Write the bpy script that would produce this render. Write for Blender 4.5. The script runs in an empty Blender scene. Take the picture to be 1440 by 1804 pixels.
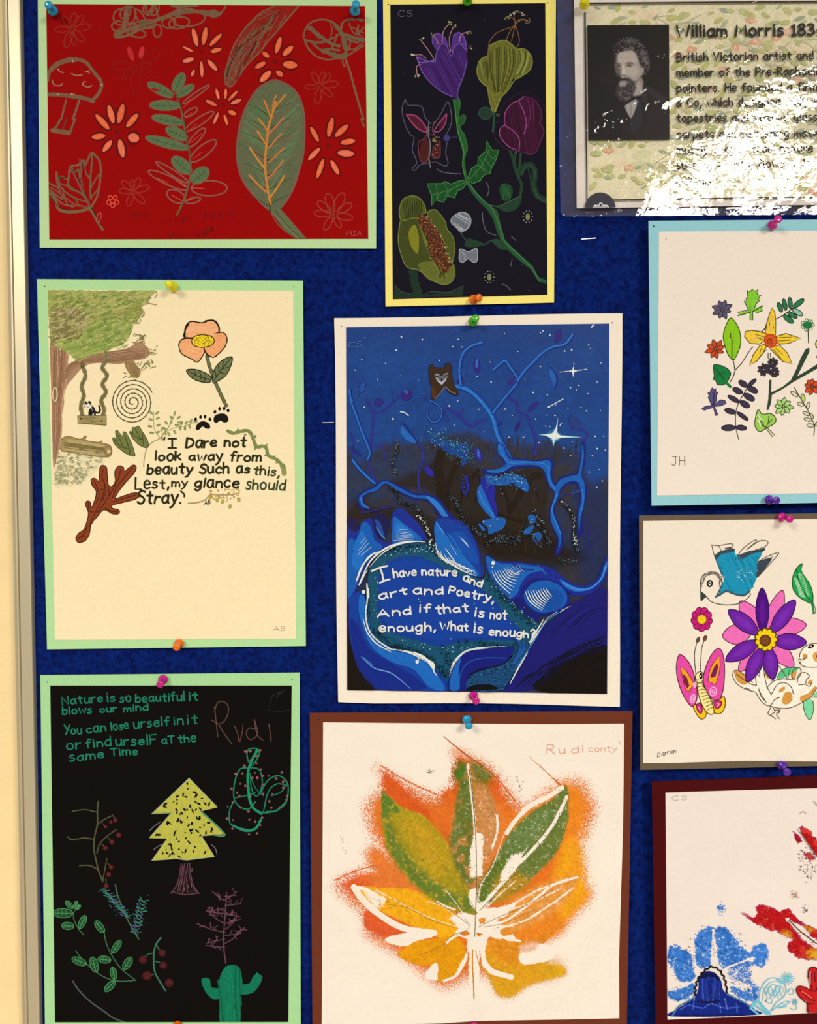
import bpy, math, random
import numpy as np
from mathutils import Vector, Matrix, Euler
from mathutils.geometry import tessellate_polygon

scene = bpy.context.scene
col = scene.collection
random.seed(7)
RNG = np.random.default_rng(11)

# ------------------------------------------------------------------ camera
FPX = 1400.0                    # focal length in pixels of the 1440 x 1804 frame
DIST = 0.686                    # distance of the lens from the board (m)
ZC = 1.50                       # height of the lens
PITCH = math.radians(2.3)       # looking slightly down
cam_d = bpy.data.cameras.new('camera')
cam = bpy.data.objects.new('camera', cam_d); col.objects.link(cam)
cam.location = (0, -DIST, ZC)
cam.rotation_euler = (math.radians(90) - PITCH, 0, 0)
cam_d.sensor_fit = 'AUTO'; cam_d.sensor_width = 36.0
cam_d.lens = FPX * 36.0 / 1804.0
cam_d.clip_start = 0.02; cam_d.clip_end = 50
scene.camera = cam

# ------------------------------------------------------------------ world, lamps, exposure
scene.view_settings.view_transform = 'Standard'
scene.view_settings.look = 'None'
scene.view_settings.exposure = 0.0
scene.view_settings.gamma = 1.0
scene.view_settings.use_curve_mapping = False
world = bpy.data.worlds.new('world'); scene.world = world
world.use_nodes = True
bg = world.node_tree.nodes['Background']
bg.inputs[0].default_value = (1.0, 0.93, 0.80, 1)
bg.inputs[1].default_value = 0.30
def panel_light(x, y, z, w, h, power, colr=(1.0, 0.93, 0.80)):
    l = bpy.data.lights.new('ceiling_panel', 'AREA'); l.shape = 'RECTANGLE'
    l.size = w; l.size_y = h; l.energy = power; l.color = colr
    o = bpy.data.objects.new('ceiling_panel', l); col.objects.link(o)
    o.location = (x, y, z)
    return o
panel_light(1.36, -2.46, 2.62, 0.62, 1.00, 100)
panel_light(-1.30, -2.20, 2.62, 0.60, 1.00, 64)
panel_light(0.0, -4.4, 2.62, 1.8, 0.60, 84)

# what a white card on the board reads in this light (linear), used to turn colours seen into albedo
LIT = (1.04, 0.96, 0.82)

# ------------------------------------------------------------------ helpers
FWD = Vector((0, math.cos(PITCH), -math.sin(PITCH)))
UPV = Vector((0, math.sin(PITCH), math.cos(PITCH)))
def W(px, py, a=0.0, b=0.0, c=0.0):
    """point of the plane y = -(a + b*x + c*(z-1.5)) that the pixel looks at"""
    d = FWD + Vector(((px - 720) / FPX, 0, 0)) + UPV * ((902 - py) / FPX)
    t = (DIST - a) / (d.y + b * d.x + c * d.z)
    return Vector((t * d.x, -DIST + t * d.y, ZC + t * d.z))
def s2l(v):
    return v / 12.92 if v <= 0.04045 else ((v + 0.055) / 1.055) ** 2.4
def C(h, alb=True):
    h = h.lstrip('#')
    r = [s2l(int(h[i:i + 2], 16) / 255) for i in (0, 2, 4)]
    if alb: r = [min(0.93, v / k) for v, k in zip(r, LIT)]
    return tuple(r)

def newmat(name):
    m = bpy.data.materials.new(name); m.use_nodes = True
    return m, m.node_tree.nodes, m.node_tree.links, m.node_tree.nodes['Principled BSDF']
def node(ns, t, **kw):
    n = ns.new(t)
    for k, v in kw.items(): setattr(n, k, v)
    return n
def simple(name, colr, rough=0.6, metal=0.0, spec=0.5, var=0.0, vscale=40, bump=0.0, bscale=200, bdist=0.0003, stretch=None):
    m, ns, ls, b = newmat(name)
    b.inputs['Base Color'].default_value = (*colr, 1)
    b.inputs['Roughness'].default_value = rough
    b.inputs['Metallic'].default_value = metal
    b.inputs['Specular IOR Level'].default_value = spec
    tc = node(ns, 'ShaderNodeTexCoord')
    src = tc.outputs['Object']
    if stretch:
        mp = node(ns, 'ShaderNodeMapping'); mp.inputs['Scale'].default_value = stretch
        ls.new(src, mp.inputs[0]); src = mp.outputs[0]
    if var:
        n = node(ns, 'ShaderNodeTexNoise'); n.inputs['Scale'].default_value = vscale; n.inputs['Detail'].default_value = 4
        ls.new(src, n.inputs['Vector'])
        mr = node(ns, 'ShaderNodeMapRange')
        mr.inputs['From Min'].default_value = 0.3; mr.inputs['From Max'].default_value = 0.7
        mr.inputs['To Min'].default_value = 1 - var; mr.inputs['To Max'].default_value = 1 + var
        ls.new(n.outputs[0], mr.inputs[0])
        mx = node(ns, 'ShaderNodeVectorMath', operation='SCALE'); mx.inputs[0].default_value = colr
        ls.new(mr.outputs[0], mx.inputs['Scale']); ls.new(mx.outputs[0], b.inputs['Base Color'])
    if bump:
        n = node(ns, 'ShaderNodeTexNoise'); n.inputs['Scale'].default_value = bscale; n.inputs['Detail'].default_value = 3
        ls.new(src, n.inputs['Vector'])
        bp = node(ns, 'ShaderNodeBump'); bp.inputs['Strength'].default_value = bump; bp.inputs['Distance'].default_value = bdist
        ls.new(n.outputs[0], bp.inputs['Height']); ls.new(bp.outputs[0], b.inputs['Normal'])
    return m

def paper(name, hexc, rough=0.75, wave=0.35):
    """sheet of paper or card: even colour, fine tooth and a slow unevenness of the sheet"""
    m, ns, ls, b = newmat(name)
    c = C(hexc)
    b.inputs['Roughness'].default_value = rough
    b.inputs['Specular IOR Level'].default_value = 0.06
    tc = node(ns, 'ShaderNodeTexCoord')
    n = node(ns, 'ShaderNodeTexNoise'); n.inputs['Scale'].default_value = 500; n.inputs['Detail'].default_value = 5
    ls.new(tc.outputs['Object'], n.inputs['Vector'])
    mr = node(ns, 'ShaderNodeMapRange')
    mr.inputs['From Min'].default_value = 0.3; mr.inputs['From Max'].default_value = 0.7
    mr.inputs['To Min'].default_value = 0.955; mr.inputs['To Max'].default_value = 1.03
    ls.new(n.outputs[0], mr.inputs[0])
    mx = node(ns, 'ShaderNodeVectorMath', operation='SCALE'); mx.inputs[0].default_value = c
    ls.new(mr.outputs[0], mx.inputs['Scale']); ls.new(mx.outputs[0], b.inputs['Base Color'])
    n2 = node(ns, 'ShaderNodeTexNoise'); n2.inputs['Scale'].default_value = 9; n2.inputs['Detail'].default_value = 1.5
    ls.new(tc.outputs['Object'], n2.inputs['Vector'])
    b2 = node(ns, 'ShaderNodeBump'); b2.inputs['Strength'].default_value = wave; b2.inputs['Distance'].default_value = 0.012
    ls.new(n2.outputs[0], b2.inputs['Height'])
    ls.new(b2.outputs[0], b.inputs['Normal'])
    return m

def ink(name, rough=0.6, spec=0.07, grain=1500, k=9.0):
    """drawn marks: colour 'Col' laid over the paper colour 'Bg' with the coverage 'Cov' (pencil, chalk and spray leave the tooth bare)"""
    m, ns, ls, b = newmat(name)
    b.inputs['Roughness'].default_value = rough; b.inputs['Specular IOR Level'].default_value = spec
    at = {}
    for a in ('Col', 'Bg', 'Cov'):
        n = node(ns, 'ShaderNodeAttribute'); n.attribute_name = a; at[a] = n
    tc = node(ns, 'ShaderNodeTexCoord')
    nz = node(ns, 'ShaderNodeTexNoise'); nz.inputs['Scale'].default_value = grain; nz.inputs['Detail'].default_value = 2.5
    nz.inputs['Roughness'].default_value = 0.6
    ls.new(tc.outputs['Object'], nz.inputs['Vector'])
    th = node(ns, 'ShaderNodeMapRange'); th.clamp = False
    th.inputs['To Min'].default_value = 0.84; th.inputs['To Max'].default_value = 0.14
    ls.new(at['Cov'].outputs['Fac'], th.inputs[0])
    sb = node(ns, 'ShaderNodeMath', operation='SUBTRACT'); ls.new(nz.outputs[0], sb.inputs[0]); ls.new(th.outputs[0], sb.inputs[1])
    ml = node(ns, 'ShaderNodeMath', operation='MULTIPLY_ADD'); ml.use_clamp = True
    ml.inputs[1].default_value = k; ml.inputs[2].default_value = 0.5; ls.new(sb.outputs[0], ml.inputs[0])
    n3 = node(ns, 'ShaderNodeTexNoise'); n3.inputs['Scale'].default_value = 700; n3.inputs['Detail'].default_value = 3
    ls.new(tc.outputs['Object'], n3.inputs['Vector'])
    mr = node(ns, 'ShaderNodeMapRange'); mr.inputs['From Min'].default_value = 0.3; mr.inputs['From Max'].default_value = 0.7
    mr.inputs['To Min'].default_value = 0.86; mr.inputs['To Max'].default_value = 1.14
    ls.new(n3.outputs[0], mr.inputs[0])
    sc = node(ns, 'ShaderNodeVectorMath', operation='SCALE'); ls.new(at['Col'].outputs['Color'], sc.inputs[0]); ls.new(mr.outputs[0], sc.inputs['Scale'])
    mx = node(ns, 'ShaderNodeMix', data_type='RGBA')
    ls.new(ml.outputs[0], mx.inputs['Factor']); ls.new(at['Bg'].outputs['Color'], mx.inputs['A']); ls.new(sc.outputs[0], mx.inputs['B'])
    ls.new(mx.outputs['Result'], b.inputs['Base Color'])
    return m
M_INK = ink('drawn_marks')
M_SPRAY = ink('sprayed_paint', grain=1150, k=7.0)
M_PAINT = ink('poster_paint', rough=0.5, spec=0.15)
M_PRINT = ink('printed_marks', rough=0.35)

def empty(name, loc, label, cat, group=None):
    o = bpy.data.objects.new(name, None); col.objects.link(o); o.location = loc
    o.empty_display_size = 0.02
    o['label'] = label; o['category'] = cat
    if group: o['group'] = group
    return o
def mesh_obj(name, verts, faces, mat, parent=None, loc=None, label=None, smooth=False):
    """verts are world positions; the object sits at loc (or at its parent)"""
    L = Vector(loc) if loc is not None else (parent_world(parent) if parent else Vector((0, 0, 0)))
    me = bpy.data.meshes.new(name)
    me.from_pydata([tuple(Vector(v) - L) for v in verts], [], faces)
    me.materials.append(mat); me.update()
    if smooth: me.polygons.foreach_set('use_smooth', [True] * len(me.polygons))
    o = bpy.data.objects.new(name, me); col.objects.link(o)
    if parent: o.parent = parent; o.location = L - parent_world(parent)
    else: o.location = L
    if label: o['label'] = label
    return o
def parent_world(p):
    v = Vector((0, 0, 0))
    while p: v = v + p.location; p = p.parent
    return v

def pts(s, T=None):
    r = [tuple(float(q) for q in t.split(',')) for t in s.split()] if isinstance(s, str) else list(s)
    return [T(*p) for p in r] if T else r
def crop(x0, y0, sc): return lambda x, y: (x0 + x / sc, y0 + y / sc)
def inside(x, y, P):
    c = False
    for i in range(len(P)):
        a, b = P[i], P[(i + 1) % len(P)]
        if (a[1] > y) != (b[1] > y) and x < (b[0] - a[0]) * (y - a[1]) / (b[1] - a[1]) + a[0]: c = not c
    return c
def smooth_line(P, closed=False, step=2.0):
    n = len(P)
    if n < 3 and not closed: return list(P)
    out = []
    rng = range(n) if closed else range(n - 1)
    for i in rng:
        p1, p2 = P[i % n], P[(i + 1) % n]
        p0 = P[(i - 1) % n] if (closed or i > 0) else p1
        p3 = P[(i + 2) % n] if (closed or i + 2 < n) else p2
        L = math.hypot(p2[0] - p1[0], p2[1] - p1[1]); k = max(1, int(L / step))
        for j in range(k):
            t = j / k; t2 = t * t; t3 = t2 * t
            out.append(tuple(0.5 * (2 * p1[d] + (p2[d] - p0[d]) * t + (2 * p0[d] - 5 * p1[d] + 4 * p2[d] - p3[d]) * t2 + (3 * p1[d] - p0[d] - 3 * p2[d] + p3[d]) * t3) for d in (0, 1)))
    if not closed: out.append(P[-1])
    return out

class Art:
    """one artwork: card mount with the sheet on it, lying in one plane just off the board"""
    def __init__(s, name, label, cat, mount, sheet, mount_mat, sheet_mat, bgc, a, b=0.0, c=0.0, group=None, sheet_name='drawing_sheet', mount_name='card_mount'):
        s.gain = 1.0; s.plane = (a, b, c); s.bg = C(bgc); s.edge = pts(sheet); s.sheet_pts = s.edge
        xs = [p[0] for p in mount]; ys = [p[1] for p in mount]
        base = W(sum(xs) / len(xs), max(ys), a, b, c)
        s.root = empty(name, base, label, cat, group)
        s.mount = s.slab(mount_name, mount, 0.0, 0.0007, mount_mat, s.root) if mount_mat else None
        s.sheet = s.slab(sheet_name, sheet, 0.0007, 0.0004, sheet_mat, s.root)
        s.z0 = 0.00113
        e = s.edge[:4]
        s.q = e
    def w(s, px, py, h): a, b, c = s.plane; return W(px, py, a + h, b, c)
    def slab(s, name, poly, h0, th, mat, parent):
        poly = [p for i, p in enumerate(poly)]
        f = [s.w(x, y, h0 + th) for x, y in poly]
        bk = [v + Vector((0, th * 0.98, 0)) for v in f]
        n = len(f); V = f + bk
        tri = tessellate_polygon([[Vector((x, -y, 0)) for x, y in poly]])
        F = []
        for t in tri:
            t = orient(V, t)
            F.append(t); F.append(tuple(i + n for i in reversed(t)))
        for i in range(n):
            j = (i + 1) % n; F.append((i, j, j + n, i + n))
        return mesh_obj(name, V, F, mat, parent)
    def clampf(s, x, y):
        (ax, ay), (bx, by), (cx, cy), (dx, dy) = s.q
        t = (y - ay) / (dy - ay); L = ax + (dx - ax) * t
        t = (y - by) / (cy - by); R = bx + (cx - bx) * t
        x = min(max(x, L + .3), R - .3)
        t = (x - ax) / (bx - ax); T = ay + (by - ay) * t
        t = (x - dx) / (cx - dx); B = dy + (cy - dy) * t
        return x, min(max(y, T + .3), B - .3)
def orient(V, t):
    a, b, c = V[t[0]], V[t[1]], V[t[2]]
    return tuple(t) if (b - a).cross(c - a).y < 0 else tuple(reversed(t))

DZ = 1.0e-6
class Motif:
    """one drawn figure on a sheet: flat marks, each a hair above the one before"""
    def __init__(m, art, name, T=None, mat=None, base=0, label=None, cov=1.0, bg=None, parent=None):
        m.a = art; m.name = name; m.T = T or (lambda x, y: (x, y)); m.mat = mat or M_INK
        m.V = []; m.F = []; m.c = []; m.cv = []; m.n = base; m.label = label; m.cov = cov
        m.bg = C(bg) if bg else art.bg; m.parent = parent; m.k = 1.0
    def _z(m): m.n += 1; return m.a.z0 + m.n * DZ
    def _add(m, P, F, colr, cov, z):
        o = len(m.V)
        for p in P:
            x, y = m.a.clampf(*p); m.V.append(m.a.w(x, y, z))
        c = C(colr) if isinstance(colr, str) else colr
        c = tuple(v * m.a.gain for v in c)
        for f in F:
            m.F.append(tuple(i + o for i in f)); m.c.append(c); m.cv.append(m.cov if cov is None else cov)
    def _fill(m, P, colr, cov, z):
        if len(P) < 3: return
        tri = tessellate_polygon([[Vector((x, y, 0)) for x, y in P]])
        m._add(P, [tuple(t) for t in tri], colr, cov, z)
    def f(m, s, colr, cov=None):
        m._fill(smooth_line(pts(s, m.T), True), colr, cov, m._z())
    def p(m, s, colr, cov=None):
        m._fill(pts(s, m.T), colr, cov, m._z())
    def _stroke(m, P, w, colr, cov, taper, z, closed=False):
        n = len(P)
        if n < 2: return
        L = []; R = []
        acc = 0
        for i in range(n):
            a = P[i - 1] if (i > 0 or closed) else P[i]; b = P[(i + 1) % n] if (i < n - 1 or closed) else P[i]
            dx, dy = b[0] - a[0], b[1] - a[1]; d = math.hypot(dx, dy) or 1e-6
            t = i / (n - 1)
            ww = w / 2 * (1 + 0.10 * math.sin(acc * 0.55 + P[0][0]))
            if i: acc += math.hypot(P[i][0] - P[i - 1][0], P[i][1] - P[i - 1][1])
            if taper == 1: ww *= 0.25 + 0.75 * math.sin(math.pi * min(1, max(0, t)))
            elif taper == 2: ww *= 1 - 0.8 * t
            elif taper == 3: ww *= 0.2 + 0.8 * t
            nx, ny = -dy / d * ww, dx / d * ww
            L.append((P[i][0] + nx, P[i][1] + ny)); R.append((P[i][0] - nx, P[i][1] - ny))
        Q = L + R
        F = [(i, i + 1, n + i + 1, n + i) for i in range(n - 1)]
        if closed: F.append((n - 1, 0, n, 2 * n - 1))
        m._add(Q, F, colr, cov, z)
        if not closed:
            for (c, a, b, sg, e) in ((P[0], L[0], R[0], 1, P[1]), (P[-1], L[-1], R[-1], 1, P[-2])):
                r = math.hypot(a[0] - c[0], a[1] - c[1])
                if r < 0.25: continue
                ang = math.atan2(c[1] - e[1], c[0] - e[0])
                cap = [(c[0] + r * math.cos(ang + q), c[1] + r * math.sin(ang + q)) for q in (-1.57, -0.8, 0, 0.8, 1.57)]
                m._add(cap, [(0, 1, 2, 3, 4)], colr, cov, z)
    def s(m, s, w, colr, cov=None, taper=0, closed=False, sharp=False):
        P = pts(s, m.T)
        P = P if sharp else smooth_line(P, closed)
        m._stroke(P, w * m.k, colr, cov, taper, m._z(), closed)
    def o(m, s, w, fc, lc, cov=None, sharp=False):
        P = pts(s, m.T); P = P if sharp else smooth_line(P, True)
        m._fill(P, fc, cov, m._z()); m._stroke(P, w * m.k, lc, 1.0, 0, m._z(), True)
    def d(m, x, y, r, colr, cov=None, T=True, n=8):
        x, y = m.T(x, y) if T else (x, y)
        m._add([(x + r * math.cos(i * 2 * math.pi / n), y + r * math.sin(i * 2 * math.pi / n)) for i in range(n)], [tuple(range(n))], colr, cov, m._z())
    def petal(m, x1, y1, x2, y2, w, fc=None, lc=None, lw=1, cov=None, sharp=0.0, T=True):
        """petal or leaf between two points; w its full width in the points' units"""
        L = math.hypot(x2 - x1, y2 - y1) or 1; ux, uy = (x2 - x1) / L, (y2 - y1) / L
        A = []
        K = 14
        for i in range(K):
            t = 2 * math.pi * i / K
            a = 0.5 - 0.5 * math.cos(t); bb = math.sin(t)
            if sharp: bb *= (1 - sharp * (abs(math.cos(t)) ** 2))
            A.append((x1 + ux * L * a - uy * w / 2 * bb, y1 + uy * L * a + ux * w / 2 * bb))
        P = [m.T(*q) for q in A] if T else A
        P = smooth_line(P, True)
        if fc: m._fill(P, fc, cov, m._z())
        if lc: m._stroke(P, lw * m.k, lc, 1.0 if cov is None else cov, 0, m._z(), True)
    def hatch(m, s, ang, sp, w, colr, jit=0.3, cov=None, sharp=False, gap=0.0, colors=None, bend=0.0):
        P = pts(s, m.T); P = P if sharp else smooth_line(P, True, 3)
        ca, sa = math.cos(math.radians(ang)), math.sin(math.radians(ang))
        Q = [(x * ca + y * sa, -x * sa + y * ca) for x, y in P]
        y0, y1 = min(q[1] for q in Q), max(q[1] for q in Q)
        y = y0 + sp / 2
        while y < y1:
            xs = []
            for i in range(len(Q)):
                a, b = Q[i], Q[(i + 1) % len(Q)]
                if (a[1] - y) * (b[1] - y) < 0: xs.append(a[0] + (y - a[1]) / (b[1] - a[1]) * (b[0] - a[0]))
            xs.sort()
            for i in range(0, len(xs) - 1, 2):
                a, b = xs[i], xs[i + 1]
                if b - a < w * 0.7: continue
                if random.random() < gap: continue
                j = lambda: random.uniform(-jit, jit) * sp
                mid = ((a + b) / 2, y + j() + bend * (b - a))
                st = [(a + abs(j()), y + j()), mid, (b - abs(j()), y + j())]
                st = [(X * ca - Y * sa, X * sa + Y * ca) for X, Y in st]
                m._stroke(smooth_line(st), w * random.uniform(.8, 1.2), random.choice(colors) if colors else colr, cov, 0, m._z())
            y += sp * random.uniform(0.8, 1.2)
    def dots(m, s, n, r, colors, cov=None, sharp=False, squash=1.0):
        P = pts(s, m.T); P = P if sharp else smooth_line(P, True, 3)
        x0, x1 = min(p[0] for p in P), max(p[0] for p in P); y0, y1 = min(p[1] for p in P), max(p[1] for p in P)
        k = 0; tries = 0
        while k < n and tries < n * 12:
            tries += 1
            x, y = random.uniform(x0, x1), random.uniform(y0, y1)
            ins = False
            for i in range(len(P)):
                a, b = P[i], P[(i + 1) % len(P)]
                if (a[1] > y) != (b[1] > y) and x < (b[0] - a[0]) * (y - a[1]) / (b[1] - a[1]) + a[0]: ins = not ins
            if ins:
                m.d(x, y, random.uniform(*r) if isinstance(r, tuple) else r, random.choice(colors), cov, T=False, n=6); k += 1
    def along(m, s, n, spread, r, colors, cov=None):
        P = smooth_line(pts(s, m.T), False, 1.0)
        for i in range(n):
            x, y = random.choice(P)
            m.d(x + random.gauss(0, spread), y + random.gauss(0, spread), random.uniform(*r) if isinstance(r, tuple) else r, random.choice(colors), cov, T=False, n=6)
    def text(m, s, x0, y0, x1, y1, xh, w, colr, jit=0.0, rest='', cov=None, slant=0.0, size_to=None):
        """hand lettering along a baseline from (x0,y0) to (x1,y1); xh is the height of a small letter"""
        def adv(q): return sum((GW.get(ch, 5.0) + 2.0) for ch in q)
        x0, y0 = m.T(x0, y0); x1, y1 = m.T(x1, y1)
        L = math.hypot(x1 - x0, y1 - y0); sx = L / (adv(s) - 2.0)
        ux, uy = (x1 - x0) / L, (y1 - y0) / L
        sy = xh / 6.0
        x = 0.0
        for ch in s + rest:
            rt = random.uniform(-.11, .11) * min(1.2, jit); jy = random.uniform(-jit, jit); js = 1 + random.uniform(-jit, jit) * 0.25
            for st in GLYPH.get(ch, ()):
                P = [((x + p[0] * sx + (slant - rt) * p[1] * sy), (p[1] + rt * p[0]) * sy * js + jy) for p in st[1]]
                P = [(x0 + a * ux + b * uy, y0 + a * uy - b * ux) for a, b in P]
                if not st[0]: P = smooth_line(P, False, 1.6)
                m._stroke(P, w, colr, cov, 0, m._z())
            x += (GW.get(ch, 5.0) + 2.0) * sx
    def done(m):
        if not m.F: return None
        o = mesh_obj(m.name, m.V, m.F, m.mat, m.parent or m.a.sheet, label=m.label)
        if m.name in ('white_stars', 'chalk_dashes', 'print_specks', 'haze_strokes', 'leaf_pattern_ground', 'starry_foliage', 'white_brush_highlights', 'violet_twigs', 'pebble_patch'): o['kind'] = 'stuff'
        me = o.data
        n = len(me.loops)
        cnt = [len(f) for f in m.F]
        cc = np.repeat(np.array(m.c, dtype=np.float32), cnt, axis=0)
        ca = np.ones((n, 4), np.float32); ca[:, :3] = cc
        a = me.color_attributes.new('Col', 'FLOAT_COLOR', 'CORNER'); a.data.foreach_set('color', ca.ravel())
        cb = np.ones((n, 4), np.float32); cb[:, :3] = m.bg
        a = me.color_attributes.new('Bg', 'FLOAT_COLOR', 'CORNER'); a.data.foreach_set('color', cb.ravel())
        a = me.attributes.new('Cov', 'FLOAT', 'CORNER'); a.data.foreach_set('value', np.repeat(np.array(m.cv, np.float32), cnt))
        return o

class Field:
    """a painted area as a fine grid of coloured points (soft spray, prints, tones)"""
    def __init__(s, art, x0, y0, x1, y1, step, bg, col0=None, cov0=0.0, quad=None):
        s.a = art; s.nx = int((x1 - x0) / step) + 1; s.ny = int((y1 - y0) / step) + 1
        gx, gy = np.meshgrid(np.linspace(0, 1, s.nx), np.linspace(0, 1, s.ny))
        if quad:
            A, B, Cc, D = [np.array(q) for q in quad]
            P = (A[None, None] * ((1 - gx) * (1 - gy))[..., None] + B[None, None] * (gx * (1 - gy))[..., None] + Cc[None, None] * (gx * gy)[..., None] + D[None, None] * ((1 - gx) * gy)[..., None])
            s.X, s.Y = P[..., 0], P[..., 1]
        else:
            s.X, s.Y = x0 + gx * (x1 - x0), y0 + gy * (y1 - y0)
        s.bg = np.array(C(bg)); s.col = np.zeros((s.ny, s.nx, 3)) + np.array(C(col0 or bg)); s.cov = np.full((s.ny, s.nx), float(cov0))
    def noise(s, sc, seed=0, oct=3):
        out = np.zeros_like(s.X); amp = 1; tot = 0
        for o in range(oct):
            f = sc / (2 ** o)
            r = np.random.default_rng(seed + o * 17)
            gx = (s.X - s.X.min()) / f; gy = (s.Y - s.Y.min()) / f
            T = r.random((int(gy.max()) + 3, int(gx.max()) + 3))
            ix, iy = gx.astype(int), gy.astype(int); fx, fy = gx - ix, gy - iy
            fx = fx * fx * (3 - 2 * fx); fy = fy * fy * (3 - 2 * fy)
            v = (T[iy, ix] * (1 - fx) + T[iy, ix + 1] * fx) * (1 - fy) + (T[iy + 1, ix] * (1 - fx) + T[iy + 1, ix + 1] * fx) * fy
            out += v * amp; tot += amp; amp *= 0.5
        return out / tot
    def dist(s, P, closed=True):
        D = np.full(s.X.shape, 1e9); ins = np.zeros(s.X.shape, bool)
        n = len(P)
        for i in range(n if closed else n - 1):
            (ax, ay), (bx, by) = P[i], P[(i + 1) % n]
            dx, dy = bx - ax, by - ay; L = dx * dx + dy * dy + 1e-9
            t = np.clip(((s.X - ax) * dx + (s.Y - ay) * dy) / L, 0, 1)
            D = np.minimum(D, np.hypot(s.X - ax - t * dx, s.Y - ay - t * dy))
            if closed and ay != by:
                c = (ay > s.Y) != (by > s.Y)
                ins ^= c & (s.X < (bx - ax) * (s.Y - ay) / (by - ay) + ax)
        return np.where(ins, -D, D) if closed else D
    def mask(s, P, soft=2.0, grow=0.0, T=None, sharp=False, wob=0, wsc=12, seed=1):
        P = pts(P, T); P = P if sharp else smooth_line(P, True, 6)
        d = s.dist(P) - grow
        if wob: d = d + (s.noise(wsc, seed) - 0.5) * 2 * wob
        return np.clip(0.5 - d / soft, 0, 1)
    def line(s, P, w, soft=1.0, T=None, sharp=False):
        P = pts(P, T); P = P if sharp else smooth_line(P, False, 6)
        return np.clip(0.5 - (s.dist(P, False) - w / 2) / soft, 0, 1)
    def paint(s, mk, colr=None, cov=None, k=1.0):
        mk = mk * k
        if colr is not None:
            c = np.array(C(colr)); s.col = s.col * (1 - mk[..., None]) + c * mk[..., None]
        if cov is not None: s.cov = s.cov * (1 - mk) + cov * mk
    def build(s, name, mat, parent, h=0.0, label=None, drop=0.0):
        a = s.a
        V = np.empty((s.ny, s.nx, 3))
        pa, pb, pc = a.plane; pa = pa + a.z0 + h
        dx = (s.X - 720) / FPX; u = (902 - s.Y) / FPX
        dy = FWD.y + UPV.y * u; dz = FWD.z + UPV.z * u
        t = (DIST - pa) / (dy + pb * dx + pc * dz)
        V[..., 0] = t * dx; V[..., 1] = -DIST + t * dy; V[..., 2] = ZC + t * dz
        L = parent_world(parent); V -= np.array(L)
        idx = np.arange(s.nx * s.ny).reshape(s.ny, s.nx)
        F = np.stack([idx[:-1, :-1], idx[1:, :-1], idx[1:, 1:], idx[:-1, 1:]], -1)
        keep = np.ones(F.shape[:2], bool)
        if drop is not None:
            c = s.cov; mx = np.maximum(np.maximum(c[:-1, :-1], c[1:, :-1]), np.maximum(c[1:, 1:], c[:-1, 1:]))
            keep = mx > drop
        F = F[keep].reshape(-1, 4)
        used = np.unique(F); remap = np.zeros(s.nx * s.ny, int); remap[used] = np.arange(len(used))
        F = remap[F]; V = V.reshape(-1, 3)[used]
        me = bpy.data.meshes.new(name)
        me.vertices.add(len(V)); me.vertices.foreach_set('co', V.ravel())
        me.loops.add(F.size); me.loops.foreach_set('vertex_index', F.ravel())
        me.polygons.add(len(F)); me.polygons.foreach_set('loop_start', np.arange(0, F.size, 4)); me.polygons.foreach_set('loop_total', np.full(len(F), 4))
        me.update(calc_edges=True); me.validate()
        me.materials.append(mat)
        ca = np.ones((len(V), 4), np.float32); ca[:, :3] = np.clip(s.col.reshape(-1, 3)[used], 0, .95)
        at = me.color_attributes.new('Col', 'FLOAT_COLOR', 'POINT'); at.data.foreach_set('color', ca.ravel())
        cb = np.ones((len(V), 4), np.float32); cb[:, :3] = s.bg
        at = me.color_attributes.new('Bg', 'FLOAT_COLOR', 'POINT'); at.data.foreach_set('color', cb.ravel())
        at = me.attributes.new('Cov', 'FLOAT', 'POINT'); at.data.foreach_set('value', s.cov.reshape(-1)[used].astype(np.float32))
        o = bpy.data.objects.new(name, me); col.objects.link(o); o.parent = parent
        if label: o['label'] = label
        return o

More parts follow.
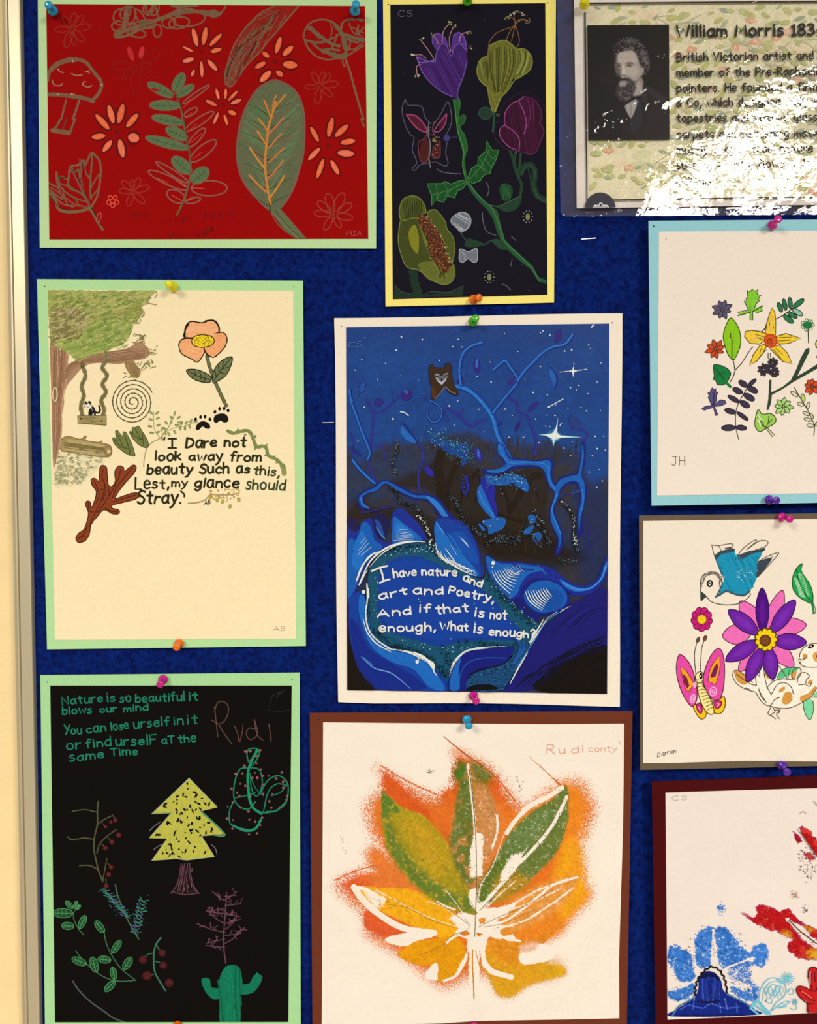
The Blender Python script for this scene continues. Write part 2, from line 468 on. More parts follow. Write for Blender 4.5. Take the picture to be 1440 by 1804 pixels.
# ------------------------------------------------------------------ one-line hand lettering
_G = """
A|7|~0,0 3.5,9 6.6,0;~1.2,3 5.4,3
B|5.2|~0,0 0,9;0,9 3,9 4.4,7.4 3.4,5.4 0,5;0,5 3.6,4.8 5,2.6 3.6,.3 0,0
C|5.6|5.4,8 3.5,9 1.2,7.5 0,4.5 1,1.2 3,0 5.5,1
D|5.8|~0,0 0,9;0,9 3.5,8.3 5.6,5.5 4.8,2 2,.2 0,0
F|4.8|~4.8,9 0,9 0,0;~0,4.7 4,4.7
G|6|5.5,8 3.5,9 1.2,7.5 0,4.5 1,1.2 3,0 5.5,1.5 5.6,4;~3,4 6,4
H|5.5|~0,0 0,9;~5.5,9 5.5,0;~0,4.8 5.5,4.8
I|4.6|~0,9 4.5,9;~2.25,9 2.25,0;~0,0 4.5,0
J|6|~1,9 6,9;4,9 4,2 2.8,0 1,0 0,1.5
L|4.8|~0,9 0,0 4.8,0
M|8|~0,0 1.2,9 4,3 6.8,9 8,0
N|5.5|~0,0 0,9 5.5,0 5.5,9
P|4.8|~0,0 0,9;0,9 3.5,8.8 4.8,6.8 3.5,4.6 0,4.3
R|5.3|~0,0 0,9;0,9 3.5,8.8 4.6,7 3.5,4.9 0,4.5;~1.5,4.5 5.3,0
S|4.9|4.8,8 3,9 .8,8 .6,6 3,4.8 4.8,3 4,.7 2,0 0,1.2
T|6|~0,9 6,9;~3,9 3,0
V|5.8|~0,9 2.8,0 5.8,9
W|9|~0,9 2,0 4.5,7 7,0 9,9
Y|5.6|~0,9 2.8,5;~5.6,9 1.8,0
a|4.8|4.4,5 3,6 1.2,5.2 .1,3 .8,.8 2.2,0 3.7,1 4.5,3.4;4.5,6 4.4,2 5,0
b|4.6|~0,9 0,0;0,3.6 1.6,5.7 3.6,5.4 4.5,3 3.4,.5 1.6,0 0,1.3
c|4.2|4.2,5 2.6,6 .8,5 0,3 .8,.8 2.4,0 4.2,1
d|4.8|4.4,5 3,6 1.2,5.2 .1,3 .8,.8 2.2,0 3.7,1 4.5,3.4;~4.5,9.2 4.6,0
e|4.6|.2,3 4.4,3.4 3.8,5.4 2.3,6 .8,5 0,3 .8,.8 2.4,0 4.4,.9
f|3.8|4,8.4 3,9 1.8,8.2 1.5,6 1.5,0;~0,5.4 3.6,5.4
g|4.8|4.4,5 3,6 1.2,5.2 .1,3 .8,.9 2.2,.3 3.7,1.2 4.5,3.4;4.5,6 4.6,0 4,-2.4 2.4,-3.1 .6,-2.3
h|4.4|~0,9 0,0;0,3.5 1.6,5.5 3.2,5.5 4.1,4 4.3,0
i|.8|~.4,6 .4,0;~.4,8.2 .4,8.6
k|4.4|~0,9 0,0;~3.8,6 0,2.6;~1.2,3.6 4.4,0
l|.8|~.4,9 .4,0
m|6.8|~0,6 0,0;0,3.8 1.4,5.6 2.8,5.4 3.3,3.6 3.3,0;3.3,3.8 4.8,5.6 6,5.3 6.6,3.6 6.7,0
n|4.3|~0,6 0,0;0,3.6 1.6,5.6 3.2,5.4 4.1,3.8 4.3,0
o|4.8|2.4,6 .7,5 0,3 .8,.8 2.4,0 4.1,.9 4.8,3 4,5.2 2.4,6
p|4.6|~0,6 0,-3.2;0,3.8 1.6,5.9 3.6,5.4 4.5,3.2 3.4,.7 1.6,.1 0,1.3
r|3.4|~0,6 0,0;0,3.2 1.4,5.4 3.4,5.6
s|3.8|3.6,5.2 2,6 .5,5 .8,3.6 3,2.8 3.7,1.4 2.6,.2 .9,0 0,.7
t|3.8|~2,8.4 2,1.2;2,1.2 2.4,.2 3.4,0;~0,5.8 3.9,5.8
u|4.4|0,6 .1,2 1,.2 2.6,.2 4,1.8 4.3,6;~4.3,6 4.5,0
v|4.4|~0,6 2.1,0 4.4,6
w|6.6|~0,6 1.6,0 3.3,5 5,0 6.6,6
y|4.6|~0,6 2.4,1;4.8,6 2.4,0 1,-2.6 -.2,-3
z|4|~0,6 4,6 0,0 4,0
1|2.6|~0,7 1.6,9 1.6,0;~0,0 2.8,0
3|4.4|.2,8.4 2.4,9 4,7.6 3.4,5.4 1.6,5;1.6,5 4,4.6 4.4,2 3,.2 .9,0 0,.9
4|5|~3.6,0 3.6,9 0,3 5,3
8|4.8|2.4,4.8 .6,6.4 1,8.4 2.5,9 4.1,8.2 4.2,6.4 2.4,4.8 .2,3 .3,.9 2.4,0 4.6,1 4.6,3 2.4,4.8
.|.8|~.4,0 .4,.4
,|1.2|~1,.8 .2,-1.8
'|.8|~.6,9.4 .2,7.4
?|4|0,7.4 .8,9 2.8,9.2 3.8,7.6 2.8,5.6 1.8,4.2 1.8,2.6;~1.8,0 1.8,.4
-|3|~0,3.4 2.8,3.4
&|5|4.6,0 1.2,6 .9,7.6 2,8.6 3,7.4 2.4,5.6 .4,3.4 0,1.4 1.4,0 3.4,.6 4.8,3.4
 |2.6|
"""
GLYPH = {}; GW = {}
for ln in _G.strip('\n').split('\n'):
    ch, wd, st = ln.split('|')[0:3]
    GW[ch] = float(wd)
    GLYPH[ch] = [(q.startswith('~'), pts(q.lstrip('~'))) for q in st.split(';') if q]
# ------------------------------------------------------------------ the setting: wall, floor, ceiling
M_WALL = simple('painted_wall', C('#f6d79a'), 0.85, var=0.03, vscale=30, bump=0.5, bscale=260, bdist=0.0006)
def box(x0, x1, y0, y1, z0, z1):
    V = [Vector(v) for v in ((x0, y0, z0), (x1, y0, z0), (x1, y1, z0), (x0, y1, z0), (x0, y0, z1), (x1, y0, z1), (x1, y1, z1), (x0, y1, z1))]
    return V, [(0, 3, 2, 1), (4, 5, 6, 7), (0, 1, 5, 4), (1, 2, 6, 5), (2, 3, 7, 6), (3, 0, 4, 7)]
wl = mesh_obj('wall_back', *box(-2.2, 3.2, 0.012, 0.13, 0, 2.7), M_WALL); wl['kind'] = 'structure'
M_FLOOR = simple('floor_vinyl', (0.30, 0.25, 0.20), 0.5, var=0.1)
fl = mesh_obj('floor', *box(-2.2, 3.2, -3.0, 0.13, -0.05, 0.0), M_FLOOR); fl['kind'] = 'structure'

# ------------------------------------------------------------------ notice board: felt panel in an aluminium frame
def felt():
    m, ns, ls, b = newmat('navy_felt')
    b.inputs['Roughness'].default_value = 0.95; b.inputs['Specular IOR Level'].default_value = 0.1
    tc = node(ns, 'ShaderNodeTexCoord')
    n = node(ns, 'ShaderNodeTexNoise'); n.inputs['Scale'].default_value = 260; n.inputs['Detail'].default_value = 6; n.inputs['Roughness'].default_value = 0.65
    ls.new(tc.outputs['Object'], n.inputs['Vector'])
    r = node(ns, 'ShaderNodeValToRGB')
    r.color_ramp.elements[0].position = 0.34; r.color_ramp.elements[0].color = (*C('#000a40'), 1)
    r.color_ramp.elements[1].position = 0.66; r.color_ramp.elements[1].color = (*C('#05246e'), 1)
    ls.new(n.outputs[0], r.inputs[0]); ls.new(r.outputs[0], b.inputs['Base Color'])
    bp = node(ns, 'ShaderNodeBump'); bp.inputs['Strength'].default_value = 0.6; bp.inputs['Distance'].default_value = 0.0006
    ls.new(n.outputs[0], bp.inputs['Height']); ls.new(bp.outputs[0], b.inputs['Normal'])
    b.inputs['Sheen Weight'].default_value = 0.04; b.inputs['Sheen Roughness'].default_value = 0.5
    b.inputs['Sheen Tint'].default_value = (0.2, 0.3, 1, 1)
    return m
M_FELT = felt()
M_ALU = simple('aluminium', C('#d6c49e'), 0.42, metal=0.55, bump=0.15, bscale=60, stretch=(40, 40, 1))
BX0 = W(58, 902).x; BX1 = BX0 + 1.60; BZ0, BZ1 = 0.93, 2.13
board = empty('notice_board', (BX0 + 0.8, 0.006, BZ0), 'large navy felt notice board in a slim aluminium frame, crowded with pinned children artworks', 'notice board')
mesh_obj('felt_panel', *box(BX0, BX1, 0.0, 0.011, BZ0, BZ1), M_FELT, board)
# frame rail profile across (x outward from the felt edge, y toward the viewer)
PROF = [(0.0, 0.004), (0.0, -0.0046), (0.0004, -0.0056), (0.0012, -0.0060), (0.0096, -0.0060), (0.0100, -0.0040), (0.0106, -0.0040), (0.0109, -0.0060), (0.0118, -0.0066), (0.0126, -0.0058),
        (0.0136, -0.0030), (0.0150, -0.0026), (0.0168, -0.0018), (0.0180, 0.0010), (0.0183, 0.0080), (0.0194, 0.0085), (0.0194, 0.0115), (0.0, 0.0115)]
PROF = [(px_ * 1.0, py_) for px_, py_ in PROF]
def rail(name, p0, p1, out):
    """sweep the profile between the two inner corners with mitred ends"""
    p0, p1, out = Vector(p0), Vector(p1), Vector(out); d = (p1 - p0).normalized()
    V = []
    for e, sgn in ((p0, -1), (p1, 1)):
        for x, y in PROF: V.append(e + out * x + d * (sgn * x) + Vector((0, y, 0)))
    n = len(PROF)
    F = [(i, (i + 1) % n, n + (i + 1) % n, n + i) for i in range(n)]
    F += [tuple(reversed(range(n))), tuple(range(n, 2 * n))]
    return mesh_obj(name, V, F, M_ALU, board)
rail('frame_rail', (BX0, 0, BZ0), (BX0, 0, BZ1), (-1, 0, 0))
rail('frame_rail', (BX1, 0, BZ1), (BX1, 0, BZ0), (1, 0, 0))
rail('frame_rail', (BX0, 0, BZ1), (BX1, 0, BZ1), (0, 0, 1))
rail('frame_rail', (BX1, 0, BZ0), (BX0, 0, BZ0), (0, 0, -1))

# staples left in the felt
M_STEEL = simple('bright_steel', (0.75, 0.75, 0.80), 0.25, metal=1.0)
def staple(x0, y0, x1, y1, label):
    a, b = W(x0, y0, 0.0007), W(x1, y1, 0.0007)
    d = (b - a).normalized(); r = 0.0003; V = []; F = []
    def bar(p, q, u, v):
        o = len(V)
        for e in (p, q):
            for i, j in ((-1, -1), (1, -1), (1, 1), (-1, 1)): V.append(e + u * i * r + v * j * r)
        F.extend([(o, o + 1, o + 5, o + 4), (o + 1, o + 2, o + 6, o + 5), (o + 2, o + 3, o + 7, o + 6), (o + 3, o, o + 4, o + 7), (o + 3, o + 2, o + 1, o), (o + 4, o + 5, o + 6, o + 7)])
    up = Vector((0, 0, 1)); yy = Vector((0, 1, 0))
    bar(a, b, up, yy); bar(a, a + Vector((0, 0.004, 0)), d, up); bar(b, b + Vector((0, 0.004, 0)), d, up)
    o = mesh_obj('staple', V, F, M_STEEL, loc=a); o['label'] = label; o['category'] = 'staple'
staple(1025, 421.5, 1050, 419.5, 'loose steel staple in the bare felt below the laminated sheet')
staple(569, 744.5, 588, 744, 'steel staple in the felt just left of the night painting')

# ------------------------------------------------------------------ push pins
PINP = [(0.0, 0.0), (3.0, 0.05), (3.9, 0.5), (4.15, 1.1), (3.9, 1.8), (3.2, 2.5), (2.4, 3.2), (1.95, 4.2), (1.75, 6.0), (1.85, 7.6), (2.3, 8.8), (2.95, 9.7), (3.25, 10.6), (3.2, 11.4), (2.8, 12.0), (1.6, 12.35), (0.0, 12.4)]
def plastic(name, hexc):
    m, ns, ls, b = newmat(name)
    c = C(hexc)
    b.inputs['Base Color'].default_value = (*c, 1); b.inputs['Roughness'].default_value = 0.16
    b.inputs['Specular IOR Level'].default_value = 0.6
    b.inputs['Subsurface Weight'].default_value = 0.25; b.inputs['Subsurface Radius'].default_value = (1, 1, 1)
    b.inputs['Subsurface Scale'].default_value = 0.002
    b.inputs['Transmission Weight'].default_value = 0.12
    return m
PC = {'blue': plastic('blue_plastic', '#12a0c8'), 'green': plastic('green_plastic', '#50b81c'), 'yellow': plastic('yellow_plastic', '#f2e010'),
      'orange': plastic('orange_plastic', '#f47418'), 'pink': plastic('pink_plastic', '#d41488'), 'purple': plastic('purple_plastic', '#5a1ea0')}
def pin(colr, bx, by, hx, hy, gap, label, art=None):
    """bx,by: where the flange meets the sheet, hx,hy: where the head shows"""
    B = W(bx, by, gap + 0.0016)
    H = W(hx, hy, gap + 0.0016 + 0.0105)
    ax = (H - B).normalized()
    q = Vector((0, 0, 1)).rotation_difference(ax)
    root = empty('push_pin', B, label, 'push pin')
    V = []; F = []; N = 24; K = len(PINP)
    for r, h in PINP:
        for i in range(N):
            t = 2 * math.pi * i / N
            V.append(B + q @ Vector((r * .001 * math.cos(t), r * .001 * math.sin(t), h * .001)))
    for k in range(K - 1):
        for i in range(N):
            j = (i + 1) % N; F.append((k * N + i, k * N + j, (k + 1) * N + j, (k + 1) * N + i))
    o = mesh_obj('plastic_handle', V, F, PC[colr], root, smooth=True)
    V = []; F = []
    for r, h in ((0.5, 0.3), (0.5, -3.0), (0.05, -5.5)):
        for i in range(8):
            t = 2 * math.pi * i / 8; V.append(B + q @ Vector((r * .001 * math.cos(t), r * .001 * math.sin(t), h * .001)))
    for k in range(2):
        for i in range(8):
            j = (i + 1) % 8; F.append((k * 8 + i, (k + 1) * 8 + i, (k + 1) * 8 + j, k * 8 + j))
    mesh_obj('steel_needle', V, F, M_STEEL, root)
M_HOLE = simple('hole_dark', (0.01, 0.01, 0.012), 0.9)
def holes(art, lst, on_sheet=()):
    for x, y, r in lst:
        h = 0.00074 if (x, y, r) not in on_sheet else 0.00115
        V = [art.w(x + r * math.cos(i * math.pi / 4), y + r * 0.85 * math.sin(i * math.pi / 4), h) for i in range(8)]
        mesh_obj('pin_hole', V, [tuple(range(8))[::-1]], M_HOLE, art.root)

# ================================================================== red sheet
A1 = Art('mounted_drawing', 'crimson sheet with orange daisies and pencilled leaves on a pale green mount', 'artwork',
         [(66.5, -14), (664, -12), (663, 437.5), (70, 436)], [(81.5, 7), (643, 10.5), (649, 420.5), (87, 421.5)],
         paper('mint_card', '#bfdc9c'), paper('crimson_paper', '#9a0404'), '#9a0404', 0.0024, c=-0.002)
R = crop(60, 0, 2.3226); R1 = crop(80, 0, 4.9655); R2 = crop(370, 0, 4.9655); R3 = crop(80, 210, 4.9655); R4 = crop(370, 210, 4.9655)
BR, SG, GR, OR, PK, DK = '#7c5a40', '#6f6a48', '#557048', '#e8683a', '#f07048', '#5c0508'
def loop(m, cx, cy, rx, ry, ang, w, colr, cov=None, n=12, a0=0, a1=360):
    ca, sa = math.cos(math.radians(ang)), math.sin(math.radians(ang)); P = []
    full = a1 - a0 >= 360
    for i in range(n if full else n + 1):
        t = math.radians(a0 + (a1 - a0) * i / n); x, y = rx * math.cos(t), ry * math.sin(t)
        P.append((cx + x * ca - y * sa, cy + x * sa + y * ca))
    m.s(P, w, colr, cov, closed=full)
# faint background flowers
def faint(cx, cy, spec, w, colr, cov, name='faint_flower', wd=0.42, T=R):
    m = Motif(A1, name, T, cov=cov)
    for a, r0, r1 in spec:
        a = math.radians(a); m.petal(cx + r0 * math.cos(a), cy - r0 * math.sin(a), cx + r1 * math.cos(a), cy - r1 * math.sin(a), (r1 - r0) * wd, None, colr, w)
    for k in range(5): m.d(cx + random.uniform(-8, 8), cy + random.uniform(-8, 8), 1.2, colr)
    m.done()
faint(155, 120, [(80, 8, 68), (50, 12, 72), (10, 12, 78), (-45, 8, 70), (-80, 10, 65), (-110, 10, 78), (180, 12, 70), (125, 12, 66)], 1.8, '#962a20', .62)
faint(420, 272, [(35, 30, 115), (10, 10, 60), (-30, 20, 90), (-92, 18, 108), (-140, 20, 80), (178, 25, 98)], 1.5, '#8a1610', .6)
faint(1170, 352, [(75, 10, 60), (50, 14, 66), (8, 14, 76), (-40, 14, 66), (-100, 12, 75), (185, 14, 60), (118, 12, 64)], 1.8, '#9a3020', .66)
faint(405, 785, [(95, 8, 50), (65, 10, 64), (18, 10, 70), (-45, 8, 66), (-110, 8, 62), (175, 8, 58), (135, 10, 64)], 2.0, '#9e2c22', .66)
faint(1225, 878, [(105, 10, 90), (65, 12, 98), (30, 20, 88), (-10, 15, 80), (-60, 12, 62), (-120, 12, 72), (175, 12, 78), (140, 14, 84)], 1.9, '#9c3a2a', .68)
m = Motif(A1, 'red_petals', R, cov=.8)
m.petal(406, 250, 385, 190, 24, '#c4262a', '#8a0c0c', 1.2); m.petal(434, 240, 446, 188, 24, '#cc2c30', '#8a0c0c', 1.2); m.done()
m = Motif(A1, 'small_pink_blossom', R)
for k in range(5): loop(m, 322 + 17 * math.cos(k * 1.257 + .3), 823 + 17 * math.sin(k * 1.257 + .3), 9, 9, 0, 1.6, '#e0503e', n=8)
m.done()
# orange daisies
def daisy(cx, cy, L, seed):
    random.seed(seed)
    m = Motif(A1, 'orange_daisy', R)
    for x1, y1, x2, y2, w in L: m.petal(x1 - (x2 - x1) * .12, y1 - (y2 - y1) * .12, x1 + (x2 - x1) * 1.1, y1 + (y2 - y1) * 1.1, w * 2.1, '#66050a', None, cov=.85, sharp=.3)
    for x1, y1, x2, y2, w in L:
        m.petal(x1, y1, x2, y2, w * 1.15, random.choice([OR, PK, '#e4603a', '#e87050']), None, cov=.93, sharp=.1)
        m.s([(x1 + (x2 - x1) * .2, y1 + (y2 - y1) * .2), (x1 + (x2 - x1) * .8, y1 + (y2 - y1) * .8)], .6, '#f4a070', .6)
    for k in range(6): m.d(cx + random.uniform(-7, 7), cy + random.uniform(-7, 7), 1.0, '#4c0608', .8)
    loop(m, cx, cy, 9, 9, 0, 1.2, '#6a0a0a', .8)
    m.done()
daisy(685, 212, [(668, 190, 650, 115, 18), (692, 185, 705, 110, 18), (718, 188, 768, 138, 16), (722, 212, 768, 200, 16), (710, 245, 750, 290, 16), (684, 250, 688, 318, 13), (656, 285, 645, 312, 11), (655, 240, 608, 252, 16), (652, 212, 608, 190, 9)], 1)
daisy(985, 252, [(990, 218, 1010, 150, 18), (1018, 228, 1060, 188, 20), (1018, 262, 1078, 268, 26), (992, 290, 1018, 312, 18), (970, 290, 925, 335, 22), (948, 255, 905, 278, 18), (962, 235, 935, 212, 16)], 2)
daisy(772, 430, [(757, 408, 745, 362, 11), (783, 405, 785, 362, 11), (795, 412, 835, 370, 11), (805, 425, 848, 408, 14), (795, 455, 828, 468, 16), (778, 468, 792, 512, 11), (755, 460, 735, 508, 11), (748, 432, 702, 410, 14)], 3)
daisy(340, 540, [(325, 505, 305, 430, 20), (345, 505, 365, 425, 22), (378, 520, 425, 465, 20), (385, 558, 430, 570, 32), (350, 570, 365, 645, 22), (318, 575, 282, 620, 19), (292, 555, 236, 562, 20), (308, 530, 252, 468, 20)], 4)
daisy(1205, 595, [(1205, 560, 1222, 480, 20), (1232, 560, 1285, 510, 20), (1255, 585, 1315, 575, 20), (1242, 625, 1310, 630, 23), (1215, 655, 1248, 715, 17), (1185, 650, 1158, 730, 17), (1170, 605, 1122, 655, 17), (1165, 580, 1132, 518, 16)], 5)
# toadstool
m = Motif(A1, 'toadstool', R1, cov=.86); m.k = 1.15
m.s("20,700 30,640 60,590 110,550 170,530 240,520 310,525 360,550 400,600 440,650 480,700 492,750 470,810 430,860 400,880", 5.2, BR)
m.s("50,610 110,560 200,525 260,522", 7, BR); m.s("25,825 120,828 200,838 290,850 350,862 420,885", 6, BR)
m.s("180,880 160,960 140,1040", 2.8, BR); m.s("295,880 270,960 240,1040", 3.6, BR)
m.T = R3; m.s("130,0 100,60 60,100 130,105 210,115 235,60 260,0", 3.2, BR); m.s("60,98 130,108 205,118", 7, BR); m.s("185,0 160,60 140,100", 2, '#6c3a2a')
m.T = R1
for s in ("110,605 125,625 155,635", "230,645 270,660 320,655", "345,630 370,625 385,640", "60,700 70,735 100,750 140,745 150,730", "325,740 350,755 380,762 405,748", "225,830 240,820 260,832", "235,525 238,545", "325,745 330,725 350,712"): m.s(s, 1.7, '#a07858', .9)
for x, y in ((110, 605), (238, 532), (490, 742), (110, 826), (228, 822), (372, 626)): m.d(x, y, 1.3, '#c8a878')
for k in range(26): m.d(random.uniform(90, 430), random.uniform(570, 800), .7, '#7c2a1c', .7)
m.done()
# top scribble
m = Motif(A1, 'scribbled_plant', R1, cov=.84); m.k = 1.35
for a in ((660, 150, 65, 70, 0), (740, 130, 50, 75, 10), (830, 150, 75, 30, 60), (900, 80, 45, 50, 0), (1080, 200, 60, 45, 0), (1170, 200, 90, 50, -10), (980, 270, 35, 55, 0), (800, 290, 80, 35, 10), (700, 270, 110, 40, -25), (1260, 170, 140, 60, -8), (640, 230, 60, 45, 0), (850, 215, 120, 35, -12), (960, 80, 30, 60, 20), (700, 110, 40, 60, 30)):
    loop(m, *a, 2.0, BR, n=14)
m.s("620,300 760,250 900,200 1050,150 1200,110 1340,100 1430,110", 4.5, '#76583c'); m.s("640,280 800,230 950,180 1100,120 1200,60 1240,44", 3.5, BR)
m.s("620,310 680,320 760,290 850,250 930,240", 3.5, BR); m.s("880,40 880,90 900,110 930,70 950,45", 2.4, BR); m.s("720,60 700,150 680,240", 4, BR); m.s("960,45 975,100 990,150", 2, BR)
m.s("1110,46 1180,60 1250,50 1330,44", 4, BR); m.s("1130,120 1250,80 1380,120 1430,135", 3, BR)
for k in range(14): m.s([(840 + random.uniform(-25, 25), 200 + random.uniform(-22, 22)), (880 + random.uniform(-30, 40), 215 + random.uniform(-30, 30))], 1.2, '#67583a')
m.T = R2; m.s("0,95 40,90 80,110 110,100 130,70 140,46", 2, BR); m.s("0,130 50,140 100,110", 4.5, BR); m.s("0,108 50,112", 5, BR)
m.done()
# feather
m = Motif(A1, 'sketched_feather', R2, cov=.84)
Le = smooth_line(pts("140,740 132,650 160,540 210,400 270,300 350,200 450,110 520,75 560,48"), False, 6)
Ri = smooth_line(pts("200,750 250,670 330,560 440,450 500,370 590,270 640,210 720,120 780,48"), False, 6)
m.p(Le + Ri[::-1], '#7a3826', .42)
m.s("140,740 132,650 160,540 210,400 270,300 350,200 450,110 520,75 560,48", 2.6, BR); m.s("200,750 250,670 330,560 440,450 500,370 590,270 640,210 720,120 780,48", 2.8, BR)
m.s("135,720 165,755 205,745", 3, BR)
for k in range(95):
    a, b = sorted((random.random(), random.random())); b = min(1, a + .12 + (b - a) * .4)
    u, v = random.random(), random.random()
    P = []
    for j in range(4):
        t = a + (b - a) * j / 3; i1 = min(len(Le) - 1, int(t * (len(Le) - 1))); i2 = min(len(Ri) - 1, int(t * (len(Ri) - 1))); q = u + (v - u) * .45 * j / 3
        P.append((Le[i1][0] * (1 - q) + Ri[i2][0] * q + random.uniform(-5, 5), Le[i1][1] * (1 - q) + Ri[i2][1] * q))
    m.s(P, random.uniform(.8, 1.9), random.choice([BR, '#6a6040', '#6a6040', '#80503c', '#80503c', '#8c3020', '#3c180c']))
m.done()
# two-lobed leaf top right
m = Motif(A1, 'two_lobed_leaf', R2, cov=.86)
m.s("820,330 830,270 880,200 960,172 1040,180 1110,220 1160,290 1180,380 1180,500 1110,510 1020,520 930,490 860,420 820,330", 3, BR)
for s, w in (("880,240 960,310 1060,380 1130,400", 5.5), ("830,350 920,370 1000,365 1080,330", 4), ("900,380 960,430 1020,460 1100,470", 4), ("1000,440 1100,490 1170,480", 7), ("1050,190 1070,270 1050,330", 2), ("1110,300 1090,380 1060,430", 3), ("850,240 900,270 960,330", 5), ("990,460 1030,430 1130,440", 4), ("1090,220 1150,300 1175,420", 5), ("1140,290 1100,330", 2)):
    m.s(s, w, '#705c40')
m.s("1150,250 1160,200 1200,175 1280,170 1345,178", 4, BR); m.s("1345,400 1280,440 1200,490", 3, BR); m.s("1180,300 1260,330 1345,350", 6, '#705c40'); m.s("1215,200 1260,290 1330,310", 2.4, BR); m.s("1300,220 1290,300 1345,240", 3, BR)
m.s("1190,420 1260,430 1345,370", 2.5, BR); m.s("1200,340 1290,370 1340,330", 4, '#705c40'); m.s("1250,240 1345,290", 2.4, BR); m.s("1165,300 1190,400 1185,500", 6, '#6c6040'); m.s("1200,300 1230,360 1210,440", 3, BR)
m.s("1160,510 1165,560 1180,585 1185,540", 2.4, BR); m.s("1190,520 1230,640 1270,790 1330,1000 1345,1042", 3.6, BR)
m.T = R4; m.s("1325,0 1335,30 1348,58", 3, BR); m.done()
# twig with leaves
m = Motif(A1, 'leafy_twig', R, cov=.86)
for x1, y1, x2, y2, w in ((608, 425, 718, 348, 16), (615, 475, 668, 443, 24), (620, 535, 735, 458, 30), (632, 600, 700, 525, 30), (640, 660, 745, 575, 44), (645, 770, 790, 770, 62), (632, 748, 498, 662, 22), (630, 775, 468, 700, 36), (618, 822, 545, 785, 48), (622, 828, 682, 812, 22)):
    m.petal(x1, y1, x2, y2, w, None, '#8e5444', 2.6)
for x1, y1, x2, y2, w in ((572, 375, 612, 300, 44), (570, 395, 465, 340, 40), (582, 395, 655, 348, 34), (600, 432, 472, 430, 42), (615, 505, 482, 478, 40), (628, 568, 540, 525, 46), (632, 608, 456, 562, 40), (642, 708, 566, 645, 54), (646, 745, 712, 690, 58)):
    m.petal(x1, y1, x2, y2, w, '#5c7048', '#7c5a40', 1.8, cov=.86)
    m.s([(x1, y1), ((x1 + x2) / 2, (y1 + y2) / 2 + 2), (x1 + (x2 - x1) * .9, y1 + (y2 - y1) * .9)], .8, '#33401f')
    for q in (.3, .5, .7):
        X, Y = x1 + (x2 - x1) * q, y1 + (y2 - y1) * q; L = math.hypot(x2 - x1, y2 - y1); nx, ny = -(y2 - y1) / L, (x2 - x1) / L
        for sg in (-1, 1): m.s([(X, Y), (X + nx * sg * w * .28 + (x2 - x1) / L * 9, Y + ny * sg * w * .28 + (y2 - y1) / L * 9)], .6, '#384824')
m.petal(478, 362, 512, 372, 14, '#9a1410', '#7c5a40', 1)
m.s("574,368 600,440 622,560 640,650 636,740 612,820 585,878", 3.2, '#6a5c3c'); m.s("578,375 606,450 628,570 645,660", 1, '#3a3018')
for a in ((612, 440, 645, 405), (615, 485, 645, 460), (630, 540, 665, 505), (640, 585, 685, 548), (650, 650, 690, 622), (640, 768, 698, 772), (580, 738, 622, 766), (502, 728, 545, 748), (566, 800, 605, 822), (625, 822, 655, 812)):
    m.s([(a[0], a[1]), (a[2], a[3])], 2.6, '#f0564a' if a[1] < 700 else '#f07458', .9, taper=1)
m.done()
# big leaf
m = Motif(A1, 'large_green_leaf', R, cov=.86)
BL = "965,860 900,800 850,730 830,640 837,540 862,450 910,370 965,332 1000,330 1060,362 1095,420 1108,500 1104,620 1088,690 1058,780 1010,850"
m.f(BL, '#626646', .86)
random.seed(5)
for k in range(150):
    t = random.uniform(.1, 1); y = 345 + t * 470; mid = 985 - 28 * t
    s = random.choice((-1, 1)); wd = 125 * math.sin(math.pi * min(.97, max(.06, (t * .93 + .1)))) ** .6
    a = random.uniform(0, .3); b = random.uniform(.75, .97)
    LP = [(mid + s * wd * a, y + 20 - 20 * a), (mid + s * wd * (a + b) / 2, y - 15), (mid + s * wd * b, y - 55 * b)]
    if not inside(*LP[2], pts(BL)): continue
    m.s(LP, random.uniform(1.6, 3.2), random.choice(['#55784e', '#5e7a4e', '#55744a', '#6e6848', '#7c5c4c', '#617850', '#6a7a54']), .82)
m.s(BL, 2.6, '#84584a', .85, closed=True)
for y in range(450, 830, 62):
    for s in (-1, 1): m.s([(958, y + 20), (958 + s * 45, y - 8), (958 + s * 95, y - 30)], 1.6, '#3a4428', .75, taper=2)
m.p("960,852 1005,848 1060,915 1112,975 1078,978 1020,935 985,885", '#626c46', .9)
m.s("962,855 1005,925 1078,978", 2, BR); m.s("1002,850 1060,915 1112,976", 2, BR); m.s("985,860 1040,925 1095,976", 1.2, '#3c4428'); m.s("975,870 1030,925 1085,975", 1, '#8a7a58')
m.T = R4
OG = '#cc7e34'
m.s("575,-150 545,-40 515,60 498,200 485,330 485,450 500,570 515,660 530,740", 4.2, OG, .95)
for s in ("415,105 455,165 500,235", "348,250 410,340 480,430", "345,490 420,570 500,640", "628,128 570,185 515,252", "650,250 580,315 518,375", "640,360 590,430 510,520", "650,495 600,580 525,690", "430,0 470,50 510,112", "645,-15 590,50 520,125"): m.s(s, 3.2, random.choice([OG, '#c87040', '#d08a34']), .93)
m.T = R2; m.s("475,880 500,940 530,1020", 3.2, OG, .95); m.s("662,828 610,890 545,965", 3.2, OG, .95); m.s("585,830 560,880 550,940", 3, '#b87a3a', .9)
m.T = R; m.s("963,830 968,855 966,872", 1.2, '#3a2412'); m.done()
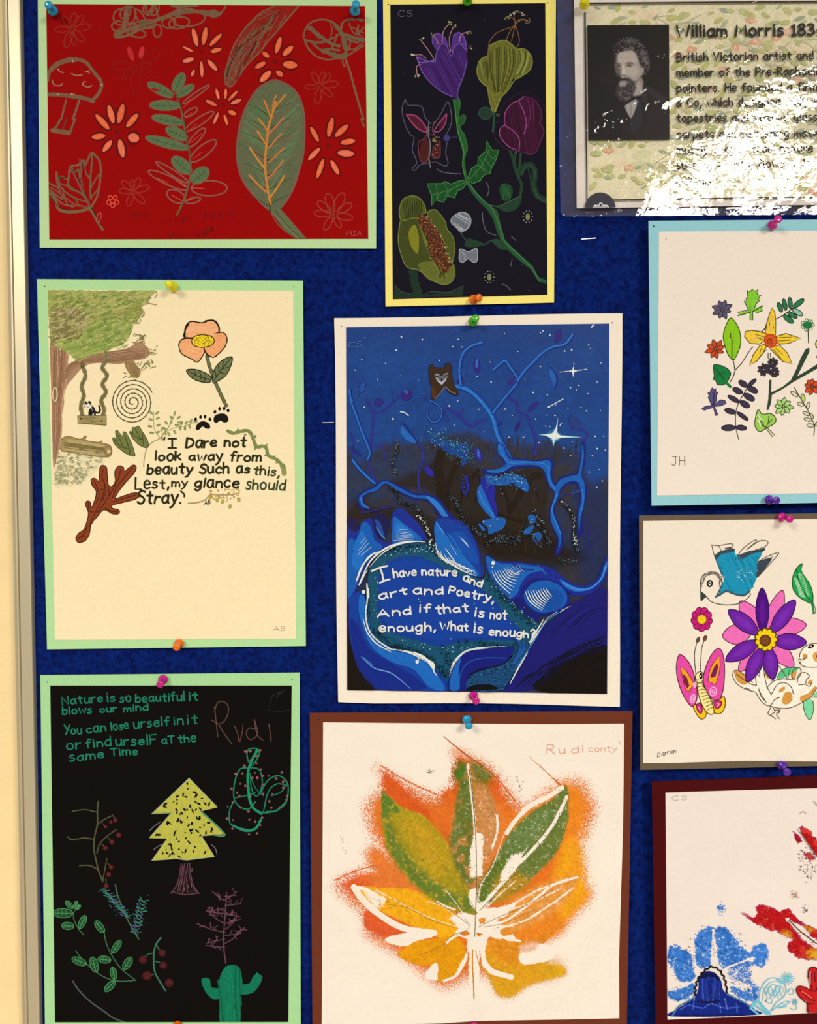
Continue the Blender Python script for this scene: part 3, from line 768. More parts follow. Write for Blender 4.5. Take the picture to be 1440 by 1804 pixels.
# cup-shaped leaf
m = Motif(A1, 'cupped_leaf', R3, cov=.86); m.k = 1.15
m.s("35,560 60,575 110,600 130,640 150,700 40,620", 2.4, BR); m.s("40,650 90,720 120,790 200,810 300,805 400,775", 4.5, '#76603e'); m.s("100,470 100,500 150,505 200,520 210,450 230,410 290,400 310,370 340,365 350,400 400,300 440,320 475,370 485,450 470,600 450,680 400,770", 3.2, BR)
for s, w in (("320,380 310,500 330,620 390,770", 4), ("230,420 260,500 320,620 380,740", 3), ("410,310 400,450 390,600 400,700", 2.6), ("470,480 420,560 390,620", 2), ("470,600 430,650 400,680", 2), ("200,520 210,600 300,640 360,700", 3), ("110,500 140,600 240,680 350,720", 2.4), ("50,600 130,650 250,740 370,770", 2.6), ("60,650 150,740 260,760", 2.4), ("350,480 380,500 400,560", 2), ("210,440 250,470 290,440 300,520", 2.4), ("150,600 160,660 190,740 240,770", 2), ("270,700 290,760", 2), ("120,560 180,580 240,600", 2), ("400,540 360,480 340,400", 2), ("300,350 320,390 350,380", 2.4), ("95,460 100,540 120,600", 2.4)):
    m.s(s, w, random.choice([BR, '#6c5c3e', '#84483a']))
for s in ("230,440 300,540 370,700", "110,505 190,510", "40,660 110,760 200,790", "320,370 330,480 300,540"): m.s(s, .9, '#2c1408')
m.s("385,770 420,830 460,900 500,965", 4, '#76603e'); m.s("400,770 450,860 490,930", 1.2, '#2c1408'); m.s("450,880 460,830 485,820 485,860 470,900", 1.4, '#c04a48')
m.done()
m = Motif(A1, 'pencil_lettering', R, cov=.68)
m.text('Your', 385, 890, 475, 885, 9, 1.0, '#5a0a0a', 1); m.text('in her', 530, 918, 640, 905, 8, 1.0, '#5a0a0a', 1); m.text('have to', 700, 895, 822, 885, 8, 1.0, '#5a0a0a', 1)
m.text('you', 550, 976, 600, 974, 7, 1.0, '#5a0a0a', 1); m.cov = .85; m.text('Good', 670, 975, 735, 945, 8, 1.1, '#400408', 1)
m.done()
m = Motif(A1, 'pencil_initials', R, cov=.75); m.text('MIA', 1278, 963, 1342, 963, 5.2, 1.0, '#b05a5a', .5); m.done()

# ================================================================== flowers on night-dark card with yellow mount
A2 = Art('mounted_drawing', 'tall near-black drawing of a purple crocus and green vine on a yellow mount', 'artwork',
         [(675, -14), (980, -16), (976.5, 533), (679.5, 540)], [(688, 8), (961, 5.5), (965, 519), (692.5, 527)],
         paper('yellow_card', '#fbe678'), paper('midnight_paper', '#17141e'), '#17141e', 0.0022, c=-0.003)
P = crop(660, 0, 3.2206); A2.gain = .80
m = Motif(A2, 'purple_crocus', P, cov=.9)
m.f("330,250 332,205 365,190 405,220 420,270 370,300", '#5a3488'); m.f("438,300 446,205 478,184 512,215 522,285 480,330", '#5c378c')
m.f("240,322 262,318 300,345 345,352 352,300 378,252 408,255 435,318 452,270 485,248 515,280 526,345 505,430 472,520 476,562 440,548 375,515 310,460 268,400", '#47236c', .97)
m.hatch("280,380 340,370 400,270 435,330 500,300 515,350 495,430 465,530 420,530 320,455", 62, 3.2, 1.6, '#5e3690', .4, .7, colors=['#5c348c', '#3c1c5c', '#4c2878'])
for s in ("240,322 268,400 310,460 375,515 440,548", "526,345 505,430 472,520 476,562", "345,352 352,300 378,252 408,255 435,318 452,270 485,248 515,280", "330,250 332,205 365,190 405,220", "446,205 478,184 512,215 524,290", "245,325 300,345 345,352"): m.s(s, 1.6, '#7f5ab4', .88)
m.s("240,325 255,355 300,350 340,340", 1.2, '#a07ac8', .8)
for s in ("336,332 310,290 266,232", "292,330 262,310 226,314", "362,246 350,222 332,205", "385,240 388,190 405,155 425,138", "432,292 425,220 440,170 455,148", "482,236 490,200 515,185 538,180", "262,366 240,378 243,425"): m.s(s, 1.3, '#d08a94', .95)
m.s("515,282 545,266", .8, '#6a4a88')
for x, y in ((266, 222), (222, 312), (332, 198), (428, 130), (455, 145), (540, 180), (545, 268), (245, 425)):
    for k in range(5): m.d(x + random.uniform(-13, 13), y + random.uniform(-11, 11), random.uniform(.7, 1.7), random.choice(['#b0aa52', '#8a8440', '#d8cfa0']))
m.done()
m = Motif(A2, 'green_poppy_flower', P, cov=.9)
m.f("640,320 600,340 582,400 598,455 640,490 660,400", '#6f7030', .9); m.f("800,285 850,278 888,315 895,365 868,412 800,450 770,380", '#6f7030', .9)
m.f("650,262 700,236 745,230 790,262 815,300 800,400 760,510 715,560 682,640 658,590 640,490 640,350", '#74742c', .96)
for k in range(17):
    x = 652 + k * 9.5; m.s([(x, 262 + abs(x - 730) * .3), (x + random.uniform(-3, 3), 380), (705 + (x - 715) * .35, 520)], random.uniform(.8, 1.8), random.choice(['#45461a', '#505020', '#8c8c3a']), .8)
for k in range(14): m.s([(600 + k * 3, 345 + random.uniform(-8, 10)), (608 + k * 3, 400), (630 + k, 455)], 1, random.choice(['#8a8c40', '#4c4c1c']), .7)
for k in range(14): m.s([(815 + k * 5, 290 + random.uniform(-5, 12)), (820 + k * 4, 350), (790 + k * 4, 420)], 1.2, random.choice(['#8a8c40', '#4c4c1c', '#9a9c48']), .7)
for s in ("650,262 700,236 745,230 790,262 815,300", "640,320 600,340 582,400 598,455 640,490", "800,285 850,278 888,315 895,365 868,412 800,450 760,510 715,560 682,640 658,590 640,490"): m.s(s, 1.5, '#97973e', .85)
for s in ("668,540 690,600 680,640", "715,560 700,600", "655,520 680,540 720,520"): m.s(s, 1.2, '#9a9a40', .8)
for s in ("648,302 652,240 690,190 745,165 790,150 800,125 780,100 760,102", "748,228 768,180 800,140 820,110", "778,235 790,180 805,130 830,110 860,112 875,125", "802,278 822,240 818,200 800,140 795,110 790,90", "805,130 840,112 868,122"): m.s(s, 1.2, '#96693a', .9)
for k in range(32):
    a = random.random(); m.d(740 + a * 142 + random.uniform(-6, 6), 118 - 46 * math.sin(a * math.pi) + random.uniform(-12, 10), random.uniform(.6, 1.3), random.choice(['#e4d8bc', '#8a8040', '#b8a878']))
m.s("738,112 745,98 770,95", 1, '#8a8a60'); m.s("855,130 875,132 885,115", 1, '#8a8a60')
m.petal(592, 640, 668, 645, 70, '#24402f', '#36584a', 1); m.petal(690, 655, 710, 650, 20, '#2c5a34'); m.s("680,640 678,690 672,745", 4, '#2c5040', .9); m.done()
m = Motif(A2, 'maroon_poppy', P, cov=.9)
m.f("738,710 742,640 780,588 815,572 850,548 925,580 950,665 962,740 945,800 915,862 880,875 845,860 800,850 760,830 720,790 708,748", '#41112e', .95)
m.hatch("745,700 780,600 860,560 930,620 950,740 900,860 800,840 730,760", 80, 4, 1.6, '#5c1a42', .5, .55, colors=['#5c1c44', '#360c24', '#501638'])
for s in ("738,710 742,640 780,588 815,572 850,548", "738,710 712,735 716,780 760,830 800,850 808,868", "738,710 790,745 822,790 820,860", "820,575 850,640 862,700 850,760"): m.s(s, 1.5, '#b04c92', .85)
for s in ("850,548 900,560 940,610 950,665 935,700 962,740 945,800 915,862 880,875 845,862", "870,560 885,640 870,720", "900,575 905,680"): m.s(s, 1.2, '#7c2c62', .8)
m.s("680,745 675,710 700,690 730,600 790,545 830,530 880,520 910,545 955,590 978,640", 1.1, '#3f1a3c', .8); m.s("678,740 690,790 740,840 790,858", 1.1, '#4c2448', .8)
m.done()
m = Motif(A2, 'green_vine', P, cov=.92)
GN = '#2a6230'
m.p(smooth_line(pts("445,565 485,562 488,600 480,650 482,720 500,760 520,800 528,850 512,900 515,960 528,1020 520,1030 505,980 498,920 500,870 490,820 470,750 462,680 455,620", P), True) if False else "445,565 485,562 488,600 480,650 482,720 505,760 524,800 528,850 514,900 518,960 532,1020 520,1030 505,980 498,920 502,870 490,820 470,750 462,680 455,620", GN)
m.s("448,568 458,620 466,690 476,755 500,830 508,870 500,930 515,1010", 1.5, '#4f9a44', .85); m.s("484,566 486,600 478,650 484,720 510,765 526,820 526,860", 1.3, '#3f7c3c', .8)
m.petal(478, 715, 512, 652, 36, '#27582c', '#3f7a3c', 1)
m.d(410, 783, 6.2, '#47407e'); m.s("430,782 470,776", .9, '#47407e')
m.p("528,1022 548,1045 580,1090 640,1155 690,1195 705,1230 720,1290 738,1355 780,1400 850,1465 900,1510 930,1570 978,1590 975,1612 925,1590 890,1530 850,1500 790,1450 735,1395 700,1330 672,1240 640,1190 590,1140 545,1085 520,1035", '#285a34')
m.s("530,1028 560,1075 610,1130 660,1175 690,1230 715,1300 735,1365 790,1420 860,1485 905,1540 940,1600", 1.5, '#4a8a4c', .85); m.s("640,1160 695,1200 712,1270 735,1345", 1.1, '#3c6c4a', .8)
for poly, veins in (("522,1020 475,1028 435,1045 402,1030 380,1042 298,1042 325,1110 325,1168 348,1135 392,1148 412,1112 455,1122 470,1082 500,1072 526,1036", ("522,1030 430,1075 330,1105", "470,1035 470,1075", "400,1040 420,1110", "350,1045 360,1130", "440,1072 400,1110", "380,1090 350,1130")),
                    ("530,1010 552,955 585,935 590,895 632,858 637,798 668,852 706,850 690,905 665,952 655,985 622,992 600,1025 556,1042", ("540,1020 610,935 650,850", "600,905 625,960", "590,935 640,980", "640,860 670,900 690,880", "575,960 580,1010", "625,900 660,945"))):
    m.p(poly, '#1e5228', .92); m.s(poly, 1.4, '#4c9a48', .85, closed=True, sharp=True)
    for v in veins: m.s(v, 1.0, '#4a8f48', .8)
m.done()
m = Motif(A2, 'curling_green_stems', P, cov=.86)
for s, w, c in (("770,860 785,900 800,960 815,1000", 5, '#24442f'), ("800,870 795,930 815,1000 835,1050 828,1110", 5, '#24442f'), ("830,870 825,930 815,1000", 4, '#2a4c34'), ("830,985 850,945 885,935 910,970 905,1050 925,1110 978,1140", 10, '#203c2a'), ("835,985 855,950 885,940 912,975 905,1050 930,1115 975,1150", 1.2, '#3c5c44'), ("870,955 885,1010 890,1060 930,1130", 1.2, '#35523e')):
    m.s(s, w, c)
m.f("650,1165 700,1172 760,1150 830,1110 826,1160 790,1195 740,1200 700,1180", '#22452c'); m.s("650,1162 700,1170 740,1155 830,1112", 1.3, '#47704e')
m.f("712,1060 740,1040 780,1060 782,1110 760,1140 730,1135 712,1100", '#1d4528', .8)
for k in range(18): m.s([(712 + random.uniform(0, 60), 1040 + random.uniform(0, 30)), (720 + random.uniform(0, 55), 1100 + random.uniform(0, 35))], .8, '#2c6838', .7)
m.s("488,1318 505,1345 530,1370 560,1378 620,1388 660,1366 700,1360 735,1375", 2.2, '#30503c'); m.f("512,1395 530,1355 580,1365 620,1385 570,1402", '#25442f'); m.f("665,1366 700,1358 745,1385 755,1415 720,1415 690,1395", '#264a30')
m.done()
m = Motif(A2, 'outlined_butterfly', P, cov=.85)
m.f("182,650 240,660 285,712 300,745 262,740 220,705", '#5c1c30', .8); m.f("262,820 300,790 312,900 268,915", '#54201c', .7); m.f("338,830 372,800 370,890 332,885", '#54201c', .7); m.f("372,742 365,700 408,648 400,705", '#4c1a34', .7)
for s in ("175,562 160,600 158,640 175,710 205,765 225,780 215,850 235,900 238,930 215,955 228,968 260,935 310,925", "175,562 190,595 240,598 272,610 285,660 315,700", "345,695 380,640 415,578 432,620 438,690 420,740 405,765", "412,810 405,870 418,925 400,942 350,918"): m.s(s, 1.5, '#605c72')
for s in ("180,648 240,660 285,712 300,748 262,740 220,705 180,648", "410,645 402,700 372,742 340,745 362,705 410,645"): m.s(s, 2.0, '#b8487c')
for s in ("300,750 285,785 248,815 265,915 305,900 315,790", "372,800 370,890 332,885 335,830"): m.s(s, 1.5, '#8c3c50')
m.s("310,690 305,760 318,830 310,900 318,950", 1.6, '#7c8890'); m.s("340,690 330,740 352,780 370,775", 1.2, '#9a6c70')
m.d(338, 796, 3.4, '#8a8030'); m.along("315,690 320,760 350,790 345,860 320,920", 40, 2.0, (.4, .8), ['#c8c8c0', '#8a5a5a', '#c08a50'])
m.done()
m = Motif(A2, 'yellow_green_orchid', P, cov=.88)
m.s("220,1525 225,1590 252,1680", 15, '#1f3828', .9); m.p("115,1615 150,1650 200,1665 290,1672 400,1662 470,1648 505,1622 500,1678 108,1694", '#22372a', .85); m.s("290,1668 330,1655 420,1658 505,1622", 1.2, '#44584a'); m.s("115,1615 150,1652 205,1668", 1.2, '#3c5044')
m.f("300,1208 345,1190 400,1255 412,1300 445,1345 455,1420 430,1500 380,1400 340,1310", '#525c20', .9)
m.f("145,1260 205,1240 245,1238 300,1350 340,1470 400,1540 430,1600 370,1610 290,1560 245,1530 190,1518 160,1470 135,1370", '#484f1e', .92)
m.f("152,1255 140,1200 160,1135 205,1112 250,1120 285,1165 292,1208 245,1232", '#565e22', .92)
m.f("250,1500 330,1485 400,1530 450,1500 458,1560 430,1605 385,1612 300,1580", '#6e742c', .92)
for k in range(34): 
    t = random.random(); m.s([(245 + t * 160, 1250 + t * 230 + random.uniform(-20, 20)), (300 + t * 120, 1420 + t * 100), (380 + random.uniform(-20, 20), 1580)], random.uniform(.6, 1.2), random.choice(['#8a9038', '#363c14', '#6a7028']), .6)
for k in range(9): m.s([(160 + k * 13, 1140 - 12 * math.sin(k / 8 * 3.14)), (170 + k * 12, 1190), (180 + k * 8, 1240)], 1.3, '#2c3210', .8)
m.f("195,1315 228,1275 250,1330 252,1400 242,1440 205,1390", '#8c8a24', .85)
for s in ("152,1255 140,1200 160,1135 205,1112 250,1120 285,1165 292,1208", "145,1260 135,1370 160,1470 190,1518 245,1530 290,1560 370,1610 430,1605 458,1560", "300,1208 345,1190 400,1255 412,1300 445,1345 455,1420 440,1500", "150,1255 205,1240 245,1236"): m.s(s, 1.5, '#868a40', .85)
OC = "245,1235 290,1222 345,1290 392,1370 412,1440 432,1492 415,1545 375,1530 318,1455 300,1370 262,1290"
m.f(OC, '#5a2f1a', .95); m.dots(OC, 260, (.5, 1.1), ['#b87038', '#d08c50', '#8c5028', '#38180c', '#c88048']); m.along("245,1235 290,1222 345,1290 392,1370 412,1440 432,1492", 70, 1.6, (.5, .9), ['#e0c890', '#c8a868']); m.along("245,1240 300,1370 318,1455 400,1560", 60, 1.6, (.5, .9), ['#b09840', '#1a1210'])
m.done()
m = Motif(A2, 'silver_petals', P, cov=.86)
m.f("435,1245 452,1225 490,1204 530,1215 548,1250 535,1290 490,1318 468,1290 440,1270", '#85898e'); m.hatch("440,1245 490,1210 545,1250 490,1312", 30, 2.2, 1.2, '#c0c2c4', .5, .7, colors=['#c4c6c8', '#6c7078']); m.s("435,1245 452,1225 490,1204 530,1215 548,1250 535,1290 490,1318 468,1290 440,1270", 1.3, '#b8bcc0', closed=True)
m.f("482,1440 488,1412 535,1428 580,1410 583,1478 560,1488 532,1468 500,1490 482,1475", '#7c8084'); m.s("482,1440 488,1412 535,1428 580,1410 583,1478 560,1488 532,1468 500,1490 482,1475", 1.3, '#b8bcc0', closed=True); m.s("495,1430 515,1450 510,1470", 1, '#c4c8cc')
m.done()
m = Motif(A2, 'chalk_dashes', P, cov=.8)
for s in ("355,958 375,972 420,982 490,986", "636,1035 650,1075 638,1115", "612,1205 618,1265 640,1315 690,1335", "778,1342 802,1365", "782,1470 774,1510", "726,1612 750,1622 772,1645"): m.s(s, 1.3, '#6e6a7a')
for x, y in ((870, 1230), (652, 1572)):
    m.petal(x, y - 20, x, y + 20, 24, '#8c8a56')
    for k in range(10): m.d(x + 27 * math.cos(k * .63), y + 33 * math.sin(k * .63), .8, '#d8d4c0')
for k in range(30): m.d(random.uniform(110, 960), random.uniform(60, 1660), .35, '#8a8898')
m.done()
m = Motif(A2, 'pencil_initials', P, cov=.66); m.text('CS', 135, 95, 215, 93, 7.0, 1.2, '#70707e', .3); m.done()
holes(A2, [(684.5, 8, 1.5), (965, 5, 1.4)])
holes(A1, [])

# ================================================================== cream sheet: tree, swing and poem
A4 = Art('mounted_drawing', 'cream sheet with a tree swing, peach flower and hand-lettered verse on a mint green mount', 'artwork',
         [(65, 491.5), (534, 494.5), (539, 1138), (83, 1144)], [(83.5, 510.5), (517, 512), (522, 1125.5), (97, 1127.5)],
         paper('mint_card_2', '#b4dc98'), paper('cream_paper', '#fae3b2'), '#fae3b2', 0.0028, c=-0.001)
A = crop(60, 480, 2.88); A2c = crop(80, 500, 4.876); A3c = crop(230, 740, 4.9655)
m = Motif(A4, 'tree_foliage', A2c, cov=.9)
FO = "22,50 300,60 700,58 940,58 900,120 880,160 820,210 850,235 830,260 800,300 760,330 745,400 700,480 640,530 560,560 500,590 400,610 320,655 260,650 200,600 130,560 60,520 40,470 30,300"
m.f(FO, '#b5b265', .83)
random.seed(21)
m.hatch(FO, -14, 2.6, 2.6, '#9aa04a', .9, .85, gap=.05, colors=['#a3a653', '#9ca04c', '#b0ae60', '#93a04a', '#8c9c4c', '#a8a058'])
m.hatch("60,240 230,190 330,260 380,330 300,430 130,470 50,440", 35, 4, 3.4, '#94824e', 1.0, .62, colors=['#988a52', '#8e824c'])
m.hatch("300,420 500,300 740,330 700,470 560,550 330,600 150,540", -18, 3.6, 2.6, '#8ea048', .9, .85, colors=['#8ea24a', '#7e9440', '#98a650'])
for k in range(190):
    x, y = random.uniform(60, 760), random.uniform(70, 540)
    if x > 700 and y > 350: continue
    m.s([(x, y), (x + random.uniform(14, 40), y - random.uniform(6, 22))], random.uniform(1.3, 2.4), '#f4e4a8', 1, taper=1)
for k in range(230):
    x, y = random.uniform(40, 700), random.uniform(70, 560)
    if x < 300 and y > 500: continue
    loop(m, x, y, random.uniform(14, 40), random.uniform(4, 9), random.uniform(-38, -8), 1.0, random.choice(['#7f9440', '#8c9c46', '#bdbb6c', '#c8c47c', '#76883c']) if not (x < 330 and 200 < y < 480) else random.choice(['#8a7a48', '#94864e', '#7e7444']), .95, n=7, a1=random.choice((220, 300, 360)))
for k in range(46):
    x, y = random.uniform(700, 850), random.uniform(70, 330)
    loop(m, x - (y - 60) * .18, y, random.uniform(10, 30), random.uniform(8, 16), random.uniform(-60, 0), 1.3, random.choice(['#a3a653', '#8f9648']), .85, n=8, a0=0, a1=random.choice((250, 360)))
for s in ("880,150 900,100 870,140 890,165 955,178", "950,62 958,90 938,120", "800,240 850,240 820,290 850,262"): m.s(s, 1.6, '#a89a6c')
m.done()
m = Motif(A4, 'tree_trunk', A2c, cov=.9, base=0)
TK = "40,500 110,560 195,600 200,690 290,640 420,600 620,570 720,545 800,500 870,540 900,600 860,640 800,655 720,670 620,690 500,680 380,690 300,740 240,810 190,870 160,960 160,1030 130,1200 140,1270 110,1360 100,1480 70,1580 58,1300 50,900"
m.f(TK, '#ab8360', .86)
for k in range(26):
    x = 55 + k * 5.2; m.s([(x, 560 + random.uniform(-20, 30)), (x + random.uniform(-6, 6), 800), (60 + (x - 50) * .6, 1050), (62 + (x - 50) * .55, 1280), (66 + (x - 50) * .25, 1500)], random.uniform(1.2, 2.4), random.choice(['#986c4c', '#c09a74', '#8a6444', '#a87c5c']), .92)
for k in range(16):
    o = k * 7; m.s([(150 + o * .3, 850 - o * 1.2), (250, 720 - o * .5), (400, 625 + o * .45), (620, 580 + o * .8), (850, 560 + o * .65)], random.uniform(1.3, 2.4), random.choice(['#946a4a', '#b89270', '#846040', '#a07a58']), .92)
for k in range(14): x = random.uniform(60, 190); y = random.uniform(560, 1400); m.s([(x, y), (x + random.uniform(-4, 4), y + random.uniform(20, 60))], 1.0, '#ecd6a8', .9, taper=1)
loop(m, 82, 950, 20, 60, 0, 1.6, '#e8cfa4'); loop(m, 84, 950, 30, 75, 0, 1.6, '#8c6a4a'); loop(m, 82, 950, 9, 34, 0, 1.4, '#8c6a4a')
m.f("680,665 760,665 780,700 810,730 818,770 790,810 740,790 700,740", '#a07c50', .88)
for k in range(10): m.s([(690 + k * 11, 670 + k * 3), (715 + k * 9, 740), (770 + k * 4, 800)], 1.2, random.choice(['#8a7446', '#b08858']), .85)
for k in range(48):
    a = random.random(); cx, cy = random.choice(((820, 470), (920, 570), (900, 690), (810, 700), (740, 800)))
    x, y = cx + random.uniform(-45, 45), cy + random.uniform(-38, 38)
    m.s([(x, y), (x + random.uniform(-30, 30), y + random.uniform(-18, 18)), (x + random.uniform(-35, 35), y + random.uniform(-25, 25))], 1.5, random.choice(['#7c7c40', '#8c8a4a', '#8c7448']), .9)
m.done()
m = Motif(A4, 'rope_swing', A2c, cov=.94)
for P0 in ("325,640 320,700 345,790 312,880 330,960 305,1050 320,1140", "520,590 525,650 490,720 530,790 490,860 520,930 480,1000 505,1080 490,1140"):
    m.s(P0, 7.4, '#86794e'); m.s(P0, 2.0, '#6c6038', .8)
    m.along(P0, 60, 1.6, (.5, .9), ['#5c5230', '#a09468'])
m.p("275,1135 525,1130 525,1215 278,1198", '#a4925c'); m.s("275,1135 525,1130 525,1215 278,1198", 1.4, '#6c5c34', closed=True, sharp=True)
for k in range(12): m.s([(290 + random.uniform(0, 150), 1150 + k * 4.5), (360 + random.uniform(0, 150), 1148 + k * 4.8)], 1.1, random.choice(['#7c6a3c', '#8a7a48']), .85)
m.d(306, 1160, 1.7, '#1c1810'); m.d(484, 1178, 1.7, '#1c1810'); m.done()
m = Motif(A4, 'little_cat', A2c)
CK = '#1c1a22'
m.f("340,1010 355,1030 385,1008 390,1050 372,1075 345,1065", '#f4e8c8'); m.f("380,1075 410,1052 430,1085 434,1128 420,1132 412,1110 398,1130 372,1130 370,1100", CK)
m.s("342,1065 340,1012 358,1030 385,1010 392,1050", 1.2, CK); m.s("425,1100 455,1108 470,1085 462,1050", 3.4, CK); m.s("455,1045 472,1070 468,1098", 1.6, CK)
for a in ("352,1045 358,1048", "375,1045 382,1048", "362,1058 370,1060", "336,1060 325,1065", "395,1042 408,1048"): m.s(a, 1.1, CK)
m.s("376,1012 384,1030", 3, CK); m.s("346,1015 350,1030", 3, CK); m.d(405, 1090, .9, '#d8d0c0'); m.d(415, 1112, .7, '#d8d0c0'); m.s("395,1065 402,1080", .8, '#d8d0c0'); m.done()
m = Motif(A4, 'spiral_of_thorns', A2c)
P0 = []; 
for i in range(150):
    t = i / 149; a = 1.3 + t * 4.72 * 2 * math.pi; r = 14 + 172 * t ** .93
    P0.append((750 + r * math.cos(a), 1018 + r * 1.04 * math.sin(a)))
m.s(P0, 1.7, '#3a3c1c')
for i in range(8, 150, 2):
    x, y = P0[i]; m.d(x, y, 1.25, '#50542c')
    dx, dy = x - 750, y - 1018; L = math.hypot(dx, dy); m.s([(x, y), (x + dx / L * 9 + dy / L * 5, y + dy / L * 9 - dx / L * 5)], .8, '#3a3c1c')
m.done()
m = Motif(A4, 'fallen_log', A2c, cov=.92)
m.f("130,1350 160,1318 210,1312 300,1335 340,1305 352,1312 350,1345 460,1362 485,1345 490,1368 550,1385 572,1430 560,1475 520,1488 400,1478 250,1450 140,1430 118,1395", '#a58a55')
for k in range(16): m.s([(135 + random.uniform(0, 60), 1335 + k * 7), (300, 1350 + k * 7.5), (500, 1385 + k * 6)], 1.3, random.choice(['#7c6a3a', '#c0a872', '#8e7844', '#b49a62']), .8)
m.s("130,1350 160,1318 210,1312 300,1335 340,1305 352,1312 350,1345 460,1362 485,1345 490,1368 550,1385 572,1430 560,1475 520,1488 400,1478 250,1450 140,1430 118,1395", 1.5, '#7a683a', closed=True)
loop(m, 540, 1435, 30, 42, 0, 1.4, '#7a683a'); m.d(545, 1440, 2.6, '#e8d4a4'); 
for x, y in ((310, 1410), (420, 1405), (240, 1385), (450, 1450)): m.petal(x - 25, y, x + 25, y + 4, 22, '#7a6a3a', cov=.8)
m.done()
m = Motif(A4, 'pebble_patch', A2c, cov=.85)
PB = "110,1440 250,1455 500,1500 480,1560 420,1620 330,1700 200,1740 70,1735 80,1600"
m.f(PB, '#ebd9a8', 1); random.seed(4)
for k in range(170):
    y = random.uniform(1448, 1725); x0 = 110 - (y - 1450) * .12; x1 = 495 - max(0, (y - 1510)) * .95
    x = random.uniform(x0, max(x0 + 30, x1)); r = random.uniform(7, 14) * (1.9 if 1500 < y < 1660 and x < 330 and random.random() < .3 else 1)
    loop(m, x, y, r, r * random.uniform(.5, .8), random.uniform(-40, 30), .95, random.choice(['#98946a', '#8e8c60', '#a49e72']), 1, n=6)
    if random.random() < .16: m.petal(x - r * .9, y, x + r * .9, y, r * 1.2, '#aaa47c', cov=1)
m.done()
m = Motif(A4, 'green_pods', A2c, cov=.96)
for o, vs in (("578,1325 590,1318 612,1345 602,1265 615,1255 660,1310 668,1280 690,1275 740,1370 768,1460 762,1482 700,1462 640,1420 590,1370", ("590,1345 650,1400 720,1420 722,1470", "625,1300 655,1370 660,1395", "680,1300 705,1370 720,1420")),
              ("722,1270 735,1265 750,1285 745,1235 770,1235 800,1222 820,1250 870,1330 886,1390 860,1408 800,1380 745,1320", ("735,1280 800,1330 838,1340 845,1400", "770,1245 800,1300 820,1330", "835,1290 838,1340"))):
    m.o(o, 1.3, '#75793f', '#3f431c', cov=.92)
    for v in vs: m.s(v, 1.2, '#33371a')
m.done()
m = Motif(A4, 'sprig_of_leaves', A2c, cov=.95)
m.s("845,1570 850,1500 875,1410 920,1360 985,1325 1060,1230", 2, '#ad9a68'); m.s("985,1325 935,1240 930,1100", 1.2, '#9a9060'); m.s("1060,1230 1120,1100", 1.4, '#9a9060'); m.s("1000,1290 1100,1240 1200,1220 1280,1190", 1.2, '#a89468')
for x, y, a in ((960, 1110, -40), (910, 1110, 215), (965, 1155, -30), (905, 1165, 200), (970, 1215, -25), (900, 1225, 190), (965, 1275, -20), (915, 1280, 190), (1000, 1250, -70), (1110, 1115, -80), (1085, 1150, 220), (1145, 1150, -40), (1150, 1190, -10), (1040, 1195, 230), (1080, 1190, -90), (1130, 1215, 10), (1110, 1270, 60), (1025, 1245, 220), (1030, 1280, 70), (1060, 1290, 60), (1170, 1200, -60), (1160, 1240, 100), (1210, 1195, -50), (1200, 1240, 90), (1250, 1180, -60), (1240, 1225, 80), (1290, 1185, -20), (1000, 1325, 90)):
    a = math.radians(a); m.petal(x - 18 * math.cos(a), y - 18 * math.sin(a), x + 20 * math.cos(a), y + 20 * math.sin(a), 17, random.choice(['#9aa058', '#8a9450', '#a0a464']), '#707a3c', .7)
m.done()
m = Motif(A4, 'peach_flower', A)
m.k = 1.0
m.o("770,330 765,300 775,265 800,248 850,255 900,242 930,262 938,300 900,330", 2.4, '#f4ac74', '#1c1208')
m.o("735,370 750,340 790,335 850,345 870,385 855,425 828,455 800,440 750,412", 2.0, '#f4a86e', '#1c1208')
m.o("885,330 920,310 960,305 980,335 970,375 940,410 910,430 880,415 862,380", 2.0, '#f2a468', '#1c1208')
m.hatch("785,275 860,265 925,275 920,320 780,320", 0, 5, 3, '#f6b47e', .6, 1); m.hatch("750,370 840,370 830,440 770,410", 20, 5, 3, '#f6b078', .6, 1)
m.s("765,332 768,290 785,262", 2.8, '#1c1208'); m.s("870,245 915,244 938,275 940,305", 2.6, '#1c1208')
m.o("800,350 815,325 855,316 900,325 915,348 898,370 855,380 815,372", 1.7, '#f4d224', '#1c1208')
m.dots("808,350 820,328 855,322 895,330 908,348 895,366 855,373 820,366", 75, (.6, .85), ['#2c2408'])
m.s("878,425 895,490 930,580 975,675", 6.2, '#2c2c14'); m.s("878,425 895,490 930,580 975,675", 4.0, '#6f7244')
m.s("862,380 878,425", 1.2, '#1c1208')
for p, vs in (("775,495 820,492 870,510 898,530 890,558 830,550 790,525", ("780,498 830,525 895,545", "815,500 825,525", "840,503 850,530", "870,520 872,536", "805,530 818,518", "840,550 850,530", "865,552 872,538")),
              ("1003,428 1000,470 975,520 935,550 908,558 912,500 950,450", ("1003,430 950,495 912,550", "960,450 958,485", "935,475 938,505", "990,480 958,488", "970,515 940,505", "920,500 925,530"))):
    m.o(p, 1.7, '#70764a', '#1c1c0c')
    for v in vs: m.s(v, 1.3, '#1c1c0c')
m.done()
m = Motif(A4, 'paw_prints', A)
INK = '#17120e'
m.f("820,795 828,770 850,755 875,758 893,775 892,792 872,792 855,782 835,800", INK); m.f("912,755 915,730 935,718 965,716 984,732 985,755 965,762 945,752 925,765", INK)
for x, y, a in ((820, 745, 15), (845, 733, 10), (868, 732, 0), (893, 745, -10), (918, 707, 10), (942, 692, 5), (965, 690, 0), (985, 700, -5)): loop(m, x, y, 2.5, 5.5, a, 3.4, INK, n=8)
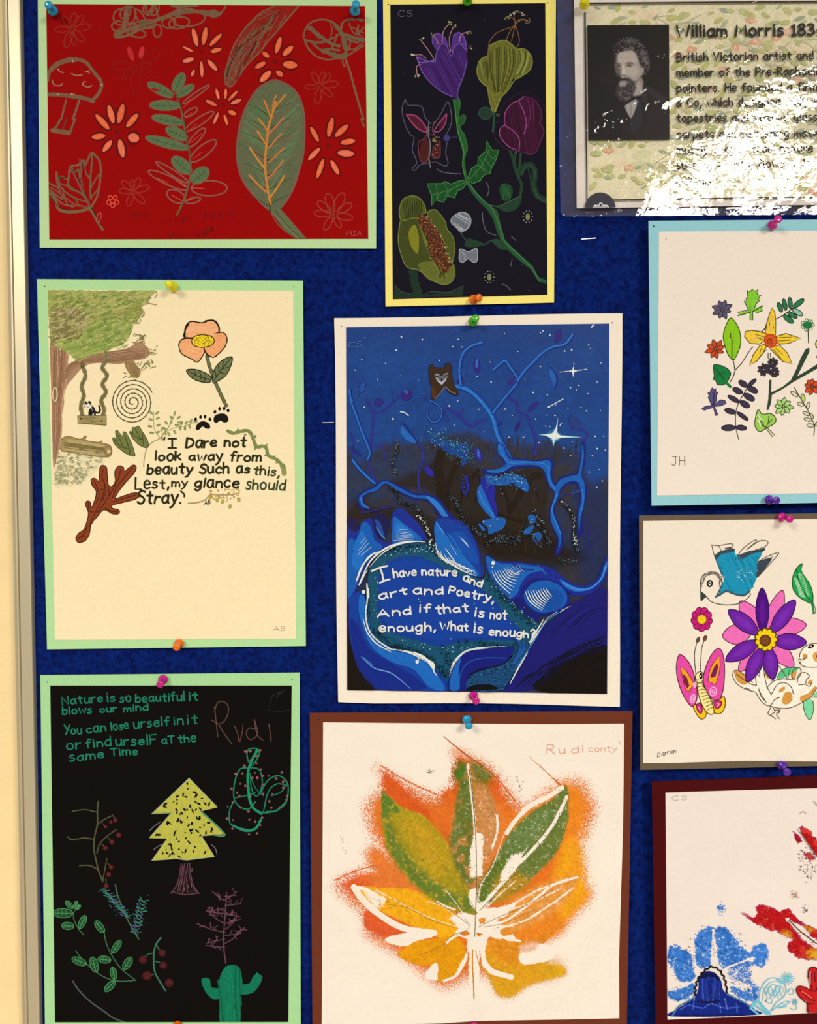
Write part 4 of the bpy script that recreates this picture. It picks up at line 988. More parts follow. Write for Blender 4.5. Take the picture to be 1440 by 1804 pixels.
m.done()
m = Motif(A4, 'bare_brown_branch', A, cov=.97)
BB = "335,990 350,978 368,990 372,1030 378,1078 395,1085 412,1060 410,1010 430,982 455,990 458,1010 500,978 518,985 510,1015 470,1060 430,1110 412,1148 450,1135 510,1118 540,1128 515,1150 460,1165 400,1180 395,1195 430,1205 432,1222 400,1225 355,1205 320,1240 290,1280 280,1330 258,1362 225,1370 212,1350 225,1325 255,1300 272,1250 275,1215 262,1180 268,1160 285,1165 290,1195 310,1150 315,1110 295,1080 290,1050 310,1045 328,1060 332,1020"
m.o(BB, 1.6, '#8c3f1e', '#3a1608', cov=.95)
for v in ("350,1000 345,1040 360,1080 350,1130 330,1180 300,1240 280,1290", "375,1090 380,1130 350,1180 320,1220", "440,1000 430,1040 410,1080 385,1130", "500,990 460,1040 420,1090 395,1150", "515,1130 460,1145 400,1165", "305,1060 320,1090 330,1130 315,1170", "225,1350 250,1330 270,1290", "240,1345 262,1340", "420,1215 390,1210 360,1195", "275,1170 280,1210 300,1215", "340,1100 365,1110 345,1160"): m.s(v, 1.6, '#4c1c0c')
m.done()
m = Motif(A4, 'thorny_vine', A3c, cov=.97)
m.s("850,95 900,115 960,100 1030,95 1065,140 1090,210 1110,235 1160,228 1190,250 1205,310 1270,340 1320,390 1340,460", 6.2, '#82894e'); m.s("1330,400 1345,440 1345,465", 9, '#8e9458')
for a in ("925,95 942,70 958,100", "1085,130 1110,135 1085,165", "990,120 1000,150 1020,120", "1080,230 1085,268 1115,240", "1170,225 1200,200 1195,235", "1190,290 1165,315 1200,315", "1240,320 1270,305 1262,340", "1270,355 1275,385 1300,370", "1310,380 1350,400 1335,420"): m.p(a, '#7c8448')
m.done()
m = Motif(A4, 'verse_lettering', A3c)
VC = '#2c2c14'
m.text("'I", 290, 245, 400, 245, 11, 3.2, VC, .3); m.text("Dare not", 485, 238, 1005, 232, 11.5, 4.0, VC, .8, slant=.1)
m.text("look away from", 215, 352, 1140, 358, 10.5, 3.8, VC, .8, slant=.1)
m.text("beauty Such as", 145, 470, 1040, 462, 10.5, 3.9, VC, .8, slant=.08); m.text("this,", 1075, 475, 1300, 495, 10, 3.2, '#3c4020', .8, slant=.08)
m.text("Lest,", 42, 602, 335, 595, 12, 3.4, VC, .8); m.text("my", 362, 580, 495, 580, 10, 3.0, VC, .5); m.text("glance", 560, 588, 945, 588, 12, 3.8, VC, .8, slant=.08); m.text("should", 1010, 605, 1350, 612, 12, 3.2, '#3c4a28', .8, slant=.1)
m.text("Stray.", 60, 728, 440, 728, 13.5, 3.9, VC, .8, slant=.1); m.s("440,620 470,650 470,672", 3, VC); m.d(452, 632, 2, VC)
m.done()
m = Motif(A4, 'small_twig', A3c, cov=.95)
m.s("505,728 580,722 650,700 700,655 780,655 880,652 950,640", 2.6, '#ad9668'); m.s("690,660 705,615", 1.6, '#b09a60'); m.s("760,655 730,690", 1.4, '#b09a60'); m.s("840,655 850,700 840,710", 1.4, '#b09a60')
for k in range(44):
    x = random.uniform(690, 955); y = 648 + random.uniform(-36, 50) - (x - 690) * .02; a = random.uniform(0, 3.1)
    m.s([(x, y), (x + 16 * math.cos(a), y - 12 * math.sin(a))], 2.0, random.choice(['#c8a040', '#b8903c', '#b49c50']))
for x, y in ((808, 712), (872, 755), (948, 698), (760, 700)): loop(m, x, y, 9, 17, 10, 2.6, '#b0a04c', n=8)
m.text("AB", 650, 738, 700, 735, 4.6, 1.5, '#2c2c14', .2); m.done()
m = Motif(A4, 'pencil_initials', None, cov=.7); m.text('AB', 482, 1111, 503, 1111, 5.2, 1.0, '#8c846c', .2); m.done()
holes(A4, [(78.5, 504.5, 1.3), (518, 505, 1.2), (99, 521, 1.0), (503, 525.5, .8)], on_sheet=((99, 521, 1.0), (503, 525.5, .8)))
# ================================================================== night painting
M_GLOSSY = ink('acrylic_paint', rough=0.45, spec=0.12)
def wavy(a, b, n, amp, ph=0.0):
    out = []
    for i in range(n):
        t = i / n; out.append((a[0] + (b[0] - a[0]) * t + amp * math.sin(ph + t * 6) * (abs(b[1] - a[1]) > abs(b[0] - a[0])), a[1] + (b[1] - a[1]) * t + amp * math.sin(ph + t * 6) * (abs(b[1] - a[1]) <= abs(b[0] - a[0]))))
    return out
A5 = Art('mounted_painting', 'night-blue painting of twisted branches and stars with a white verse, on a white mount', 'artwork',
         wavy((589, 560.5), (1096, 552), 8, 0.8) + wavy((1096, 552), (1092.5, 1244), 8, 1.2, 1) + wavy((1092.5, 1244), (596, 1237), 8, 1.6, 2) + wavy((596, 1237), (589, 560.5), 8, 1.2, 3),
         [(610, 576.5), (1074, 570), (1070, 1222.5), (612, 1216)],
         paper('white_card', '#f5e4cb'), paper('blue_paper', '#14387c'), '#14387c', 0.0030, c=-0.002, sheet_name='painted_sheet')
A5.gain = .86; S = crop(580, 540, 2.6667); S2 = crop(580, 880, 2.6667)
fd = Field(A5, 610, 570, 1074, 1222, 2.0, '#102044', '#17458c', 1.0, quad=[(610.5, 577), (1073.5, 570.5), (1069.5, 1222), (612.5, 1215.5)])
n1 = fd.noise(24, 3); n2 = fd.noise(6, 9); n3 = fd.noise(60, 5)
fd.paint((n1 > .5) * 1.0, '#184a94', k=.5); fd.paint(np.clip((fd.Y - 590) / 40, 0, 1) * -1 + 1, '#1c3c7c', k=.5)
fd.paint(np.clip((n3 - .5) * 5, 0, 1), '#123f88', k=.6)
hz = fd.mask("60,760 150,735 200,690 270,640 300,650 440,640 480,610 560,600 640,590 700,612 760,640 850,650 960,660 1000,640 1060,620 1110,690 1165,690 1200,780 1250,860 1330,880 1330,1900 60,1900", 14, T=S, wob=5, wsc=9)
fd.paint(hz, '#37302c', k=.92)
fd.paint(hz * np.clip((n1 - .47) * 7, 0, 1), '#25335a', k=.7)
fd.paint(fd.mask("90,760 260,690 430,660 440,860 300,880 90,900", 30, T=S), '#2a3a5c', k=.6)
fd.paint(fd.mask("1180,860 1310,860 1310,1340 1190,1290 1160,1000", 24, T=S), '#1e2c58', k=.75)
fd.paint(fd.mask("440,760 520,690 620,720 740,790 820,760 1020,760 1040,860 1030,960 1060,1080 1100,1160 940,1200 780,1180 640,1060 560,960 440,860 300,860 260,830 180,880 200,940 430,960 560,1080 460,1100 300,1000 90,1020 90,960 200,860", 12, T=S, wob=3), '#2c2012', k=.9)
fd.paint(fd.mask("650,960 760,1040 1000,1060 1080,1100 1200,1180 1060,1230 900,1190 760,1180 690,1080", 20, T=S), '#20150c', k=.8)
fd.col *= (0.72 + 0.24 * n2)[..., None]
fd.build('painted_ground', M_GLOSSY, A5.sheet, h=2e-6, drop=None)
DB, MB, LB, NV, PU = '#141f78', '#1560b4', '#2f86d4', '#10195c', '#2a2482'
def M5(name, T, base=6, **k): return Motif(A5, name, T, M_GLOSSY, base=base, **k)
def branch(m, s, w, c=MB, hl=LB, dk=DB):
    P0 = pts(s); Q = [(x + .45 * w, y + .2 * w) for x, y in P0]
    m.s(Q, w + 2.2, dk, taper=0); m.s(P0, w, c); m.s([(x - .25 * w, y - .15 * w) for x, y in P0], max(.7, w * .3), hl, .8)
m = M5('haze_strokes', S)
random.seed(8)
for k in range(210):
    x = random.uniform(300, 1200); y = (640 if x < 960 else 665) + 22 * math.sin(x * .02) + random.uniform(-10, 40)
    m.s([(x, y - 14), (x + random.uniform(-3, 3), y + 26)], 1.0, random.choice(['#332c28', '#2a2824', '#3c342c', '#263a60']), .75)
for s, w in (("520,960 525,860 515,760 525,690", 16), ("560,950 560,840 600,740 620,705", 9), ("470,760 510,790 530,880", 7), ("600,960 640,850 700,770", 7), ("850,960 900,880 960,800 990,790", 11), ("800,850 830,880 850,960", 6), ("690,900 760,960 900,1010", 7)):
    m.s(s, w, '#22160c', .92)
for k in range(70):
    x, y = random.uniform(560, 1020), random.uniform(760, 1180); m.s([(x, y), (x + random.uniform(-15, 15), y + 35)], random.uniform(.8, 2), random.choice(['#382a18', '#1a1009', '#30241a']), .8)
m.s("840,1090 900,1060 960,990 960,900", 1.4, '#4a3c2a', .8); m.s("950,960 1000,1000 1020,1100", 3.4, '#1a1008'); m.done()
m = M5('violet_twigs', S, base=260)
for s, w in (("180,440 210,500 205,560 195,660 185,740 215,820", 4.5), ("210,500 250,490 300,450 350,405", 3.6), ("300,450 303,400", 1.6), ("185,660 240,655 262,690 258,720", 3), ("100,590 115,640 110,720", 3), ("560,480 620,520 660,560 700,545 735,530", 5.0), ("620,500 630,485", 4), ("850,430 880,450 890,490 930,515 950,560 975,640 965,700", 4.6), ("930,515 945,470 980,450", 2), ("900,520 895,560 875,590", 2), ("1135,520 1140,570 1190,580 1215,600 1195,635", 4), ("415,640 440,680 440,720 420,780 425,870", 3.6), ("460,410 450,440", 3), ("540,430 545,500", 1.6), ("620,400 640,340 655,250", 0.8)):
    m.s(s, w, PU, .9); m.s(s, w * .3, '#2c3a9c', .8)
for x1, y1, x2, y2, w, c in ((345, 400, 385, 430, 60, '#34207c'), (225, 430, 240, 470, 44, '#2a2680'), (935, 490, 985, 450, 22, PU), (875, 590, 895, 540, 18, '#241f74'), (1070, 170, 1085, 105, 30, '#34207c'), (690, 240, 700, 315, 30, '#2c2280'), (850, 370, 868, 330, 22, '#3a2484'), (1130, 515, 1180, 575, 42, '#203c80'), (450, 750, 490, 800, 34, '#2e2796'), (640, 790, 640, 890, 34, '#262a9c'), (610, 375, 625, 330, 26, '#2e2078'), (800, 540, 815, 555, 16, PU), (690, 660, 715, 730, 34, '#2c2a96'), (60 + 40, 660, 150, 700, 16, '#1c2c78'), (540, 500, 560, 545, 18, '#1a3c8c'), (720, 800, 775, 900, 60, '#22269a')):
    m.petal(x1, y1, x2, y2, w, c, DB, .7, cov=.92, sharp=.3)
m.petal(695, 245, 693, 290, 12, '#2a70bc', cov=.8); m.petal(355, 405, 368, 395, 22, '#2c60ac', cov=.8); m.petal(700, 670, 703, 710, 10, '#3c78cc', cov=.8)
m.done()
m = M5('blue_branches', S, base=380)
branch(m, "600,375 650,390 700,430 750,490 775,540 790,600 820,660 850,715", 8.0); branch(m, "770,500 800,460 850,400 887,352 874,318 850,284 832,256 824,254 800,272 770,300", 3.6); branch(m, "885,350 920,300 960,260 1000,220 1050,190 1110,175 1145,130", 4.2)
branch(m, "620,370 612,300 625,230 660,190 720,168", 4.0); branch(m, "95,390 105,450 130,520 155,590 190,680 180,720", 3.6); branch(m, "110,720 140,760 180,800 215,830", 4.4); branch(m, "110,445 140,410", 1.2); branch(m, "470,440 510,460 530,490 520,530 490,545 465,520 460,490", 2.2, '#1e5cac')
m.f("140,380 160,350 172,370 165,398 145,402", '#1c509c'); m.s("140,380 160,350 172,370 165,398 145,402", 1, DB, closed=True)
m.f("340,560 370,590 400,620 410,640 370,632 340,600", '#1f68bc'); m.s("345,545 375,580 415,640", 2, DB)
branch(m, "1020,235 1040,275 1045,300", 1.0); m.f("1040,290 1060,310 1068,350 1062,380 1045,350 1036,320", '#1c60b4'); m.s("1042,288 1066,320 1070,350 1062,384", 2, DB)
# the heavy limb
m.f("790,640 820,650 850,705 900,715 980,720 1040,710 1058,740 1050,790 1062,830 1090,800 1140,785 1170,770 1190,640 1205,650 1205,730 1190,790 1208,830 1210,900 1190,980 1195,1060 1170,1080 1165,980 1180,900 1165,840 1130,835 1095,860 1080,900 1060,960 1085,1030 1100,1090 1090,1150 1060,1170 1070,1090 1040,1020 1035,960 1055,880 1030,840 1010,790 1010,765 930,755 870,765 800,790 740,790 720,765 780,765 820,750 815,720 790,690", DB)
m.f("795,645 818,655 845,712 900,722 980,728 1030,722 1045,745 1040,790 1060,842 1090,812 1140,795 1172,782 1186,700 1190,650 1198,700 1186,790 1200,830 1202,900 1184,980 1176,1060 1172,980 1186,900 1172,830 1130,822 1090,850 1074,900 1052,960 1078,1030 1092,1090 1076,1150 1080,1090 1048,1020 1042,960 1062,880 1036,840 1016,780 980,748 900,745 850,755 800,780 745,778 740,770 800,760 830,740 820,715 795,690", MB)
m.s("800,655 830,720 860,735 920,732 1000,735 1032,760 1035,810 1062,860", 1.8, LB, .7); m.s("750,775 810,775 850,750", 1.6, LB, .8); m.s("1070,880 1048,950 1060,1000 1090,1070", 2.2, LB, .7); m.s("1190,860 1195,920 1182,980", 2, LB, .6)
m.s("1180,860 1130,880 1100,890 1090,905", 2.4, PU); m.s("1180,865 1140,878", 1.6, MB)
m.s("1195,985 1205,1010 1225,1040 1215,1090 1215,1150", 2.4, PU)
# lower left sweep
m.f("210,845 240,820 270,815 330,840 400,875 460,880 520,905 560,960 600,1000 580,1035 540,1010 500,960 460,915 400,905 320,870 270,835 240,850 220,870 180,880 165,910 175,940 200,945 170,955 140,945 133,905 150,872", DB)
m.f("215,850 245,825 275,822 330,850 400,885 455,888 505,910 545,960 575,1010 545,990 505,935 460,905 400,897 320,862 272,832 245,842 222,865 178,878 150,905 158,935 190,948 155,940 140,905 158,878", MB)
m.f("455,888 500,910 545,965 575,1010 545,1000 505,950 470,910", '#2c80cc'); m.s("150,900 160,930 185,945", 2.4, LB, .8)
m.f("700,850 740,830 760,880 775,940 790,990 780,1030 745,1035 765,1000 730,960 700,910", '#1c66bc'); m.f("715,830 745,835 775,900 790,960 785,990 755,930 730,870", '#24269c'); m.s("705,870 725,920 765,970 775,1010", 2.4, LB, .8); m.s("720,850 750,900 785,980", 1.2, DB)
m.done()
m = M5('winged_creature', S, base=700)
m.o("470,285 485,270 495,285 520,288 545,285 548,268 570,270 575,310 585,360 608,410 590,415 560,400 545,375 520,410 495,435 482,432 480,380 470,330", 1.2, '#3b2412', '#1e1410')
m.f("480,370 500,395 500,425 485,425", '#5a2c12', .8); m.s("545,375 520,410 497,434", 1.0, '#9a8c84'); m.s("548,378 570,398 596,410", 1.0, '#9a8c84')
m.f("496,320 512,314 527,328 542,316 558,312 554,338 540,356 529,368 514,354 500,338", '#6c6c70'); m.p("502,334 514,346 528,356 544,344 552,330 550,346 530,368 512,354", '#c0c6d2'); m.s("500,326 510,329 517,333", 1.8, '#1c1814'); m.s("540,330 548,324 555,321", 1.8, '#1c1814'); m.s("499,321 514,319", 1.0, '#b8b8bc'); m.s("541,320 556,314", 1.0, '#b8b8bc'); m.p("522,338 536,336 530,354", '#262420'); m.d(508, 337, .9, '#e0e4ea')
m.done()
m = M5('white_stars', S, base=740)
for x, y, r in ((168, 147, 1.2), (340, 143, 2.1), (438, 155, 1.9), (316, 205, 2.0), (607, 154, 1.5), (582, 189, 1.8), (625, 190, 1.4), (153, 248, 1.5), (123, 299, 1.6), (265, 267, 1.2), (228, 342, 1.6), (337, 324, 1.0), (166, 473, 1.9), (300, 528, 2.5), (519, 253, 1.7), (419, 345, 1.0), (605, 443, 1.5), (565, 467, 2.2), (588, 557, 1.3), (703, 483, 1.5), (696, 330, 1.4), (762, 355, 1.9), (757, 261, 1.2), (887, 211, 1.2), (824, 127, 1.4), (1005, 115, 1.6), (993, 123, 1.7), (1038, 134, 1.7), (1220, 181, 1.8), (1228, 197, 1.0), (1107, 209, 1.9), (1140, 203, 2.2), (1278, 265, 1.4), (993, 282, 1.7), (921, 342, 1.2), (959, 404, 2.0), (1026, 415, 1.7), (1134, 381, 1.9), (1174, 371, 1.6), (1260, 355, 1.5), (1217, 410, 1.6), (1162, 392, 1.2), (828, 482, 2.0), (861, 512, 1.2), (971, 529, 1.7), (1018, 562, 1.4), (1038, 564, 1.2), (1025, 511, 1.3), (1062, 512, 1.9), (1123, 482, 1.3), (1210, 491, 1.8), (1184, 474, 1.4), (1275, 489, 1.1), (1250, 610, 1.8), (1290, 610, 1.2), (986, 640, 1.5), (1104, 665, 1.6), (1143, 635, 1.2), (1260, 668, 2.2), (1298, 675, 1.5), (1237, 702, 1.5), (1222, 777, 1.6), (1284, 820, 1.6), (1258, 848, 1.9), (1270, 765, 1.0), (136, 632, 1.5), (914, 614, 1.4), (846, 614, 1.5), (1135, 700, 1.2), (727, 588, 1.2), (1065, 463, 1.2)):
    m.d(x, y, r * .72, '#e8f2fc')
m.s("335,494 355,498 373,513", 1.8, '#d8e6f4'); m.s("1032,472 1100,434", 1.6, '#dfe6ee'); m.d(1033, 472, 2.0, '#e4eaf0'); m.s("1232,98 1245,86", 2.4, '#e8ecf0'); m.s("430,410 458,411", 1.2, '#3c78b8')
m.p("1148,280 1152,298 1172,302 1153,308 1148,332 1142,308 1120,304 1143,298", '#f0f0e4'); m.s("1085,308 1092,308", 1.4, '#e0e8f0'); m.s("1100,307 1122,304", 1.4, '#e0e8f0'); m.s("1172,300 1188,298", 1.4, '#e0e8f0'); m.s("1198,296 1212,294", 1.4, '#e0e8f0'); m.s("1151,264 1150,274", 1.2, '#e0e8f0'); m.s("1215,262 1213,275", .8, '#4c80bc')
m.f("1025,590 1060,575 1090,600 1080,630 1050,640 1030,615", '#2c7cae', .55); m.p("1076,520 1072,590 1086,604 1190,614 1085,618 1062,630 1053,660 1050,630 1040,610 985,602 1045,596 1062,585", '#a8dce4', .93); m.p("1070,560 1068,592 1082,606 1140,611 1080,616 1060,622 1054,645 1050,620 1010,604 1050,598", '#f0f8ec'); m.d(1060, 606, 3.4, '#fbfce8')
m.s("1085,560 1092,548", 1.6, '#d0e4f0')
m.done()
m = M5('starry_foliage', S, base=860)
m.f("450,600 480,580 530,620 600,640 660,650 655,690 640,740 620,750 615,710 560,690 520,660 480,640", '#1a4c9c', .35); m.f("735,790 800,800 860,785 920,810 940,850 920,870 880,830 830,840 780,840 745,825", '#1d5fae', .85); m.f("855,790 900,800 935,845 930,870 890,850 860,820", '#1d62b4', .8)
m.f("935,985 965,980 970,1010 950,1060 915,1070 920,1040 940,1020", '#1d5fae', .85); m.f("720,1010 790,990 830,1000 820,1040 780,1060 750,1070 745,1040", '#1d5fae', .85); m.f("700,1020 720,1030 735,1050 720,1052", '#1d5fae', .85); m.f("955,1070 990,1060 1000,1080 985,1110 960,1100", '#1d58a6', .8)
m.along("455,590 500,615 560,640 620,660 640,720", 420, 9, (.4, .9), ['#2e8ab0', '#3ea0a0', '#1f5c8c', '#56b8b4', '#143a6c'])
m.along("745,810 800,810 860,800 920,830", 260, 8, (.4, .9), ['#4ca0c8', '#123468', '#7cc0d8', '#1c60a8', '#102c50'])
for s, n in (("560,880 600,920 615,960 640,1010 690,1060 740,1075", 160), ("760,1100 820,1080 900,1090 860,1110 800,1100", 120), ("900,1060 960,1020 1010,1060 1040,1130", 90), ("960,960 1000,1010 1020,1060 1040,1100", 80), ("950,1070 980,1100 1000,1130", 60), ("1090,910 1120,940 1145,980 1160,1030 1150,1080 1170,1150", 150), ("1080,1190 1120,1200 1160,1190", 60), ("290,850 320,880 340,920 400,940 440,990 470,1060 480,1110", 150), ("310,640 320,670 300,730 315,790", 90), ("740,1110 790,1100 840,1090", 50), ("630,800 640,850 630,880", 30)):
    m.s(s, 5.5 if n > 100 else 3, '#141210', .85)
    m.along(s, n, 2.0, (.35, .8), ['#3c4858', '#7c8894', '#0c0e14', '#a4b4c4', '#56684c', '#2c5088'])
m.along("1090,910 1120,945 1150,1000 1150,1060 1165,1150", 30, 1.4, (.6, 1.2), ['#dce8ec']); m.along("420,980 460,1040 480,1100", 26, 1.8, (.6, 1.3), ['#e4e4d8'])
for x, y in ((480, 576), (468, 588), (514, 597), (522, 625), (496, 632), (518, 650), (498, 655), (530, 640), (570, 632), (602, 635), (640, 640), (575, 650), (602, 645), (635, 680), (645, 697), (632, 660), (762, 800), (752, 803), (825, 785), (808, 793), (860, 782), (853, 790), (885, 795), (886, 822), (870, 806), (905, 825), (785, 812), (955, 1002), (950, 1015), (790, 1000), (758, 1030), (725, 1010), (815, 880)):
    m.d(x, y, .95, random.choice(['#eef6fa', '#cfe8f4']))
for x, y in ((518, 606), (526, 622), (590, 655)): m.d(x, y, .8, '#5cc88c')
m.done()
# lower half
m = M5('blue_petals', S2, base=1250)
m.f("85,170 108,100 120,110 140,140 160,100 200,90 235,150 260,200 300,190 290,120 300,62 340,40 400,90 440,140 452,196 330,205 250,235 195,290 160,345 140,400 118,445 85,480", '#1b2f94')
m.f("92,200 130,190 155,110 190,120 215,190 250,222 190,280 150,345 130,400 110,440 90,465", '#1560b4'); m.f("108,300 125,200 150,150 165,160 175,230 140,330", '#1f74c8', .8)
m.f("305,80 345,110 400,150 435,190 380,196 300,200 298,140", '#1a68bc'); m.f("320,110 370,140 400,180 320,185", '#2478cc', .8)
m.f("205,80 245,60 280,100 270,170 240,190 215,150", '#1c1a4c'); m.f("215,95 240,110 262,180 240,165", '#1c4ca4'); m.s("222,130 245,165 262,185", 1.6, '#4c9ccc', .9)
m.s("150,60 200,55 260,40 300,35", 2.6, PU); m.f("85,95 110,85 140,120 130,150 100,140", '#221c50')
m.f("495,110 520,88 600,95 650,130 690,200 715,280 722,362 640,345 560,290 512,240 494,160", '#123f9c'); m.f("498,120 520,130 560,180 620,250 690,330 700,358 640,345 560,290 512,240 496,170", '#1c6cc0'); m.f("560,180 620,150 680,230 700,300 640,270", '#1350ac')
m.s("500,92 560,85 640,125", 3, PU); m.s("720,362 712,280 690,200 650,130", 2.4, '#1a2488'); m.s("505,110 540,160", 2.6, '#3c90d4', .8); m.s("556,160 590,200 620,250", 1.4, '#2f80cc', .7)
m.s("618,180 640,202 656,222", 2.2, '#dbeaf6', taper=1); m.s("606,170 640,200", 2.4, '#5ca4dc', .7, taper=1)
m.f("735,262 800,290 870,292 960,305 1040,320 1100,365 1160,400 1220,400 1262,370 1290,300 1308,262 1308,340 1280,400 1230,440 1160,455 1120,430 1080,400 1020,372 950,380 905,420 895,470 860,480 800,430 750,370 738,320", '#1a2c90')
m.f("740,268 800,298 870,302 960,312 1010,330 940,350 900,400 885,440 850,460 800,415 756,350", '#1764b8'); m.f("1085,375 1160,412 1225,412 1272,375 1290,330 1306,290 1306,320 1280,378 1230,420 1160,432 1110,410", '#2272c8'); m.s("1100,390 1160,420 1225,418 1280,370 1300,310", 1.6, '#4a9ce0', .8)
m.s("860,300 905,325 960,330", 3, '#1c2c88'); m.s("980,310 1020,350", 3, '#2060b4')
m.f("900,430 950,385 1020,372 1090,400 1130,450 1125,500 1060,535 985,545 930,510 900,470", '#161f80'); m.f("918,440 955,395 1020,380 1085,405 1118,450 1108,495 1060,522 990,530 940,500 920,470", '#155eb2'); m.f("990,440 1060,420 1105,460 1080,510 1010,515", '#1250a4', .8)
m.f("860,480 900,460 930,520 990,550 960,590 920,545", '#171c70')
m.f("1125,500 1180,470 1308,425 1308,690 1180,735 1060,790 960,890 815,892 900,770 1000,610 1060,560", '#1b1a70'); m.f("1308,690 1200,722 1080,790 970,892 1308,912", '#140b07')
for k in range(44):
    t = random.random(); a = random.uniform(-30, 110); m.s([(880 + t * 60 + a, 890 - t * 60), (1010 + a + t * 40, 780 - a * .3), (1140 + t * 90, 700 + a * .3), (1300, 650 + a * .55)], random.uniform(.8, 2.6), random.choice(['#0a0a2c', '#0c0818', '#14124c', '#1e1e80', '#0a0610']), .85, taper=1)
for k in range(22):
    a = random.uniform(0, 160); m.s([(1020 + a, 640 - a * .3), (1100 + a, 570 - a * .35), (1180 + a * .8, 500 + a * .1)], .9, random.choice(['#14145c', '#24248c', '#101048']), .8, taper=1)
for k in range(20):
    a = random.uniform(0, 250); m.s([(1040 + a, 880 - a * .3), (1150 + a * .6, 800 - a * .15)], 1.4, random.choice(['#2a1a14', '#1e120c', '#0c0604']), .7, taper=1)
m.f("88,475 125,438 165,440 182,560 212,640 282,697 402,716 480,762 565,892 340,892 220,885 140,800 104,680 92,560", '#133f9c')
m.f("145,450 172,470 186,570 220,655 290,705 400,728 470,775 545,890 470,880 400,800 290,760 200,690 160,600 140,520", '#1c6cc2'); m.f("100,560 140,600 190,700 300,770 400,830 450,890 240,890 150,800 110,680", '#132a88')
m.f("84,480 92,560 104,680 140,800 214,892 84,896", '#1a110b'); m.s("92,490 92,580 106,690 150,810 214,890", 1.8, '#1c1c64')
m.s("150,738 210,790 290,815 350,860 385,892", 1.8, '#78b0e0', .85, taper=1); m.s("160,742 200,775", 2.4, '#3c84cc', .7); m.s("135,560 150,640 200,690", 1.4, '#1a2c90'); 
m.done()
m = M5('verse_pool', S2, base=1600)
POOL = "430,203 490,208 520,255 600,320 680,362 722,375 745,345 800,425 862,485 925,545 988,592 965,655 900,700 870,745 810,700 660,700 600,760 570,850 545,840 500,790 430,735 282,697 212,640 186,560 184,430 190,330 260,238 340,208"
m.f(POOL, '#155470'); m.f("300,280 400,265 480,290 560,330 640,370 730,430 800,500 850,560 900,620 870,660 760,660 620,670 520,690 400,660 280,620 235,560 225,450 240,340", '#103f96', .97)
m.dots(POOL, 420, (.5, 1.3), ['#0c1420', '#0d2838', '#0f3850', '#1b7088'])
m.f("265,315 400,275 480,300 560,335 640,375 730,440 790,505 840,570 880,625 860,650 760,650 620,655 520,665 400,640 290,605 250,550 240,450 245,360", '#1142a0', .98)
for s, n, sp in (("250,250 330,225 430,215 490,225", 230, 3.6), ("470,205 495,245 530,270", 90, 4), ("745,360 800,440 870,510 960,590", 260, 3.2), ("300,690 400,710 480,750 540,820", 240, 3.2), ("600,680 700,672 800,690 870,680", 130, 3.0), ("220,620 280,670 340,700", 110, 3), ("215,640 190,560 190,460", 60, 2.2), ("530,700 560,760 550,830", 90, 4)):
    m.along(s, n, sp, (.5, 1.3), ['#07090e', '#0a141c', '#0c0c10', '#103448', '#1b6880'])
m.along("260,270 340,250 430,235 500,240", 26, 3.5, (.5, 1.0), ['#e8f2f0', '#bcd8e0']); m.along("480,215 490,245 530,275", 16, 3, (.5, 1.2), ['#e8f2f0']); m.along("340,660 400,675 470,690 580,700 700,690", 26, 3, (.5, 1.0), ['#d0e8ec', '#78b8d4']); m.along("770,390 840,460 900,520 980,600", 30, 3, (.5, 1.0), ['#d0e8ec', '#8cc8d4']); m.along("250,310 225,420 220,540 260,620", 26, 3, (.4, .8), ['#a8d0dc', '#5ca0bc'])
m.along("560,290 680,380 760,460 850,550", 16, 5, (.4, .8), ['#3c80c0', '#86b8d8'])
m.f("565,890 572,820 600,760 650,715 740,700 850,690 870,705 830,760 760,785 690,800 655,830 650,890", '#141d7c'); m.f("568,890 575,820 595,775 620,745 610,800 610,890", '#1c66bc'); m.s("612,890 618,820 650,770 720,745 830,745", 1.6, '#1c58b0')
m.s("650,880 660,835 700,805 780,790 850,750", 2, '#0e1250')
m.f("655,892 665,830 740,798 820,775 865,735 905,690 945,680 890,770 810,892", '#154a78'); m.dots("655,892 665,830 740,798 820,775 865,735 905,690 945,680 890,770 810,892", 300, (.5, 1.2), ['#08080c', '#0a141c', '#2a6c8c', '#357c9c', '#0c1c2c']); m.f("655,895 680,872 760,870 790,892", '#0a0a10', .8)
for k in range(9): m.s([(870 + k * 7, 650 + k * 3), (890 + k * 4, 700), (860 + k * 2, 770)], 1.2, random.choice(['#1a5ca8', '#163c80', '#2070b8']), .8)
m.done()
m = M5('white_brush_highlights', S2, base=2800)
WH = '#eef0e6'
m.s("452,200 380,196 320,208 262,232 200,282 166,340 140,402", 3.0, WH, taper=1); m.s("440,196 360,203 300,222 240,262 190,318", 2.0, WH, taper=1)
for s in ("172,178 148,205", "178,190 140,240", "188,202 134,262", "200,222 150,262", "262,238 200,262 150,320", "215,248 180,275 150,330 134,380", "160,300 142,340 126,392", "170,330 140,400 132,398", "180,330 160,365 142,404"): m.s(s, 2.3, WH, taper=1)
for s in ("330,140 372,142", "322,152 380,153", "316,163 368,155", "312,172 390,164", "320,178 392,170", "308,186 400,176", "300,194 396,186"): m.s(s, 2.2, WH, taper=1)
m.s("178,396 180,470 172,540 186,610 225,660 290,703", 2.4, WH, taper=0); m.s("186,460 184,420", 3, WH); m.s("160,560 178,620 215,670 260,700 296,718", 2.4, WH, taper=1)
for k in range(7): m.s([(262 + k * 12, 700 + k), (330 + k * 18, 708 + k * 4), (400 + k * 14, 728 + k * 9)], 1.6, WH, taper=1)
